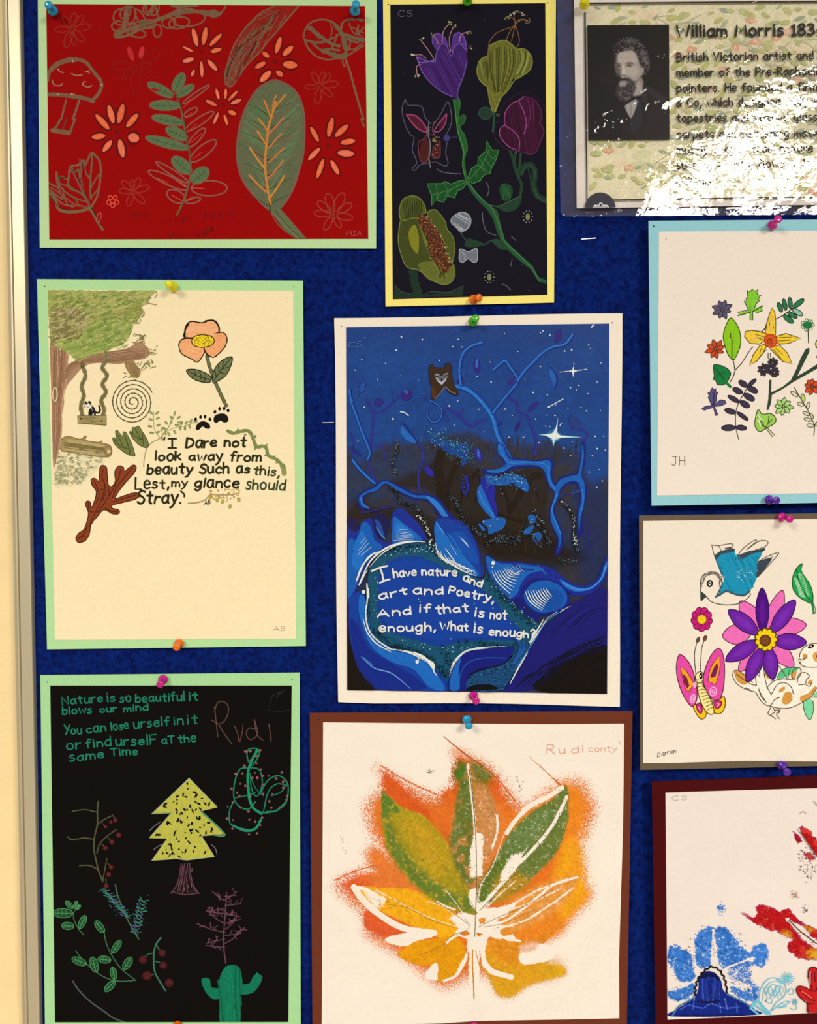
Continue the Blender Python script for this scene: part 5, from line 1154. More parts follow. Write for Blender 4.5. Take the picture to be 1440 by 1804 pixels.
for k in range(7): m.s([(400 + k * 6, 735 + k * 5 - 20), (455 + k * 6, 765 + k * 3 - 14), (508 - k * 3, 830 - k * 3)], 1.9, WH, taper=1)
for k in range(9): m.s([(505 + k * 18, 225 + k * 14 + 4), (515 + k * 20, 262 + k * 9), (560 + k * 16, 302 + k * 6)], 1.9, WH, taper=1)
m.s("500,205 512,245 555,290 630,335 690,358", 2.6, WH, taper=1); m.s("572,215 600,260", 1.6, WH, taper=1); m.s("545,228 590,290 600,305", 1.6, WH, taper=1)
for k in range(8): m.s([(765 + k * 12, 335 - k * 1), (795 + k * 11, 390 - k * 6), (855 + k * 7, 445 - k * 16)], 1.7, WH, taper=1)
for k in range(6): m.s([(820 + k * 14, 320 - k * 2), (845 + k * 14, 345 - k)], 1.7, WH, taper=1)
for k in range(9): m.s([(922 + k * 12, 430 - k * 1.5), (945 + k * 12, 480 - k * 4), (1000 + k * 6, 520 - k * 8)], 1.9, WH, taper=1)
for s in ("810,885 835,820 870,760 905,705", "835,850 870,790 930,690 965,640", "850,868 885,800 935,715", "930,690 980,610 1010,560", "945,680 1000,600 1020,570", "905,740 960,660", "1000,590 1030,555", "1028,556 1072,526", "1085,530 1108,516", "1092,520 1135,502", "895,760 925,712", "960,650 985,605", "820,878 850,830"): m.s(s, 2.6, WH, taper=1)
m.s("815,892 880,790 960,670 1020,575 1080,530", 1.6, '#2f84cc', .8)
for k in range(7): m.s([(566 + k * 5, 830 - k * 3), (584 + k * 8, 765 - k * 6), (640 + k * 12, 712 - k), (700 + k * 18, 697 + k * .4)], 1.7, WH, taper=1)
m.s("690,698 760,692 832,690", 2.4, WH, taper=2); m.s("668,744 720,734 780,737 820,730", 1.8, WH, taper=1)
for x, y, r in ((162, 434, 3.6), (771, 298, 3.6), (414, 762, 3.4), (474, 198, 2), (768, 318, 1.4), (420, 748, 1.4)): m.d(x, y, r, WH)
m.done()
m = M5('white_verse_lettering', S2, base=3000)
VW = '#f0ece0'
m.s("200,336 240,320 275,312", 3.2, VW); m.s("240,322 250,350 255,385", 3.2, VW); m.s("238,392 265,380 285,375", 3.2, VW)
for s, a, xh in (('have', (305, 366, 410, 356), 9), ('nature', (437, 356, 600, 358), 8.6), ('and', (628, 380, 716, 412), 8.6), ('art', (236, 470, 368, 444), 9.5), ('and', (396, 444, 536, 444), 9), ('Poetry,', (562, 440, 772, 482), 8.4), ('And', (228, 552, 386, 540), 9.4), ('if', (424, 530, 478, 530), 9), ('that', (502, 536, 655, 526), 9), ('is', (684, 548, 726, 553), 9.5), ('not', (757, 558, 832, 562), 9.5), ('enough,', (236, 622, 500, 616), 9.6), ('What', (524, 612, 652, 616), 9), ('is', (680, 624, 720, 628), 9.5), ('enough?', (752, 636, 966, 650), 8.6)):
    m.text(s, *a, xh, 3.1, VW, .6)
for x, y in ((420, 468), (428, 480), (686, 575), (682, 490), (770, 510), (852, 583), (878, 583), (572, 655), (580, 690)): m.d(x, y, .9, '#c8dce8')
m.done()
m = Motif(A5, 'pencil_initials', S, base=900, cov=.75); m.text('CS', 92, 192, 156, 190, 6.4, 1.2, '#5c84b4', .3); m.done()
holes(A5, [(601.5, 575, 1.3), (1079, 568.5, 1.3)])

# ================================================================== leafy posy on pale blue mount
A6 = Art('mounted_drawing', 'white sheet of small felt-pen flowers and leaves on a pale blue mount, right edge', 'artwork',
         [(1143, 389), (1545, 386), (1543, 884), (1148.5, 891)], [(1161.5, 408), (1525, 406), (1523, 868), (1158, 873)],
         paper('pale_blue_card', '#97cacc'), paper('white_paper', '#f1e0cb', wave=.5), '#f1e0cb', 0.0130, b=-0.010, c=-0.003)
J = crop(1120, 380, 3.469)
OL = '#2c2218'
def J_(n, **k):
    m = Motif(A6, n, J, cov=.97, **k); m.k = 1.3; return m
def star(name, cx, cy, L, fc, w, rot=0, lc=OL, n=None, lw=1.1, art=None, T=None, hub=None):
    m = Motif(art or A6, name, T or J, cov=.95)
    n = n or 8
    for i in range(n):
        a = math.radians(rot + i * 360 / n + random.uniform(-7, 7)); l = L * random.uniform(.88, 1.1)
        m.petal(cx + 5 * math.cos(a), cy + 5 * math.sin(a), cx + l * math.cos(a), cy + l * math.sin(a), w, fc, lc, lw * 1.2, sharp=.7)
    if hub: m.d(cx, cy, hub[0], hub[1])
    m.done()
random.seed(31)
star('purple_flower', 530, 573, 62, '#5c5470', 30, 22)
star('red_flower', 489, 815, 62, '#d0481c', 28, 30)
star('red_flower', 1080, 1045, 52, '#dd4a20', 30, 10)
m = J_('light_green_leaf'); m.o("583,625 550,680 537,740 548,800 570,855 598,882 620,850 642,790 640,720 622,670", 1.2, '#8cc41c', OL); m.s("583,720 580,740 590,760 590,870 600,890 608,948", 1.2, OL); m.done()
m = J_('three_lobed_leaf'); m.p("705,575 690,575 665,520 680,525 676,505 688,500 684,455 700,465 715,448 728,462 750,450 745,480 768,488 752,505 758,520 740,535 725,570 715,580 745,560 780,548 770,570 778,580 740,592 715,588 718,638 700,636 700,590 650,612 625,610 635,600 625,592 660,588", '#84c832'); m.s("705,575 690,575 665,520 680,525 676,505 688,500 684,455 700,465 715,448 728,462 750,450 745,480 768,488 752,505 758,520 740,535 725,570", 1.2, OL, sharp=True); m.s("718,585 780,548 770,570 778,580 740,595", 1.1, OL, sharp=True); m.s("700,590 625,612 635,600 625,590 700,575", 1.1, OL, sharp=True); m.s("716,585 718,638 700,636 702,588", 1.1, OL, sharp=True); m.s("700,540 705,590", 1, '#5c8c20'); m.done()
m = J_('daffodil')
for p in ("795,720 795,680 820,600 838,562 852,590 858,650 856,735", "795,760 760,785 700,780 668,740 672,708 710,700 770,710 805,725", "800,800 780,840 740,890 698,915 720,850 760,795 790,785", "840,800 880,790 930,840 958,905 900,890 860,850 825,815", "855,740 920,720 1012,750 940,780 880,785 860,770"):
    m.p(p, '#f0c832'); m.s(p, 1.3, '#4c3818', closed=True, sharp=True)
for s in ("830,700 815,640", "845,690 840,640", "740,745 790,760", "735,725 790,742", "800,820 770,850", "845,820 890,870", "860,810 900,850", "880,745 960,742", "870,765 950,760", "805,700 800,670", "770,810 760,840"): m.s(s, .9, '#4c3818')
m.hatch("810,620 850,600 850,700 810,710", 80, 7, 2, '#e0b020', .5, .6); m.hatch("690,715 790,730 780,770 700,770", 5, 7, 2, '#e0b424', .5, .6)
m.f("790,750 800,725 830,722 862,740 868,770 852,800 820,808 792,790", '#e05a1c'); m.s("790,750 795,735 808,738 812,722 828,732 842,722 848,738 866,745 858,760 868,775 852,785 850,802 832,796 820,810 808,796 794,795 798,778 786,765", 1.2, '#9a2c10', closed=True, sharp=True); loop(m, 824, 768, 17, 17, 0, 1.4, '#8c3010'); loop(m, 824, 768, 7, 7, 0, 1.4, '#8c3010')
m.s("775,715 780,700 800,685", 1.4, OL); m.s("812,840 812,870 822,880", 1.2, OL); m.s("825,840 828,880", 1.1, OL); m.done()
m = J_('fern_sprig'); m.s("860,632 900,610 950,575 1000,535 1030,515", 1.3, OL)
for a in ((895, 590, 872, 530, 26), (920, 580, 905, 508, 26), (950, 570, 942, 498, 26), (965, 560, 1030, 510, 30), (905, 608, 965, 655, 32), (930, 590, 990, 625, 26), (960, 570, 1022, 610, 30)): m.petal(*a, '#237a4c' if a[0] != 960 else '#8cc0a0', OL, 1.2)
m.done()
m = J_('thin_stems'); m.s("718,802 695,830 650,900 610,945 600,980 578,1018", 1.3, '#4c3c30'); m.done()
m = J_('dark_green_leaf'); m.o("480,912 520,915 562,935 582,962 575,990 555,1022 530,1035 500,1030 490,1005 474,1000 482,980 478,945", 1.2, '#18783c', '#0c4420'); m.s("555,1020 580,1045", 4.4, '#18783c'); m.s("490,930 515,965 540,1000", 1.3, '#0c4824'); m.s("500,985 515,965 545,960", 1, '#0c4824'); m.done()
for cx, cy, L in ((785, 940, 44), (840, 900, 32), (850, 958, 34)): star('dark_berry_flower', cx, cy, L, '#3c3448', 20, random.uniform(0, 40), n=8)
m = J_('forked_branch'); m.p("818,1003 832,1003 830,1080 900,1045 950,1005 985,935 1010,870 1040,815 1062,805 1065,828 1040,880 1010,940 990,980 1060,940 1130,895 1200,850 1210,870 1120,930 1040,975 960,1020 900,1060 835,1095 828,1150 812,1190 802,1185 812,1120", '#30432c'); m.done()
m = J_('green_trefoil'); m.s("1055,690 1058,778", 1.4, OL)
for a in range(0, 360, 52): loop(m, 1052 + 26 * math.cos(math.radians(a)), 668 + 22 * math.sin(math.radians(a)), 17, 12, a, 1.2, '#1c6c3c', n=8); m.petal(1052, 668, 1052 + 34 * math.cos(math.radians(a)), 668 + 28 * math.sin(math.radians(a)), 15, '#1f7440')
m.done()
m = J_('purple_lobed_flower'); m.p("478,1158 465,1155 445,1110 450,1100 442,1080 456,1082 462,1062 470,1050 480,1062 490,1055 492,1075 504,1080 495,1100 497,1130 480,1158 520,1125 548,1130 556,1148 520,1162 484,1168 505,1220 490,1222 476,1172 420,1188 402,1182 430,1165", '#584e78'); m.s("478,1158 465,1155 445,1110 450,1100 442,1080 456,1082 462,1062 470,1050 480,1062 490,1055 492,1075 504,1080 495,1100 497,1130 480,1158 520,1125 548,1130 556,1148 520,1162 484,1168 505,1220 490,1222 476,1172 420,1188 402,1182 430,1165", 1.2, '#241c34', closed=True, sharp=True); m.s("478,1158 480,1080", 1, '#241c34'); m.done()
m = J_('dark_leafy_frond'); m.s("735,995 690,1045 655,1100 625,1160 612,1220 615,1300 632,1368", 1.2, OL)
for a in ((685, 1045, 632, 1010, 34), (690, 1040, 738, 998, 24), (682, 1045, 748, 1080, 36), (655, 1085, 595, 1055, 34), (662, 1090, 728, 1128, 36), (635, 1140, 565, 1100, 28), (640, 1135, 698, 1170, 36), (614, 1205, 545, 1185, 32), (620, 1200, 690, 1250, 24), (612, 1295, 525, 1298, 36), (616, 1292, 680, 1300, 32)): m.petal(*a, '#3c3444', '#241c2c', 1.1)
m.done()
star('pale_green_flower', 905, 1166, 60, '#a8d070', 30, 5)
m = J_('heart_leaf'); m.o("750,1185 775,1212 830,1210 858,1240 850,1270 800,1298 762,1320 738,1300 730,1260", 1.2, '#9ccc50', OL); 
for s in ("745,1230 775,1270 800,1298", "770,1240 780,1290", "815,1225 810,1270 790,1300", "835,1245 810,1270", "750,1270 790,1290"): m.s(s, 1.0, '#2c3c14')
m.hatch("745,1215 775,1225 770,1300 745,1280", 60, 9, 2.2, '#f0e8c8', .4, .8); m.p("798,1300 810,1300 852,1340 838,1352", '#d8d49c'); m.s("798,1300 838,1352 852,1340 808,1298", 1.1, OL, sharp=True); m.done()
m = J_('leafy_sprig'); m.s("972,1050 1000,1100 1030,1150 1060,1200 1082,1250 1095,1290 1090,1345", 1.2, OL)
for i, a in enumerate(((995, 1105, 950, 1075, 22), (1030, 1140, 1020, 1088, 24), (1030, 1160, 990, 1145, 22), (1050, 1180, 1062, 1140, 20), (1065, 1220, 1025, 1200, 20), (1078, 1252, 1030, 1240, 20), (1085, 1240, 1072, 1210, 16), (1092, 1285, 1048, 1280, 22), (1098, 1285, 1140, 1250, 24))): m.petal(*a, '#b4cc60' if i in (1, 8) else '#d8d4a8', OL, 1.0)
m.done()
m = J_('lime_leaf'); m.petal(1105, 800, 1150, 740, 40, '#b4cc60', OL, 1.0); m.s('1105,870 1120,830 1105,800', 1.1, OL); m.done()
m = J_('pencil_initials'); m.cov = .9; m.text('JH', 222, 1525, 302, 1525, 10.2, 1.3, '#4c4438', .3); m.done()
# the part of the sheet that runs past the frame carries on the same way
star('purple_flower', 1260, 700, 58, '#5c5470', 30, 10); star('red_flower', 1290, 960, 56, '#dd4a20', 28, 10); star('pale_green_flower', 1250, 1200, 56, '#a8d070', 28, 5)
holes(A6, [(1152, 398.5, 1.7), (1174, 421, 1.0)], on_sheet=((1174, 421, 1.0),))

# ================================================================== bird, butterfly and otter
A7 = Art('mounted_drawing', 'white sheet with teal bird, pink butterfly and purple flower on a taupe mount', 'artwork',
         [(1126.5, 908), (1560, 903), (1560, 1347), (1128.5, 1356.5)], [(1134, 918), (1545, 913), (1545, 1338)] + [(1540 - k * 45, 1339 + k * .55 + 1.2 * math.sin(k * .9)) for k in range(1, 9)] + [(1133.5, 1344.5)],
         paper('taupe_card', '#6c5a44'), paper('white_paper_2', '#f1e0c8', wave=.5), '#f1e0c8', 0.0115, b=-0.009, c=-0.003)
A7.q = [(1134, 918), (1545, 913), (1545, 1338), (1133.5, 1343)]
D = crop(1120, 890, 3.681)
def D_(n, **k):
    m = Motif(A7, n, D, cov=1.0, **k); m.k = 1.15; return m
LN = '#3c342c'
m = D_('teal_bird')
m.f("520,330 560,300 640,290 650,330 700,320 760,300 820,290 815,330 790,370 800,420 780,490 740,560 700,582 650,578 590,560 520,600 545,540 580,470 545,420 530,370", '#1a8eae')
m.f("795,370 870,340 885,350 850,400 790,470 785,430", '#3c444c'); m.f("515,325 560,295 635,280 640,300 560,320 525,350", '#3a4850', .9); m.f("650,335 730,300 800,288 840,275 830,300 760,315 670,360", '#3a4850', .9)
m.hatch("540,340 640,310 700,340 790,330 780,480 720,570 600,550", 65, 5, 2.4, '#167c9c', .5, 1, colors=['#1c90b0', '#147e9e', '#2098b6']); m.dots("650,430 740,400 760,460 690,500", 34, (.4, .8), ['#d8ecec'])
m.s("520,595 545,582 590,558 640,575 700,585 740,560", 3, '#3c5460')
m.s("495,258 510,320 540,400 560,450", 1.2, LN); m.s("495,258 540,262 610,250 635,255 625,270 580,280 625,278 635,290", 1.2, LN); m.s("540,262 560,300", 1.0, LN); m.s("660,330 700,280 760,235 785,225 780,240 720,290 800,235 858,235 845,265 760,300 840,290", 1.2, LN); m.s("800,232 830,228", 1, LN); m.s("790,370 850,335 928,308 905,345 860,395 795,465", 1.2, LN); m.s("890,330 870,360", 1, LN)
m.s("428,600 420,520 435,460 480,435 530,440 560,480 560,520 545,560 530,585", 1.4, LN)
for s in ("430,530 428,480 455,448 500,438 545,460 560,500", "440,500 460,455 510,445 550,480", "435,510 450,465 490,448"): m.s(s, 1.8, '#5c5048', .6)
m.f("425,562 462,590 450,602 424,622", '#34403c'); m.s("462,595 500,630 580,646 660,640 720,610 750,575", 1.3, LN)
loop(m, 483, 508, 15, 19, 10, 2.6, '#201814'); m.d(483, 506, 1.6, '#201814'); m.s("555,465 545,500 550,540 530,580", 2.2, '#3c3830', .6); m.done()
m = D_('long_green_leaf'); m.o("1082,378 1075,420 1095,460 1130,510 1150,570 1148,635 1110,625 1055,590 1022,540 1020,470 1045,410", 1.3, '#1ba04a', '#14401c'); m.s("1045,420 1060,490 1080,550 1120,600 1150,640 1160,700", 1.8, '#0f5c28')
for k in range(14): m.s([(1055 + k * 5, 450 + k * 11), (1080 + k * 4, 440 + k * 11)], 1.1, '#b4dcb0', .8); m.s([(1028 + k * 3, 470 + k * 9), (1050 + k * 4, 480 + k * 9)], 1.1, '#b4dcb0', .8)
m.s("1145,630 1158,700", 3.6, '#1a8c40'); m.s("1148,625 1170,680 1163,702 1148,700", 1.2, '#14401c'); m.done()
m = D_('large_purple_flower')
for a in ((805, 800, 680, 622, 120), (868, 800, 955, 552, 100), (905, 800, 1108, 775, 120), (890, 900, 1025, 1050, 110), (720, 830, 565, 850, 130), (790, 930, 672, 1078, 90)):
    m.petal(a[0] + (a[2] - a[0]) * -.2, a[1] + (a[3] - a[1]) * -.2, a[2], a[3], a[4], '#ec6cb0', '#5c2440', 1.4, sharp=.35)
for a in ((825, 830, 822, 536, 86), (880, 830, 1036, 615, 96), (800, 840, 604, 680, 100), (890, 880, 1110, 890, 105), (800, 880, 585, 1010, 100), (825, 920, 725, 1145, 96), (865, 920, 890, 1130, 96)):
    m.petal(a[0], a[1], a[2], a[3], a[4], '#6c1f9c' if a[3] != 536 else '#4c0c78', '#2c1044', 1.5, sharp=.35)
    m.petal(a[0] * .8 + a[2] * .2, a[1] * .8 + a[3] * .2, a[0] * .25 + a[2] * .75, a[1] * .25 + a[3] * .75, a[4] * .45, '#7828a8' if a[3] != 536 else '#5c1488', None, cov=1)
for k in range(11):
    a = k * 2 * math.pi / 11; loop(m, 847 + 55 * math.cos(a), 872 + 57 * math.sin(a), 17, 17, 0, 3.0, '#3c2c10', n=8)
for k in range(11):
    a = k * 2 * math.pi / 11; m.d(847 + 55 * math.cos(a), 872 + 57 * math.sin(a), 4.2, '#f4cc10')
m.d(847, 872, 15.5, '#f6d010'); m.dots("800,830 890,825 900,910 805,920", 30, (.4, .8), ['#d8a008']); m.d(842, 878, 10.6, '#2c1c10', n=14); m.d(842, 878, 9.4, '#74401c', n=14); loop(m, 842, 878, 14, 15, 0, 1.6, '#8c5828'); m.done()
m = D_('small_pink_flower')
for k in range(9):
    a = k * 2 * math.pi / 9 + .2; m.petal(430 + 15 * math.cos(a), 740 + 20 * math.sin(a), 430 + 70 * math.cos(a), 740 + 80 * math.sin(a), 52, '#cc1c78', '#5c1030', 1.3)
for k in range(18):
    a = k * 2 * math.pi / 18; m.s([(430 + 32 * math.cos(a), 740 + 36 * math.sin(a)), (430 + 56 * math.cos(a), 740 + 62 * math.sin(a))], .9, '#8c1050')
m.d(431, 741, 8.6, '#8c6410', n=14); m.d(431, 741, 7.6, '#f4c420', n=14); m.done()
m = D_('pink_butterfly')
m.o("280,975 300,972 340,1010 375,1080 385,1140 400,1200 395,1270 370,1305 340,1280 300,1210 272,1120 266,1040", 1.5, '#e4489c', '#5c1c38')
m.o("540,928 565,960 578,1040 575,1150 560,1230 530,1272 490,1250 450,1180 440,1120 460,1040 500,960", 1.5, '#e4489c', '#5c1c38')
m.o("375,1305 400,1290 430,1280 455,1320 458,1365 430,1388 400,1360", 1.4, '#f4c018', '#5c3c10'); m.o("500,1270 540,1262 575,1240 582,1300 560,1345 520,1350 500,1310", 1.4, '#f4c018', '#5c3c10')
m.p("292,1045 330,1075 365,1130 380,1160 345,1210 325,1190 305,1120", '#f0a020'); m.s("292,1045 330,1075 365,1130 380,1160 345,1210 325,1190 305,1120", 1.1, '#5c1c38', closed=True, sharp=True); m.p("305,1090 335,1120 350,1170 335,1190 315,1150", '#7c1c3c')
m.p("545,975 550,1040 540,1100 520,1165 470,1140 480,1080 500,1030", '#f0a020'); m.s("545,975 550,1040 540,1100 520,1165 470,1140 480,1080 500,1030", 1.1, '#5c1c38', closed=True, sharp=True); m.p("530,1020 538,1050 520,1110 495,1120 485,1110 505,1060", '#7c1c4c')
for x, y, rx, ry in ((372, 1255, 14, 28), (505, 1208, 22, 28), (386, 1165, 9, 16)): loop(m, x, y, rx, ry, 10, 1.8, '#f8b0d4'); loop(m, x, y, rx * .4, ry * .4, 10, 1.4, '#f8b0d4')
m.o("395,1300 418,1285 435,1320 425,1352 405,1335", 1.3, '#d42878', '#5c1c38'); m.o("510,1275 550,1268 558,1295 530,1322 515,1305", 1.3, '#d42878', '#5c1c38')
m.s("408,1310 420,1330", 1.2, '#f4b8c8'); m.s("528,1285 545,1290 530,1305", 1.2, '#f4b8c8')
m.o("400,1150 425,1140 440,1170 470,1220 500,1290 510,1345 490,1358 460,1340 430,1290 408,1220", 1.4, '#f6e08c', '#3c3018')
for k in range(8): m.s([(405 + k * 9, 1180 + k * 21), (428 + k * 10, 1172 + k * 20), (442 + k * 9.5, 1178 + k * 18)], 1.1, '#5c4c1c')
m.o("388,1110 400,1088 425,1080 440,1098 440,1130 420,1152 396,1145", 1.4, '#f6e49c', '#3c3018'); m.petal(425, 1088, 425, 1130, 24, '#14100c'); m.d(423, 1108, 1.2, '#e8e8e8'); m.s("395,1130 405,1138 412,1132", 1.0, OL)
m.s("392,1095 385,1020 385,950 400,885", 1.2, LN); m.s("420,1080 425,990 432,920 450,870", 1.2, LN); m.petal(400, 890, 414, 855, 20, '#6c4638', '#4c2c20', 1); m.petal(446, 880, 458, 845, 22, '#6c4638', '#4c2c20', 1); m.done()
m = D_('spotted_otter')
OC2, OUT = '#d49440', '#4c3c28'
m.f("920,1120 940,1080 980,1055 1040,1050 1060,1060 1020,1090 960,1120", '#58c07c'); m.s("920,1120 940,1080 980,1055 1040,1050", 1.2, '#245c38'); m.s("920,1030 950,1070 985,1125", 1.2, '#5c3450'); m.s("1000,1060 990,1125", 1.0, '#245c38')
m.f("1090,1270 1120,1250 1150,1270 1155,1330 1135,1390 1110,1370 1092,1320", '#7cd49c'); m.s("1090,1270 1092,1320 1110,1370 1135,1390 1155,1330 1152,1270", 1.2, '#245c38'); m.f("1150,1210 1180,1180 1230,1170 1230,1240 1160,1245", '#7cd49c'); m.s("1150,1215 1180,1185 1230,1170", 1.2, '#245c38'); m.s("1140,1245 1230,1245", 1.2, '#245c38')
m.f("1060,1000 1090,940 1130,905 1178,895 1240,905 1270,960 1240,1050 1180,1090 1230,1110 1200,1180 1140,1240 1080,1280 1000,1315 930,1310 870,1300 820,1280 780,1210 720,1190 660,1150 632,1095 650,1072 700,1080 760,1130 790,1150 785,1070 810,1045 830,1060 840,1120 880,1140 960,1125 1020,1130 1060,1100 1100,1050", '#f8ead4')
m.f("640,1080 665,1078 720,1110 730,1150 700,1165 660,1140", OC2, .9); m.f("850,1080 890,1072 910,1100 890,1125 850,1118", OC2, .85); m.f("1010,1095 1040,1070 1045,1090 1030,1130 1012,1120", OC2, .9); m.f("955,1250 970,1215 1010,1215 1018,1260 990,1290 955,1285", OC2, .9); m.f("930,1200 965,1175 970,1195 940,1215", OC2, .8); m.f("1070,1240 1120,1220 1170,1170 1160,1210 1110,1260 1075,1275", OC2, .85); m.f("1115,1150 1140,1130 1150,1150 1130,1165", OC2, .8); m.f("1085,970 1105,965 1110,985 1090,1000", OC2, .8); m.f("1155,960 1180,950 1200,980 1175,1015 1152,995", '#e0a04c'); m.d(1182, 980, 3, '#8c3c14')
for s in ("1060,1010 1075,1035 1110,1050 1180,1050 1240,1040", "1065,985 1068,960 1095,920 1140,900 1190,896 1240,905", "1060,1000 1075,1000 1070,1030", "1085,1000 1110,990 1112,970", "760,1150 720,1110 670,1075 640,1075 632,1110 660,1160 720,1195 780,1212", "655,1095 700,1130 760,1165 780,1165", "780,1212 820,1275 870,1302 905,1260 940,1245 920,1250", "785,1170 780,1110 790,1060 815,1042 832,1060 838,1110 855,1180 880,1225", "800,1200 850,1280", "800,1070 808,1090 800,1110", "880,1230 920,1165 970,1152 1010,1180 1025,1225", "840,1100 860,1072 890,1072 910,1110 885,1140", "850,1185 900,1140 960,1125", "960,1125 1010,1130 1055,1120 1075,1085 1065,1055 1035,1060 1015,1090 1018,1125", "1050,1150 1060,1100 1100,1085 1130,1110 1110,1130 1100,1160 1060,1165", "1100,1160 1130,1175 1145,1150", "870,1302 940,1318 1010,1312 1080,1280 1140,1240 1180,1180", "715,1185 740,1195", "800,1190 815,1240 835,1265", "880,1310 860,1350 885,1370", "890,1310 905,1340 880,1360 910,1385", "905,1330 935,1330 915,1355 935,1385", "940,1320 930,1350"): m.s(s, 1.3, OUT)
m.petal(1118, 925, 1160, 908, 22, '#1c1612'); m.d(1140, 916, 1.2, '#f0e8dc'); m.done()
m = D_('ink_signature'); m.text('Darren', 142, 1632, 262, 1604, 5.0, 1.0, '#3c342c', .6, slant=.3); m.done()
m = D_('far_blue_flower')
for k in range(8):
    a = k * .785; m.petal(1420, 980, 1420 + 90 * math.cos(a), 980 + 90 * math.sin(a), 50, '#4c78c8', '#1c2c5c', 1.3, sharp=.3)
m.d(1420, 980, 6, '#f4cc10'); m.done()
# ================================================================== black sheet with fir tree and cactus
A8 = Art('mounted_drawing', 'black sheet with yellow fir tree, cactus and green chalk verse on a mint mount', 'artwork',
         [(71, 1189.5), (528, 1185), (530, 1823), (79.5, 1825)], [(88.5, 1208), (514, 1208), (508, 1800.5), (97, 1801)],
         paper('mint_card_3', '#a9d694'), paper('black_paper', '#0e0a09'), '#0e0a09', 0.0028, c=-0.001)
A8.gain = .86; U = crop(60, 1170, 2.846)
def U_(n, **k): return Motif(A8, n, U, cov=.92, **k)
TG = '#1c8664'
m = U_('chalk_verse')
for s, a, xh in (('Nature', (143, 206, 345, 188), 9), ('is', (368, 188, 406, 186), 9.5), ('so', (432, 190, 485, 188), 10), ('beautiful', (510, 192, 755, 182), 10), ('it', (778, 182, 822, 180), 9.5), ('blows', (143, 252, 290, 246), 8), ('our', (330, 243, 415, 240), 7.4), ('mind', (450, 240, 572, 230), 7.4),
                 ('You', (152, 352, 238, 350), 10.5), ('can', (265, 346, 360, 336), 9.5), ('lose', (388, 334, 474, 324), 9.5), ('urself', (502, 322, 678, 306), 10), ('in', (702, 304, 748, 302), 9.5), ('it', (770, 300, 820, 298), 10),
                 ('or', (165, 430, 234, 424), 10), ('find', (262, 420, 388, 410), 9.5), ('urselF', (412, 410, 615, 402), 10.5), ('aT', (642, 400, 705, 396), 9), ('the', (725, 394, 812, 388), 9.5), ('same', (180, 488, 350, 468), 9.5), ('Time', (385, 462, 520, 452), 8.5)):
    m.text(s, *a, xh, 2.5, TG, .5)
m.done()
m = Motif(A8, 'pencil_name', U, cov=.78); PN = '#6c4c44'
m.s("905,215 915,300 922,365", 1.5, PN); m.s("890,280 930,300 965,270 975,215 950,188 920,195 905,240", 1.5, PN); m.s("925,300 955,350 992,400", 1.5, PN); m.s("1005,310 1022,350 1030,388 1045,340 1048,305", 1.5, PN); m.s("1115,330 1080,320 1065,350 1085,378 1120,350 1105,275 1118,350 1148,382", 1.5, PN); m.s("1178,300 1190,388", 1.5, PN); m.done()
m = U_('yellow_fir_tree')
TR = "778,572 920,718 838,738 955,852 840,862 905,965 765,982 715,975 590,985 668,875 578,872 690,745 592,750"
m.p("770,560 935,722 855,742 975,855 860,868 918,972 770,995 710,988 575,995 655,885 560,880 675,755 575,760", '#050404')
m.p(TR, '#c6c04c', .97); m.s(TR, 1.6, '#a8b48c', .8, closed=True, sharp=True); m.s("838,738 955,852 900,856", 3, '#5c9468', .7); m.s("690,745 592,750", 2, '#8ca868', .7)
random.seed(12)
P0 = pts(TR, U)
k = 0
while k < 85:
    x, y = random.uniform(585, 950), random.uniform(590, 978); X, Y = U(x, y)
    if all(inside(X + dx, Y + dy, P0) for dx, dy in ((5, 0), (-5, 0), (0, 4), (0, -4))):
        a = random.gauss(1.4, .7); L = random.uniform(4, 13); m.petal(x - L * math.cos(a), y - L * math.sin(a), x + L * math.cos(a), y + L * math.sin(a), random.uniform(6, 12), '#100c06'); k += 1
m.s("580,835 600,815 635,790", 1, '#8c8c8c', .8); m.s("600,930 620,915 640,905", 1, '#8c8c8c', .8); m.s("890,905 910,925 918,955", 1, '#8c8c8c', .8); m.done()
m = U_('tree_stump_trunk'); m.f("738,1000 780,998 785,1050 800,1110 825,1150 755,1155 690,1150 718,1110 735,1050", '#1e1212')
for s in ("738,1000 730,1060 712,1115 685,1150", "780,998 785,1050 800,1110 828,1150", "755,1000 745,1070 730,1140", "770,1000 765,1070 770,1145", "745,1010 740,1060 720,1140", "690,1140 755,1155 825,1148", "775,1040 790,1100 815,1145", "760,1040 752,1100 745,1150"): m.s(s, 1.5, '#6c464c')
for k in range(22): x = random.uniform(715, 800); y = random.uniform(1020, 1140); m.s([(x, y), (x + random.uniform(-6, 6), y + 18)], .9, random.choice(['#8c6064', '#0a0606', '#5c3c40']))
m.done()
m = U_('looped_cactus')
CG = '#1d8460'
for s, w in (("1075,490 1068,450 1080,425 1120,425 1130,450 1110,490 1075,530 1070,600 1078,680 1100,720 1150,745 1210,735 1260,700 1275,640 1268,590 1230,560 1190,570 1160,600 1140,640", 2.2), ("1065,520 1030,530 1005,600 1005,680 1040,720 1080,725 1110,690", 2.2), ("1090,520 1130,530 1145,590 1130,650 1110,660 1090,620 1085,550", 2), ("1010,670 1060,660 1110,645", 1.8), ("1000,690 980,740 985,800 1030,820 1080,830 1120,815 1140,770", 2.2), ("1270,610 1220,600 1175,640 1150,745", 2), ("1190,660 1240,640 1268,600", 1.6), ("1080,545 1110,620 1150,660", 1.4)):
    m.s(s, w, CG)
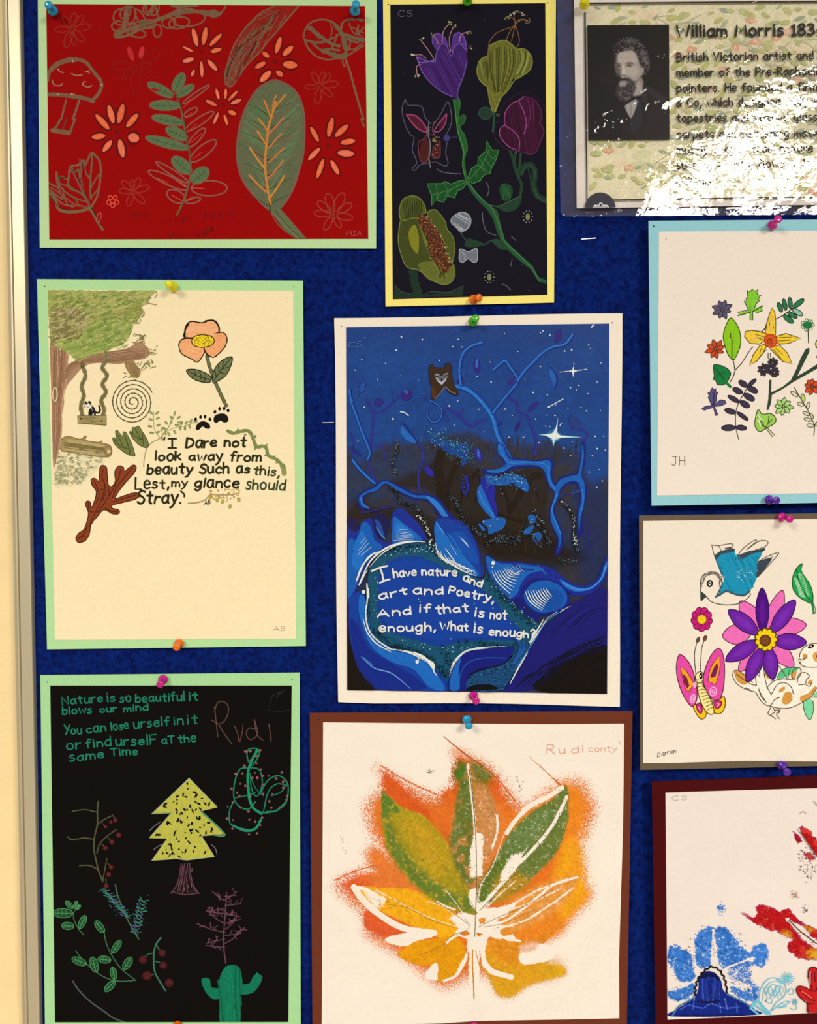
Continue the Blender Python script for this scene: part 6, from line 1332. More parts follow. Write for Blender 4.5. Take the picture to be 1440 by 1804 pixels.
m.s("1120,430 1085,500 1072,560 1078,650 1095,715 1140,750", 4.4, '#1f9468', .8); m.s("1000,810 1060,835 1110,825 1138,780", 4, '#1f9468', .8); m.s("1165,740 1215,735 1265,690", 3, CG, .8)
for x, y in ((1060, 438), (1085, 436), (1135, 432), (1115, 460), (1085, 482), (1115, 497), (1055, 510), (1012, 550), (1045, 548), (1138, 528), (1108, 545), (1095, 570), (1145, 560), (990, 625), (1018, 645), (1035, 600), (1060, 610), (1148, 605), (1120, 570), (1085, 662), (1030, 662), (972, 715), (998, 692), (1035, 718), (1075, 738), (968, 775), (998, 782), (995, 825), (1040, 832), (1078, 853), (1118, 848), (1135, 808), (1110, 790), (1080, 780), (1178, 560), (1215, 573), (1243, 543), (1250, 590), (1195, 650), (1180, 688), (1232, 718), (1190, 720), (1270, 660), (1250, 620), (1265, 680), (1148, 650), (1145, 770)):
    m.d(x, y, random.uniform(1.7, 2.7), random.choice(['#8c5a54', '#9c5c58', '#7c5650']))
m.done()
m = U_('berry_branch')
BRC = '#5a5a38'
for s, w in (("322,688 318,740 318,800 305,860 300,920 310,980 325,1040 345,1090", 2.4), ("192,738 250,730 285,735 315,742", 1.8), ("168,865 190,880 250,872 300,878", 2), ("228,1010 280,1010 320,1030", 2), ("318,805 350,780 395,758", 1.8), ("315,950 330,900 370,860 412,830", 1.8), ("345,1085 355,1030 365,975", 1.8), ("360,1075 362,1100", 1.8), ("370,870 385,885", 1.3), ("335,900 355,915", 1.3), ("395,760 410,775", 1.3), ("340,795 355,810", 1.2), ("370,1000 385,1010", 1.2)): m.s(s, w, BRC)
for x, y, r in ((408, 782, 4.2), (385, 792, 3.2), (358, 815, 3.2), (424, 857, 4.8), (390, 892, 4.4), (357, 922, 4.4), (386, 1018, 4.2), (374, 1055, 4.4), (362, 1112, 4.6)): m.d(x, y, r, '#5c2020', .9); m.d(x - 1, y - 1, r * .5, '#702a2a', .8)
m.done()
def leafy(name, stem, leaves, w=1.8):
    m = U_(name)
    for s in stem: m.s(s, w, '#3c7048')
    for a in leaves:
        m.petal(*a, '#1d4a28', '#4f9c5c', 1.2, cov=.85)
        x1, y1, x2, y2, ww = a; L = math.hypot(x2 - x1, y2 - y1); ux, uy = (x2 - x1) / L, (y2 - y1) / L
        m.s([(x1, y1), (x2 - ux * 6, y2 - uy * 6)], .8, '#62b06c')
        for q in (.3, .5, .7):
            for sg in (-1, 1): m.s([(x1 + ux * L * q, y1 + uy * L * q), (x1 + ux * (L * q + 8) - uy * sg * ww * .3, y1 + uy * (L * q + 8) + ux * sg * ww * .3)], .6, '#5aa864')
    m.done()
leafy('leafy_stalk', ("200,1250 200,1280 225,1330 248,1355", "198,1248 210,1225", "150,1310 195,1315"), [(195, 1250, 95, 1248, 46), (195, 1225, 158, 1188, 24), (205, 1225, 215, 1188, 20), (212, 1230, 232, 1208, 16), (200, 1315, 138, 1310, 36), (228, 1325, 258, 1260, 32)])
leafy('leafy_stalk', ("350,1325 360,1390 390,1460 440,1530 510,1585", "210,1438 250,1490 320,1550 380,1580 440,1590 510,1585"), [(350, 1345, 308, 1288, 34), (392, 1448, 435, 1385, 32), (385, 1485, 320, 1478, 36), (450, 1530, 488, 1470, 36), (262, 1505, 190, 1475, 36), (312, 1545, 290, 1468, 38), (405, 1580, 392, 1520, 32), (405, 1590, 355, 1640, 34)])
m = U_('fir_twig'); m.s("408,1105 420,1160 455,1250 490,1320 525,1378", 2.2, '#4c6c54')
for (x0, y0, x1, y1) in ((355, 1140, 465, 1265), (545, 1190, 505, 1350)):
    for k in range(10):
        t = k / 9; x, y = x0 + (x1 - x0) * t, y0 + (y1 - y0) * t
        for a in (-.5, 2.6, .3, 3.4): m.s([(x, y), (x + random.uniform(18, 34) * math.cos(a + .6), y + random.uniform(14, 26) * math.sin(a + .6) - 8)], 1.2, random.choice(['#3c8c6c', '#4c6c7c', '#58548c', '#3c9c6c']))
    for k in range(40): t = random.random(); m.d(x0 + (x1 - x0) * t + random.gauss(0, 18), y0 + (y1 - y0) * t + random.gauss(0, 14), .7, random.choice(['#6c60a4', '#5c5890', '#4c9c7c']))
m.done()
m = U_('arched_berry_stem'); m.s("636,1372 610,1410 600,1470 605,1540 630,1590 660,1638", 2.6, '#3f7a5c')
for s in ("600,1450 570,1455 555,1470", "600,1555 580,1560", "620,1420 635,1440", "605,1490 630,1495", "620,1420 612,1400"): m.s(s, 1.4, '#3f7a5c')
for x, y, r in ((546, 1482, 7.2), (567, 1562, 8.2), (642, 1448, 6.6), (648, 1510, 6.6), (678, 1598, 7.4)): m.d(x, y, r, '#4e1a1c', .92, n=12); m.d(x, y, r * .6, '#602424', .6, n=12)
m.done()
m = U_('bare_pink_tree'); TP = '#6e4450'
m.s("965,1145 962,1220 955,1300 950,1400 962,1500", 2.0, TP); random.seed(77)
for y, sg, L, up in ((1180, 1, 60, 40), (1185, -1, 55, 40), (1210, 1, 80, 10), (1225, -1, 80, -20), (1255, 1, 75, -10), (1250, -1, 90, 10), (1300, 1, 70, 20), (1345, -1, 140, 45), (1330, 1, 60, 60), (1400, 1, 85, 70), (1380, -1, 90, -20), (1420, -1, 95, 10), (1300, -1, 80, 60), (1360, 1, 80, 10)):
    e = (957 + sg * L, y - up); mid = (957 + sg * L * .5, y - up * .35); m.s([(957, y), mid, e], 1.5, TP)
    for k in range(4):
        t = random.uniform(.3, 1); x, yy = 957 + sg * L * t, y - up * t; a = random.uniform(-2.6, -.5) if random.random() < .6 else random.uniform(0, 6.3); m.s([(x, yy), (x + 28 * math.cos(a), yy + 26 * math.sin(a))], 1.3, random.choice([TP, '#7c4c54', '#644050']))
m.done()
m = U_('green_saguaro'); SG2 = '#0f7a54'
m.f("945,1540 965,1515 1000,1508 1030,1522 1040,1560 1045,1600 1035,1680 1028,1810 940,1810 930,1700 925,1620 930,1580", SG2, .96); m.f("840,1580 860,1572 882,1582 890,1620 930,1630 935,1672 900,1680 865,1650 845,1610", SG2, .96); m.f("1035,1612 1080,1600 1100,1565 1125,1552 1143,1572 1130,1610 1095,1648 1040,1655", SG2, .96)
m.hatch("945,1540 1000,1515 1035,1540 1040,1650 1028,1800 940,1800 930,1620", 86, 7, 2.4, '#148c60', .5, .6, colors=['#149064', '#0c6c4a'])
for k in range(10): m.s([(1100 + k * 3, 1575 - k), (1118 + k * 3, 1548 + k * 2)], 1.4, SG2)
m.done()
m = U_('grey_curve'); m.s("195,1590 225,1635 280,1690 350,1740 400,1775 460,1797", 2.6, '#4c5c52'); m.done()
m = U_('corner_scuffs'); m.s("1180,215 1195,160 1240,140 1255,130", .8, '#3c3634'); m.s("1215,170 1230,150 1250,135", 1, '#3c3634'); m.s("1170,230 1230,238 1280,230", 1, '#2c2624'); m.done()
holes(A8, [(83.5, 1201.5, 1.3), (515, 1197.5, 1.3), (96, 1277.5, .8)], on_sheet=((96, 1277.5, .8),))

# ================================================================== sprayed leaf print
A9 = Art('mounted_print', 'white sheet with a large orange and green sprayed leaf print on a rust brown mount', 'artwork',
         [(546, 1256), (1115, 1253), (1109.5, 1540), (1104.5, 1822), (551, 1826)],
         [(569.5, 1272.5), (700, 1274), (830, 1275), (960, 1276), (1100, 1275)] + [(1100 - 2.0 * k + 1.5 * math.sin(k), 1275 + k * 104) for k in range(1, 5)] + [(1091.5, 1794), (1000, 1796), (880, 1798), (835, 1799), (780, 1803), (700, 1805), (567, 1806), (568, 1600), (569, 1400)],
         paper('rust_card', '#6e3420'), paper('white_paper_3', '#f3e3cd', wave=1.0), '#f3e3cd', 0.0045, c=-0.004, sheet_name='printed_sheet')
A9.q = [(569.5, 1274), (1100, 1275), (1091, 1794), (567, 1803)]
Lc = crop(540, 1240, 2.4407)
fd = Field(A9, 572, 1290, 1070, 1770, 1.5, '#f3e3cd', '#e0702c', 0.0)
T = Lc
nn = fd.noise(16, 2); nf = fd.noise(4.5, 5); nb = fd.noise(50, 8)
def sp(poly, c, cov, soft, **k): mk = fd.mask(poly, soft, T=T, **k); fd.cov = np.maximum(fd.cov, mk * cov); fd.paint(np.clip(mk * 1.6, 0, 1), c)
sp("300,265 420,330 560,390 640,310 630,190 800,270 900,400 960,420 1080,330 1190,330 1250,450 1200,600 1190,700 1230,820 1150,920 1090,960 1000,1050 1110,1120 1080,1180 940,1210 880,1260 820,1240 770,1180 700,1190 600,1230 520,1190 420,1110 340,1060 250,1000 240,920 160,840 120,780 200,720 330,690 310,620 260,540 250,440 290,380 330,350", '#e06e20', .84, 60)
sp("330,280 420,340 470,420 600,500 640,600 560,600 400,450 320,380", '#d8581e', .90, 34); sp("560,400 640,330 660,250 760,260 850,350 800,420 640,480", '#d85c1c', .90, 34); sp("130,780 200,730 330,700 400,720 480,800 300,790 200,820", '#dd5c28', .86, 34); sp("250,880 320,900 440,985 360,1000 250,972", '#de5a2a', .86, 16)
sp("840,560 980,450 1080,340 1140,335 1200,420 1190,560 1200,640 1215,760 1235,830 1150,930 1090,1000 960,1050 880,1010 900,900 1060,760 1080,560", '#ea8420', .90, 44); sp("1130,600 1180,640 1190,800 1150,880 1100,900 1080,760", '#f0a018', .92, 30); sp("775,1120 860,1185 940,1150 1000,1115 1100,1120 1120,1165 1050,1190 960,1215 880,1265 810,1245", '#d9a01c', .95, 20)
sp("640,480 700,400 800,420 870,560 820,640 640,600", '#e4782c', .9, 20); sp("240,640 320,600 420,700 560,850 400,800 300,770", '#e47830', .78, 40)
fd.paint(np.clip((nb - .5) * 4, 0, 1) * (fd.cov > .4), '#e8842c', k=.35)
# sharp orange edge lines of the stencil
for s in ("590,140 680,215 800,300 900,420", "960,230 1040,300 1100,355", "320,265 430,330 560,390", "120,760 220,715 330,690"): fd.paint(fd.line(s, 2.2, 1.5, T=T), '#d8602c', .85, .7)
def blob(poly, c, cov=None, soft=2.5, wob=1.5, k=1.0, wsc=7): fd.paint(fd.mask(poly, soft, T=T, wob=wob, wsc=wsc), c, cov, k)
L1 = "328,372 350,395 420,448 500,478 560,545 605,595 640,680 690,780 735,900 650,888 560,850 480,790 400,705 350,620 330,540 325,440"
L2 = "692,262 725,310 775,350 805,420 822,480 825,560 800,640 755,760 737,885 700,800 640,690 618,600 630,500 655,370"
L3 = "1115,350 1127,430 1120,530 1075,640 1000,722 900,812 800,855 742,895 738,800 790,700 850,600 890,540 960,470 1050,415"
L4 = "205,787 320,790 450,798 560,845 640,895 655,960 610,1010 540,995 470,960 400,930 320,890 260,850"
L5 = "1165,742 1080,755 960,800 880,850 800,915 745,965 860,985 960,955 1060,900 1140,820"
L6 = "640,1000 540,1010 450,1030 395,1080 480,1122 558,1130 560,1192 620,1182 680,1120 685,1060"
L7 = "775,1020 850,1005 960,1020 1060,980 1010,1035 940,1110 880,1150 810,1120 775,1070"
blob(L4, '#f0a818', .96); blob(L5, '#e6953c', .84, soft=8); blob(L6, '#e2960e', .97); blob(L7, '#e08a1c', .92, soft=6); blob("775,1060 860,1120 930,1110 1000,1120 1000,1160 900,1200 820,1200 775,1140", '#dc9a1c', .92, soft=14)
blob(L1, '#a8921c', .98); m1 = fd.mask(L1, 3, T=T)
blob("328,372 350,395 385,430 400,470 350,470 330,520 325,440", '#5f7c2a', .97); blob("330,470 350,620 400,705 480,790 560,850 650,888 737,900 700,830 620,800 520,730 440,650 380,560 360,480", '#687a2a', .97, soft=14, wob=5); blob("430,500 520,520 580,600 600,700 560,740 480,640", '#c8981c', .97, soft=30, k=.85)
blob(L2, '#b87c34', .84, soft=5); blob("692,262 710,300 715,450 722,620 724,800 730,885 700,800 640,690 618,600 630,500 655,370", '#69742c', .93, soft=6, wob=4); blob("740,360 800,420 820,560 760,700 735,600 735,450", '#d08a4c', .72, soft=16)
blob("625,300 660,250 690,270 700,340 660,350", '#4c7020', .85, soft=14, wob=6); blob("700,250 760,270 800,320 760,350 720,310", '#6c7020', .7, soft=16, wob=6)
blob(L3, '#6a7832', .90, soft=4, wob=2); blob("870,570 960,500 1040,450 1060,470 960,600 880,680 820,720", '#6a8040', .8, soft=14); blob("760,760 850,640 880,700 820,790 745,880", '#617424', .92, soft=10, wob=3); blob("860,720 960,760 900,812 820,850 800,800", '#b8881c', .85, soft=16)
spk = np.clip((nf - .52) * 6, 0, 1)
for mk in (fd.mask(L3, 4, T=T), fd.mask(L2, 4, T=T)): fd.paint(mk, None, .78, .8); fd.paint(mk * spk, None, .5, .6)
fd.paint(fd.mask(L5, 10, T=T) * spk, None, .5, .7); fd.paint(fd.mask("740,1010 840,980 960,1000 900,1140 800,1110", 20, T=T) * spk, None, .55, .7)
fd.paint(m1 * np.clip((nf - .6) * 8, 0, 1), '#cda030', None, .6); fd.paint(fd.mask(L2, 6, T=T) * np.clip((nn - .52) * 8, 0, 1), '#cf8040', None, .6)
# bare veins and gaps
def bare(s, w, k=1.0, soft=2.0): fd.paint(fd.line(s, w / 2.44, soft, T=T), None, 0.0, k)
bare("695,262 705,340 722,500 735,700", 10, .85); bare("1120,400 1060,520 980,620 900,700 850,760 790,830", 13, .95); bare("1100,360 1040,400 960,440 900,500 862,555", 17, 1); blob("880,660 930,640 960,600 900,700 850,770 830,760", None, .0, soft=6, wob=3); bare("820,480 822,540 800,620", 9, .8); bare("850,560 800,700 750,780 740,860", 6, .6)
bare("205,788 250,850 320,910 420,965 550,985", 26, 1); bare("210,790 260,800 330,850", 16, .9); blob("250,810 330,820 340,860 300,880", None, .25, soft=10, wob=4); bare("1165,745 1060,780 960,860 860,930 760,965", 9, .9); bare("1150,790 1040,870 920,940 800,965", 7, .8); bare("1120,760 1000,800 880,870 780,950", 7, .8); bare("860,1010 920,1020 790,990", 8)
blob("610,925 660,900 720,905 775,880 850,870 900,855 860,910 820,930 850,960 900,1010 830,1010 790,1000 770,1040 770,1100 800,1150 880,1175 800,1160 760,1120 745,1060 735,1200 705,1200 700,1060 690,1100 640,1165 690,1060 690,1010 650,1000 600,1030 640,990 655,965 640,940", None, 0.0, soft=5, wob=3)
blob("722,560 755,560 760,620 752,740 730,740 708,740 706,640", None, .05, soft=5, wob=3); blob("700,800 725,790 740,860 760,850 820,800 780,860 745,900 705,860", None, .1, soft=5, wob=3)
blob("340,1012 440,985 545,1000 480,1018 420,1042", None, 0, soft=3); blob("508,1168 560,1112 563,1190 535,1185", None, 0, soft=3); blob("915,1078 1010,1032 1062,1088 940,1122", None, 0, soft=3); bare("765,1110 800,1150 882,1175", 22, 1); bare("690,1080 670,1130 640,1170 590,1190", 9, .9); bare("640,885 600,870 560,850", 8, .8)
blob("920,1040 1000,1025 990,1060 930,1075", '#eab08c', .6, soft=8)
for a in ("715,975 560,930 430,870 300,800", "715,975 600,880 520,850", "720,975 850,900 1000,840 1100,790", "715,960 660,880 600,800", "720,950 800,850 900,760"): bare(a, 5, .7)
blob("738,925 770,920 770,945 745,948", '#e08a2c', .9); blob("660,990 690,975 710,985 680,1000", '#d8781c', .9); blob("730,985 760,990 740,1000", '#d8781c', .9); blob("830,975 880,960 890,985 850,1000", '#e08a2c', .9)
fd.col *= (0.72 + 0.30 * nf + .20 * nn)[..., None]; fd.cov = np.where(fd.cov > .7, np.minimum(1, fd.cov * 1.06), fd.cov)
fd.build('leaf_print', M_SPRAY, A9.sheet, h=4e-6, drop=0.02)
m = Motif(A9, 'leaf_veins', Lc, M_SPRAY, base=6, cov=.75)
for s, w, c in (("700,280 715,400 728,560 732,740 728,900 724,1000", 1.3, '#4c4418'), ("715,1058 715,1130 719,1200 721,1268", 2.4, '#c8801c'), ("728,1062 740,1110 750,1140", 1.4, '#c88428'), ("740,960 820,920 940,870 1060,800", 1.0, '#8c6424'), ("760,960 860,940 990,880", .9, '#9c6c2c'), ("745,890 850,780 960,670 1060,560 1090,470", 1.1, '#5a5a28'), ("700,950 620,890 540,840", .9, '#7c6424'), ("640,965 540,930 440,880 340,860", .9, '#8c7424'), ("720,900 640,780 560,650 460,560", .9, '#7c7a20'), ("725,880 690,820 660,740", .8, '#5a5a28'), ("600,1020 640,990 700,975", 1, '#8c6c20'), ("640,1000 700,960 680,920", .8, '#8c7c40'), ("600,1030 540,1060 480,1080", .8, '#b07014'), ("800,1040 860,1050 940,1060", .8, '#b06c14'), ("590,140 660,195 760,270", .8, '#7c3018'), ("1000,260 1050,310 1095,355", .7, '#a04420')):
    m.s(s, w, c)
random.seed(3)
def specks(n, poly, cs, r=(.4, 1.1)): m.dots(poly, n, r, cs)
specks(150, "620,250 700,230 800,270 790,350 700,330 640,350", ['#3c6414', '#2c5410', '#5c6c1c']); specks(120, L1, ['#5c7a20', '#d0b040', '#c89c2c', '#3c6c18']); specks(150, L2, ['#5c5c20', '#e0b070', '#8c6420', '#4c6c1c']); specks(220, L3, ['#e4dcb4', '#45681c', '#3c5c18', '#c8c08c']); specks(60, "300,830 480,870 460,930 330,890", ['#5c8c4c', '#c88c10']); specks(70, L5, ['#e8c89c', '#c87820']); specks(14, "900,310 940,320 950,370 910,375", ['#5c5c50']); specks(6, "510,280 550,290 530,300", ['#5c5c50']); specks(10, "140,560 180,600 170,650 150,620", ['#6c6c60'])
m.s("520,295 548,288", 1.2, '#5c4c3c', .9); m.done()
m = Motif(A9, 'pencil_name', Lc, cov=.78); PK2 = '#dc9c80'
m.text('R', 1035, 215, 1068, 216, 11, 1.8, PK2, .2); m.text('u', 1088, 214, 1112, 214, 9, 1.6, PK2, .2); m.text('di', 1140, 213, 1192, 207, 8.5, 1.6, PK2, .2); m.text('conty', 1215, 205, 1335, 202, 6.2, 1.4, PK2, .5); m.s("1348,160 1348,172", 1.2, PK2); m.done()
holes(A9, [(562, 1267, 1.0), (1101, 1269, 1.0)])

# ================================================================== blue and red leaf prints, lower right
A10 = Art('mounted_print', 'white sheet with blue and red leaf prints on a maroon mount, lower right', 'artwork',
          [(1149, 1377), (1300, 1372), (1450, 1365), (1560, 1361), (1560, 1838), (1156, 1840)], [(1173, 1396.5), (1300, 1392.5), (1550, 1386)] + [(1550, 1779), (1440, 1784), (1300, 1791.5), (1176.5, 1796.5)],
          paper('maroon_card', '#4a0b0e'), paper('white_paper_4', '#eddccb', wave=.7), '#eddccb', 0.0110, b=-0.009, c=-0.003, sheet_name='printed_sheet')
A10.q = [(1173, 1396.5), (1550, 1386), (1550, 1779), (1176.5, 1796.5)]
K = crop(1140, 1360, 4.063)
fd = Field(A10, 1175, 1440, 1545, 1794, 1.5, '#eddccb', '#3474c4', 0.0, quad=[(1174.5, 1440), (1548, 1432), (1548, 1778.5), (1177, 1794.5)])
T = K; nf = fd.noise(4, 5); nn = fd.noise(11, 4)
BLC = '#3a78c4'
for p in ("145,1280 165,1240 260,1255 320,1310 340,1400 352,1475 290,1505 240,1495 180,1410 145,1350", "350,1165 400,1118 455,1100 485,1150 478,1300 450,1395 360,1405 345,1300", "488,1118 560,1115 620,1175 690,1265 765,1295 700,1350 600,1392 520,1402 500,1250", "748,1262 800,1228 862,1248 868,1330 845,1392 785,1388 745,1310", "600,1535 700,1560 795,1530 795,1610 745,1645 640,1600", "145,1558 260,1535 350,1510 325,1600 240,1640 160,1632", "508,945 560,960 540,1010 515,1000", "580,1300 700,1330 760,1370 700,1410 590,1400"):
    fd.paint(fd.mask(p, 7, T=T, wob=4, wsc=7), BLC, .88)
for p in ("580,1410 745,1370 745,1480 800,1540 740,1540 640,1500 590,1470",): fd.paint(fd.mask(p, 9, T=T, wob=4), BLC, .6)
fd.paint((fd.cov > .3) * np.clip((nn - .5) * 6, 0, 1) * 1.0, '#2460b0', None, .8); fd.paint((fd.cov > .3) * np.clip((nf - .55) * 9, 0, 1), '#6ca0dc', None, .5); fd.paint(np.clip((nf - .62) * 9, 0, 1), None, .2, .6)
fd.paint(fd.line("155,1320 240,1350 330,1390", 3, 2, T=T), '#1c4c9c', None, .8)
RD = '#bc1418'
for p in ("655,1000 720,1020 785,1040 780,970 820,942 900,968 1000,1040 1060,1120 1110,1190 1219,1270 1350,1340 1500,1420 1480,1470 1219,1330 1160,1345 1060,1315 1000,1260 1040,1200 960,1160 860,1120 760,1070", "950,1000 1010,975 1060,1020 1120,1080 1219,1120 1320,1190 1400,1260 1219,1200 1100,1100 1000,1050", "1050,430 1075,440 1112,500 1080,505 1055,480", "1090,400 1140,395 1200,470 1260,560 1330,660 1300,800 1219,640 1150,520", "1120,580 1170,570 1205,620 1180,645 1140,630"):
    fd.paint(fd.mask(p, 4, T=T, wob=4, wsc=8), RD, .97)
fd.paint(fd.mask("1085,520 1140,560 1219,700 1280,900 1219,860 1160,720 1100,620", 26, T=T, wob=8), '#7c1c28', .42, .8)
for p in ("960,1155 1020,1145 1030,1180 1000,1190", "1120,1110 1190,1130 1150,1150", "1150,1290 1219,1270 1290,1330 1219,1350 1160,1330", "1040,870 1075,855 1070,900 1040,905"): fd.paint(fd.mask(p, 12, T=T, wob=4), '#e0a020', .88)
RR = ((fd.X > 1356) | ((fd.Y < 1660) & (fd.X > 1300))); fd.paint(RR * np.clip((nf - .56) * 9, 0, 1), '#8c0c12', None, .7); fd.paint(RR * np.clip((nn - .62) * 12, 0, 1), '#e04838', None, .5)
def bareK(s, w, k=1.0): fd.paint(fd.line(s, w / 4.06, 1.2, T=T), None, 0.0, k)
bareK("478,1130 470,1240 462,1390", 12); bareK("575,1400 680,1360 765,1330", 12); bareK("330,1370 400,1430", 12); bareK("155,1565 250,1540 345,1490", 10); bareK("585,1490 680,1510 745,1550", 10); bareK("1000,1050 1090,1130 1219,1220 1400,1330", 14); bareK("1070,405 1130,490 1219,620 1300,760", 16); bareK("1020,1045 1000,1070", 8)
fd.paint(fd.line("600,975 660,1000 720,1030", 3, 8, T=T), '#d08080', .5, .7)
fd.build('leaf_prints', M_SPRAY, A10.sheet, h=4e-6, drop=0.02)
def K_(n, base=6, **k): return Motif(A10, n, K, base=base, **k)
m = K_('print_specks', cov=.9)
random.seed(14)
for cx, cy, rx, ry, n, cs in ((240, 1370, 100, 130, 110, 1), (410, 1250, 70, 150, 120, 1), (600, 1260, 110, 140, 150, 1), (670, 1450, 90, 70, 140, 1), (700, 1590, 100, 50, 80, 1), (240, 1590, 100, 50, 90, 1), (535, 975, 28, 50, 30, 1), (1150, 640, 60, 140, 110, 2), (880, 1050, 110, 70, 60, 3), (1120, 1230, 100, 80, 60, 3), (1140, 980, 30, 30, 10, 4), (1060, 880, 40, 30, 8, 4), (300, 1240, 30, 50, 8, 4)):
    for k in range(n):
        a, r = random.uniform(0, 6.3), random.random() ** .5
        m.d(cx + rx * r * math.cos(a) * 1.1, cy + ry * r * math.sin(a) * 1.1, random.uniform(.4, 1.0), random.choice({1: ['#2c64b4', '#4c88d0', '#e4dcd4', '#1c4c94'], 2: ['#4c1420', '#6c1c24', '#3c1018'], 3: ['#d82c28', '#e86050', '#8c0c10'], 4: ['#5c4450', '#7c5c60']}[cs]))
m.s("1020,1060 1100,1140 1219,1230", 1.6, '#4c1410'); m.s("1100,430 1160,510 1219,610", .9, '#5c1410'); m.s("1080,410 1140,500 1200,590", .8, '#5c1410'); m.s("1100,300 1120,282 1145,300", 1.4, '#d0a4a0', .7); m.s("1200,210 1225,240", 2, '#b8aca0', .6); m.s("1125,970 1145,1000 1150,985", 1.4, '#5c3c40'); m.done()
m = K_('blue_gown_figure', base=700)
m.f("182,1750 215,1700 290,1650 345,1608 370,1550 372,1480 400,1440 440,1425 490,1440 530,1490 548,1562 600,1600 680,1640 745,1690 792,1738", '#13257c')
for s in ("440,1450 430,1540 440,1640", "480,1470 480,1560 470,1650", "400,1480 400,1560 410,1640", "340,1620 330,1700", "560,1620 575,1700", "240,1700 300,1670 400,1690 460,1660 560,1690 660,1680", "520,1640 530,1720", "640,1660 650,1720"): m.s(s, 2.4, '#2c4cb0', .7)
for k in range(26): x = random.uniform(390, 530); m.s([(x, 1450 + random.uniform(0, 40)), (x + random.uniform(-8, 8), 1600 + random.uniform(0, 60))], .9, random.choice(['#0c1650', '#2c4cb0', '#1c3490']), .8)
m.s("370,1640 440,1650 520,1640", 4, '#0c1240', .8); m.s("240,1740 420,1745 700,1738", 4, '#0c1a5c', .8)
m.p("385,1480 400,1440 415,1455 425,1428 440,1445 455,1425 470,1445 490,1438 500,1460 520,1470 525,1500 480,1470 440,1465 400,1480", '#0c1440')
m.s("350,1605 342,1580 355,1565 342,1545 358,1528 352,1505 368,1495 370,1470 388,1462 392,1440 410,1435 420,1412 440,1410 460,1390 478,1402 500,1400 512,1418 532,1425 535,1450 555,1462 552,1485 568,1500 562,1525 575,1545 570,1565 578,1585", 3.2, '#14161c')
for s in ("182,1748 210,1700 240,1670 290,1645 345,1610", "578,1590 640,1620 700,1650 760,1690 792,1735"): m.s(s, 2.4, '#6cb0c8', .9); m.s(s, 1.2, '#1c3c4c')
m.done()
m = K_('cyan_mitten', base=900, cov=.9)
CY = '#6cc0d0'
for s, w in (("755,1680 790,1640 840,1690 885,1735", 5), ("770,1665 860,1735", 4), ("740,1690 800,1735", 3), ("805,1630 815,1560 850,1500 890,1475 940,1480 980,1510 1000,1560 980,1610 930,1650 890,1710", 1.6), ("830,1640 840,1570 880,1510 930,1500", 1.4), ("860,1590 880,1540 910,1520 930,1545 890,1610", 1.4), ("900,1600 930,1540 960,1530 950,1570 920,1610", 1.4), ("900,1710 960,1660 1020,1640 1010,1660 940,1690 1000,1680", 1.6), ("850,1640 870,1620 900,1630 890,1660 865,1650", 1.3), ("1010,1580 1030,1550 1052,1560 1048,1588 1020,1592", 1.5), ("1030,1690 1055,1705 1075,1690 1070,1670", 1.4), ("930,1480 960,1510 990,1500", 2)): m.s(s, w, CY)
for k in range(14): a = k * .45; m.s([(1005, 1480), (1005 + 52 * math.cos(a), 1480 + 46 * math.sin(a))], 1.5, CY)
for k in range(5): a = k * .63; m.s([(1060 - 24 * math.cos(a), 1645 - 24 * math.sin(a)), (1060 + 24 * math.cos(a), 1645 + 24 * math.sin(a))], 1.2, '#5cacbc')
for k in range(16): m.s([(840 + k * 9, 1540 + (k % 3) * 22), (845 + k * 9, 1580 + (k % 3) * 20)], 1.0, CY)
m.s("852,1645 858,1640", 1.4, '#2c3c44'); m.done()
m = K_('red_mitten', base=1100)
m.f("1155,1470 1160,1420 1180,1400 1215,1405 1240,1440 1235,1530 1290,1510 1340,1540 1330,1620 1300,1660 1300,1720 1155,1725 1150,1650 1090,1610 1072,1560 1090,1535 1130,1540 1170,1560", '#c41d1e')
for s in ("1155,1470 1160,1420 1180,1400 1215,1405 1225,1450 1215,1560 1170,1560 1130,1540 1090,1535 1072,1560 1095,1610 1150,1655 1200,1660", "1180,1440 1175,1500 1180,1550", "1200,1430 1205,1500", "1095,1560 1150,1610 1200,1640", "1150,1655 1155,1725"): m.s(s, 2.0, '#5c1014')
m.s("1170,1430 1170,1520", 2, '#f08080', .7); m.s("1110,1570 1180,1620", 2.4, '#ec5040', .7); m.done()
m = K_('pencil_initials', cov=.8); m.text('CS', 182, 205, 288, 200, 5.2, 1.1, '#a89c8c', .2); m.done()

# ================================================================== laminated information sheet
A3 = Art('laminated_sheet', 'laminated landscape information sheet with a bearded portrait and leafy background, top right', 'poster',
         [(1011, -16), (1560, -16), (1560, 359), (1016.5, 367)], [(1011.5, -16), (1560, -16), (1560, 359), (1016.5, 367)],
         None, paper('print_paper', '#fcebd8', wave=.2), '#fcebd8', 0.0050, b=-0.002, c=-0.002, sheet_name='printed_sheet')
A3.q = [(1012, -16), (1560, -16), (1560, 359), (1016.5, 366.5)]
A3.gain = 1.18; N = crop(1180, 30, 5.1538); NB = crop(980, 0, 3.13)
m = Motif(A3, 'leaf_pattern_ground', None, M_PRINT, cov=.97)
m.p([(1032, 6), (1545, 3), (1545, 347), (1035, 353)], '#e2d4ae')
random.seed(101)
for k in range(60): m.petal(*(lambda x, y: (x, y, x + random.uniform(30, 70), y + random.uniform(-14, 14)))(random.uniform(1036, 1490), random.uniform(10, 340)), random.uniform(12, 22), random.choice(['#d4cca0', '#e4d0ac', '#d0c89c', '#e4cca8']), cov=.8)
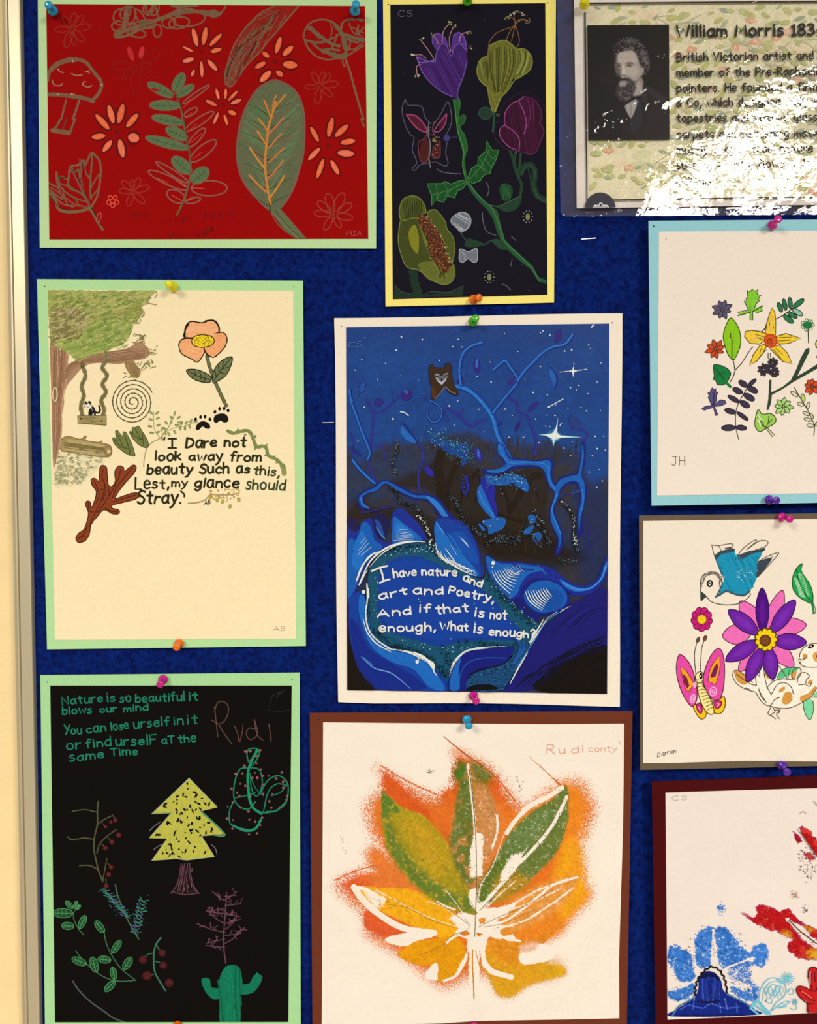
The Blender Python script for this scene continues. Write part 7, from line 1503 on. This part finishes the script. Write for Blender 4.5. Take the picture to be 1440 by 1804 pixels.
for k in range(42):
    x, y = random.uniform(1040, 1500), random.uniform(20, 335); a = random.uniform(-.7, .7)
    for j in (-1, 0, 1): m.s([(x, y), (x + 16 * math.cos(a + j * .5), y - 12 * math.sin(a + j * .5) - 4), (x + 34 * math.cos(a + j * .7), y - 26 * math.sin(a + j * .7) - 4)], random.uniform(1.0, 1.8), '#b8a888', .8)
for gy in range(14):
    for gx in range(30):
        x, y = 1040 + gx * 17 + random.uniform(-8, 8), 16 + gy * 25 + random.uniform(-10, 10)
        if not (1036 < x < 1530 and 10 < y < 342): continue
        r = random.random(); a = random.gauss(0, .35) * (1 if random.random() < .75 else 3); L = random.uniform(11, 22)
        if r < .52: m.petal(x, y, x + L * math.cos(a), y + L * math.sin(a), L * .5, random.choice(['#bcb672', '#b8b67a', '#c2bc80']), cov=.85)
        elif r < .84: m.petal(x, y, x + L * math.cos(a), y + L * math.sin(a), L * .38, random.choice(['#a4ac84', '#a0a888', '#b0b48c']), cov=.85, sharp=.5)
        elif r < .93:
            for j in range(4): b = a + j * 1.5; m.petal(x, y, x + 10 * math.cos(b), y + 6 * math.sin(b), 7, random.choice(['#e0a888', '#e4b494', '#dca080']), cov=.8)
            m.d(x, y, 2, '#e8c8a0')
m.done()
m = Motif(A3, 'printed_border', None, M_PRINT, base=1600)
m.s([(1036, 6), (1300, 3.5), (1540, 2)], 3.2, '#33261c', sharp=True); m.s([(1031, 22), (1032.5, 180), (1035, 353)], 2.6, '#33281e', sharp=True); m.s([(1035, 353), (1300, 349), (1540, 346)], 2.6, '#33281e', sharp=True); m.s([(1034, 20), (1036, 350)], 1.0, '#c8ccc8', sharp=True); m.done()
m = Motif(A3, 'printed_text', N, M_PRINT, base=1700)
TX = '#221c1a'
m.text('William Morris 183', 68, 178, 1312, 160, 12.6, 4.0, TX, 0, rest='4-1896')
for s, y0, y1, x1, rest in (('British Victorian artist and', 400, 382, 1305, ' a'), ('member of the Pre-Raphaeli', 540, 525, 1340, 'te'), ('painters. He founded a firm', 680, 665, 1338, ','), ('& Co, which designed wallpa', 812, 798, 1325, 'per,'), ('tapestries and stained glass', 952, 938, 1338, ','), ('carpets and furnishing mate', 1100, 1086, 1345, 'rials,'), ('mostly shapes from nature', 1240, 1222, 1300, ''), ('such as plants, flowers, lea', 1378, 1360, 1338, 'ves,'), ('animals.', 1525, 1520, 405, '')):
    m.text(s, 68, y0, x1, y1, 9.2, 2.7, TX, 0, rest=rest)
m.done()
m = Motif(A3, 'camera_badge', None, M_PRINT, base=2400)
Pb = [(1058 + 27 * math.cos(math.radians(a)), 366 - 27 * math.sin(math.radians(a))) for a in range(0, 181, 10)]
m.p([(x, min(y, 366)) for x, y in Pb], '#383640'); m.s([(1046, 366), (1048, 362), (1056, 362), (1057, 358), (1061, 358), (1062, 362), (1070, 362), (1073, 366)], 2.4, '#e8e0dc', sharp=True); m.p([(1048, 364), (1071, 364), (1071, 367), (1048, 367)], '#d0c8c4'); m.done()
# portrait photograph, printed grey tones
Q = crop(1030, 30, 7.844)
fd = Field(A3, 1035, 43, 1180, 247, 0.8, '#1a100c', '#150c09', 1.0, quad=[(1035, 44.5), (1179, 43.5), (1180, 246), (1037, 247)])
T = Q; nf = fd.noise(3.0, 5); nn = fd.noise(10, 4); nl = fd.noise(1.8, 12)
fd.paint(np.clip(1 - np.hypot((fd.X - 1075) / 30, (fd.Y - 135) / 34), 0, 1), '#2a2022', k=.6)
def tn(p, c, soft=2.0, k=1.0, wob=0, **kk): fd.paint(fd.mask(p, soft, T=T, wob=wob, **kk), c, None, k)
# coat
tn("820,940 900,970 1040,1050 1150,1120 1175,1220 1175,1700 560,1700 560,1300 640,1380 720,1200 790,1000", '#1e1517', 4); tn("850,970 980,1020 1120,1110 1160,1200 1050,1180 920,1080", '#33292e', 6, .9); tn("810,960 850,1000 870,1120 840,1200 800,1100", '#3c3236', 4, .8); tn("700,1180 780,1120 790,1460 660,1600 640,1420", '#2c2830', 5, .9); tn("960,1160 1010,1300 940,1560 900,1500", '#241b1c', 8, .8)
tn("560,1230 640,1160 720,1130 725,1200 690,1310 640,1400 600,1330", '#b8aea4', 2); tn("640,1180 660,1250 650,1380 630,1330", '#8c847c', 3, .7)
tn("590,1140 680,1085 770,1085 765,1130 700,1140 600,1200 560,1220", '#0e0a0c', 2)
# neck and face
tn("700,900 790,830 815,900 800,990 770,1080 690,1090 640,1000", '#a3968c', 4); tn("690,960 760,900 790,950 740,1070 690,1080", '#c4b8ac', 6, .8)
tn("430,520 450,490 560,470 640,450 700,480 740,560 770,640 830,730 790,800 720,880 650,900 560,900 500,820 450,780 425,660", '#b5a596', 3)
tn("470,510 600,470 690,500 720,590 700,640 560,640 450,640", '#c8b8a8', 6); tn("600,690 700,690 740,780 690,850 620,830 590,760", '#cbbbaa', 8, .9); tn("425,560 450,520 455,640 480,720 500,820 450,830 425,720", '#4c4142', 5, .85); tn("440,690 480,700 510,780 480,800 440,760", '#6c5f5c', 4, .8)
tn("505,650 550,660 575,740 580,790 540,810 500,790 515,720", '#d8c8b8', 3); tn("498,700 515,690 510,790 495,800", '#6c5c54', 3, .8); tn("500,795 560,800 580,790 570,812 520,812", '#5c4840', 2, .8)
tn("430,655 470,645 515,655 510,690 470,695 435,685", '#786860', 3, .9); tn("570,650 620,640 670,655 660,685 600,690 575,680", '#7e6e64', 3, .85); tn("596,666 620,660 645,668 636,680 602,680", '#2a1e1c', 2, .85); tn("448,664 470,660 490,667 482,680 452,678", '#241a1a', 2, .85); tn("565,640 600,626 650,624 690,640 650,640 600,642", '#3c302c', 2, .9); tn("432,642 470,630 508,642 470,648", '#3c302c', 2, .9); tn("575,640 640,628 690,650 640,645", '#5c4c44', 3, .8); tn("450,560 700,555 700,565 450,572", '#a89686', 3, .5)
tn("780,690 830,720 820,780 790,810 770,760", '#b0a094', 3)
# hair
tn("400,520 395,440 430,360 500,300 600,280 700,300 780,340 840,420 880,520 895,640 880,740 840,800 820,770 830,700 780,690 755,620 735,540 700,480 640,450 560,465 470,495 440,540 430,640 410,620", '#2b2221', 4, 1, wob=1.2, wsc=3)
hm = fd.mask("400,520 395,440 430,360 500,300 600,280 700,300 780,340 840,420 880,520 895,640 880,740 840,800 820,770 830,700 780,690 755,620 735,540 700,480 640,450 560,465 470,495 440,540", 3, T=T)
fd.paint(hm * np.clip((nf - .52) * 9, 0, 1), '#7c706c', None, .85); tn("780,440 850,480 890,600 880,740 840,700 800,560", '#8c7f7c', 6, .55, wob=1.5, wsc=3); fd.paint(hm * np.clip((fd.noise(2.4, 40) - .55) * 10, 0, 1), '#17110f', None, .9); tn("540,330 700,300 760,340 620,380", '#7c7270', 6, .35)
# beard and moustache
tn("480,860 560,840 640,850 690,900 720,980 680,1060 640,1130 560,1180 500,1150 440,1090 440,1000 470,930", '#453a3c', 4, 1, wob=1.2, wsc=4); bm = fd.mask("480,900 640,880 700,980 640,1130 540,1160 440,1080", 5, T=T)
fd.paint(bm * np.clip((fd.noise(3, 33) - .5) * 8, 0, 1), '#857a7c', None, .7); fd.paint(bm * np.clip((nl - .55) * 9, 0, 1), '#1c1516', None, .7)
tn("480,920 500,890 560,880 590,910 570,950 520,960 490,945", '#b4a8a0', 3, .9); tn("500,850 560,840 630,850 640,880 590,875 540,870 490,880", '#2a1f1e', 3, .9); tn("540,812 620,820 650,860 600,850 550,835", '#8c7c72', 4, .7)
fd.build('portrait_print', M_PRINT, A3.sheet, h=1650 * DZ, drop=None)

# clear laminating pouch over and around the print
def laminate(milk):
    m, ns, ls, b = newmat('laminating_film')
    ns.remove(b); out = ns['Material Output']
    tc = node(ns, 'ShaderNodeTexCoord')
    n1 = node(ns, 'ShaderNodeTexNoise'); n1.inputs['Scale'].default_value = 13; n1.inputs['Detail'].default_value = 4.0; n1.inputs['Roughness'].default_value = .5; n1.inputs['Distortion'].default_value = .8
    n2 = node(ns, 'ShaderNodeTexNoise'); n2.inputs['Scale'].default_value = 170; n2.inputs['Detail'].default_value = 3
    for n in (n1, n2): ls.new(tc.outputs['Object'], n.inputs['Vector'])
    b1 = node(ns, 'ShaderNodeBump'); b1.inputs['Strength'].default_value = 1.0; b1.inputs['Distance'].default_value = FILM_D; ls.new(n1.outputs[0], b1.inputs['Height'])
    b2 = node(ns, 'ShaderNodeBump'); b2.inputs['Strength'].default_value = .8; b2.inputs['Distance'].default_value = .00035; ls.new(n2.outputs[0], b2.inputs['Height']); ls.new(b1.outputs[0], b2.inputs['Normal'])
    g = node(ns, 'ShaderNodeBsdfGlossy'); g.inputs['Roughness'].default_value = .03; ls.new(b2.outputs[0], g.inputs['Normal'])
    t = node(ns, 'ShaderNodeBsdfTransparent'); d = node(ns, 'ShaderNodeBsdfDiffuse'); d.inputs['Color'].default_value = (.85, .80, .95, 1)
    f = node(ns, 'ShaderNodeFresnel'); f.inputs['IOR'].default_value = 1.5; ls.new(b2.outputs[0], f.inputs['Normal'])
    m1 = node(ns, 'ShaderNodeMixShader'); m1.inputs[0].default_value = milk; ls.new(t.outputs[0], m1.inputs[1]); ls.new(d.outputs[0], m1.inputs[2])
    m2 = node(ns, 'ShaderNodeMixShader'); ls.new(f.outputs[0], m2.inputs[0]); ls.new(m1.outputs[0], m2.inputs[1]); ls.new(g.outputs[0], m2.inputs[2])
    ls.new(m2.outputs[0], out.inputs['Surface'])
    return m
FILM_D = 0.0030
M_FILM = laminate(.004); M_BACK = laminate(.05)
def film(name, lift, mat, label, bk):
    """pouch front: a fine sheet with rounded corner, gently buckled near its lower edge"""
    nx, ny = 120, 90
    P = []
    A_, B_, C_, D_c = np.array((981, -34.)), np.array((1580, -36.)), np.array((1580, 377.)), np.array((988, 381.5))
    V = []
    for j in range(ny + 1):
        for i in range(nx + 1):
            u, v = i / nx, j / ny
            p = A_ * (1 - u) * (1 - v) + B_ * u * (1 - v) + C_ * u * v + D_c * (1 - u) * v
            # round the lower left corner
            x, y = p
            r = 9.0; cx, cy = 988 + r, 381.5 - r
            if x < cx and y > cy:
                dx, dy = x - cx, y - cy; L = max(abs(dx), abs(dy)); H = math.hypot(dx, dy)
                if H > 0: x, y = cx + dx * L / H, cy + dy * L / H
            e = max(0, (y - 330) / 50)
            h = lift + 0.0006 * bk * e * math.sin(x * .035) + .0003 * bk * math.sin(x * .021 + y * .03)
            V.append(A3.w(x, y, h))
    F = []
    for j in range(ny):
        for i in range(nx):
            a = j * (nx + 1) + i; F.append((a, a + nx + 1, a + nx + 2, a + 1))
    o = mesh_obj(name, V, F, mat, A3.root, smooth=True); o['label'] = label
film('pouch_front', 0.0042, M_FILM, 'glossy clear plastic film over the print', 1.0)
film('pouch_back', -0.0008, M_BACK, 'milky plastic film behind the print', 0.4)
# ------------------------------------------------------------------ the pins
G = 0.0042
pin('blue', 94, 20, 86, 9.5, G, 'blue push pin in the top left corner of the crimson drawing')
pin('blue', 625.5, 21, 627.5, 8, G, 'blue push pin in the top right corner of the crimson drawing')
pin('green', 823.5, 2, 826, -8, G, 'green push pin holding the top of the yellow mount, cut by the picture edge')
pin('yellow', 1030, 8, 1030, 0, 0.0095, 'yellow push pin in the top left corner of the laminated sheet')
pin('yellow', 305.5, 505.5, 298.5, 500.5, G, 'yellow push pin at the top of the cream tree swing drawing')
pin('orange', 834, 528, 844.5, 524.5, G, 'orange push pin at the foot of the yellow mount')
pin('green', 833, 567.5, 838, 561, 0.005, 'green push pin at the top of the night painting')
pin('pink', 1360.5, 397.5, 1371, 386.5, 0.0108, 'magenta push pin at the top of the pale blue mount')
pin('purple', 1354.5, 880.5, 1368, 881.5, 0.0118, 'purple push pin at the foot of the pale blue mount')
pin('pink', 1376.5, 911, 1392, 914.5, 0.0098, 'magenta push pin at the top of the taupe mount')
pin('purple', 1377.5, 1347.5, 1387, 1360, 0.0103, 'purple push pin at the foot of the taupe mount')
pin('pink', 834, 1225, 839, 1234.5, 0.005, 'magenta push pin at the foot of the night painting')
pin('blue', 822.5, 1266, 826.5, 1279.5, 0.0065, 'turquoise push pin at the top of the rust brown mount')
pin('orange', 316, 1133.5, 311.5, 1140, G, 'orange push pin at the foot of the cream tree swing drawing')
pin('pink', 288, 1196, 282.5, 1205.5, G, 'magenta push pin at the top of the black drawing')
pin('orange', 312.5, 1807, 311, 1814, G, 'orange push pin at the foot of the black drawing, on the picture edge')
pin('pink', 835.5, 1809, 838, 1818, 0.0065, 'magenta push pin at the foot of the rust brown mount, on the picture edge')
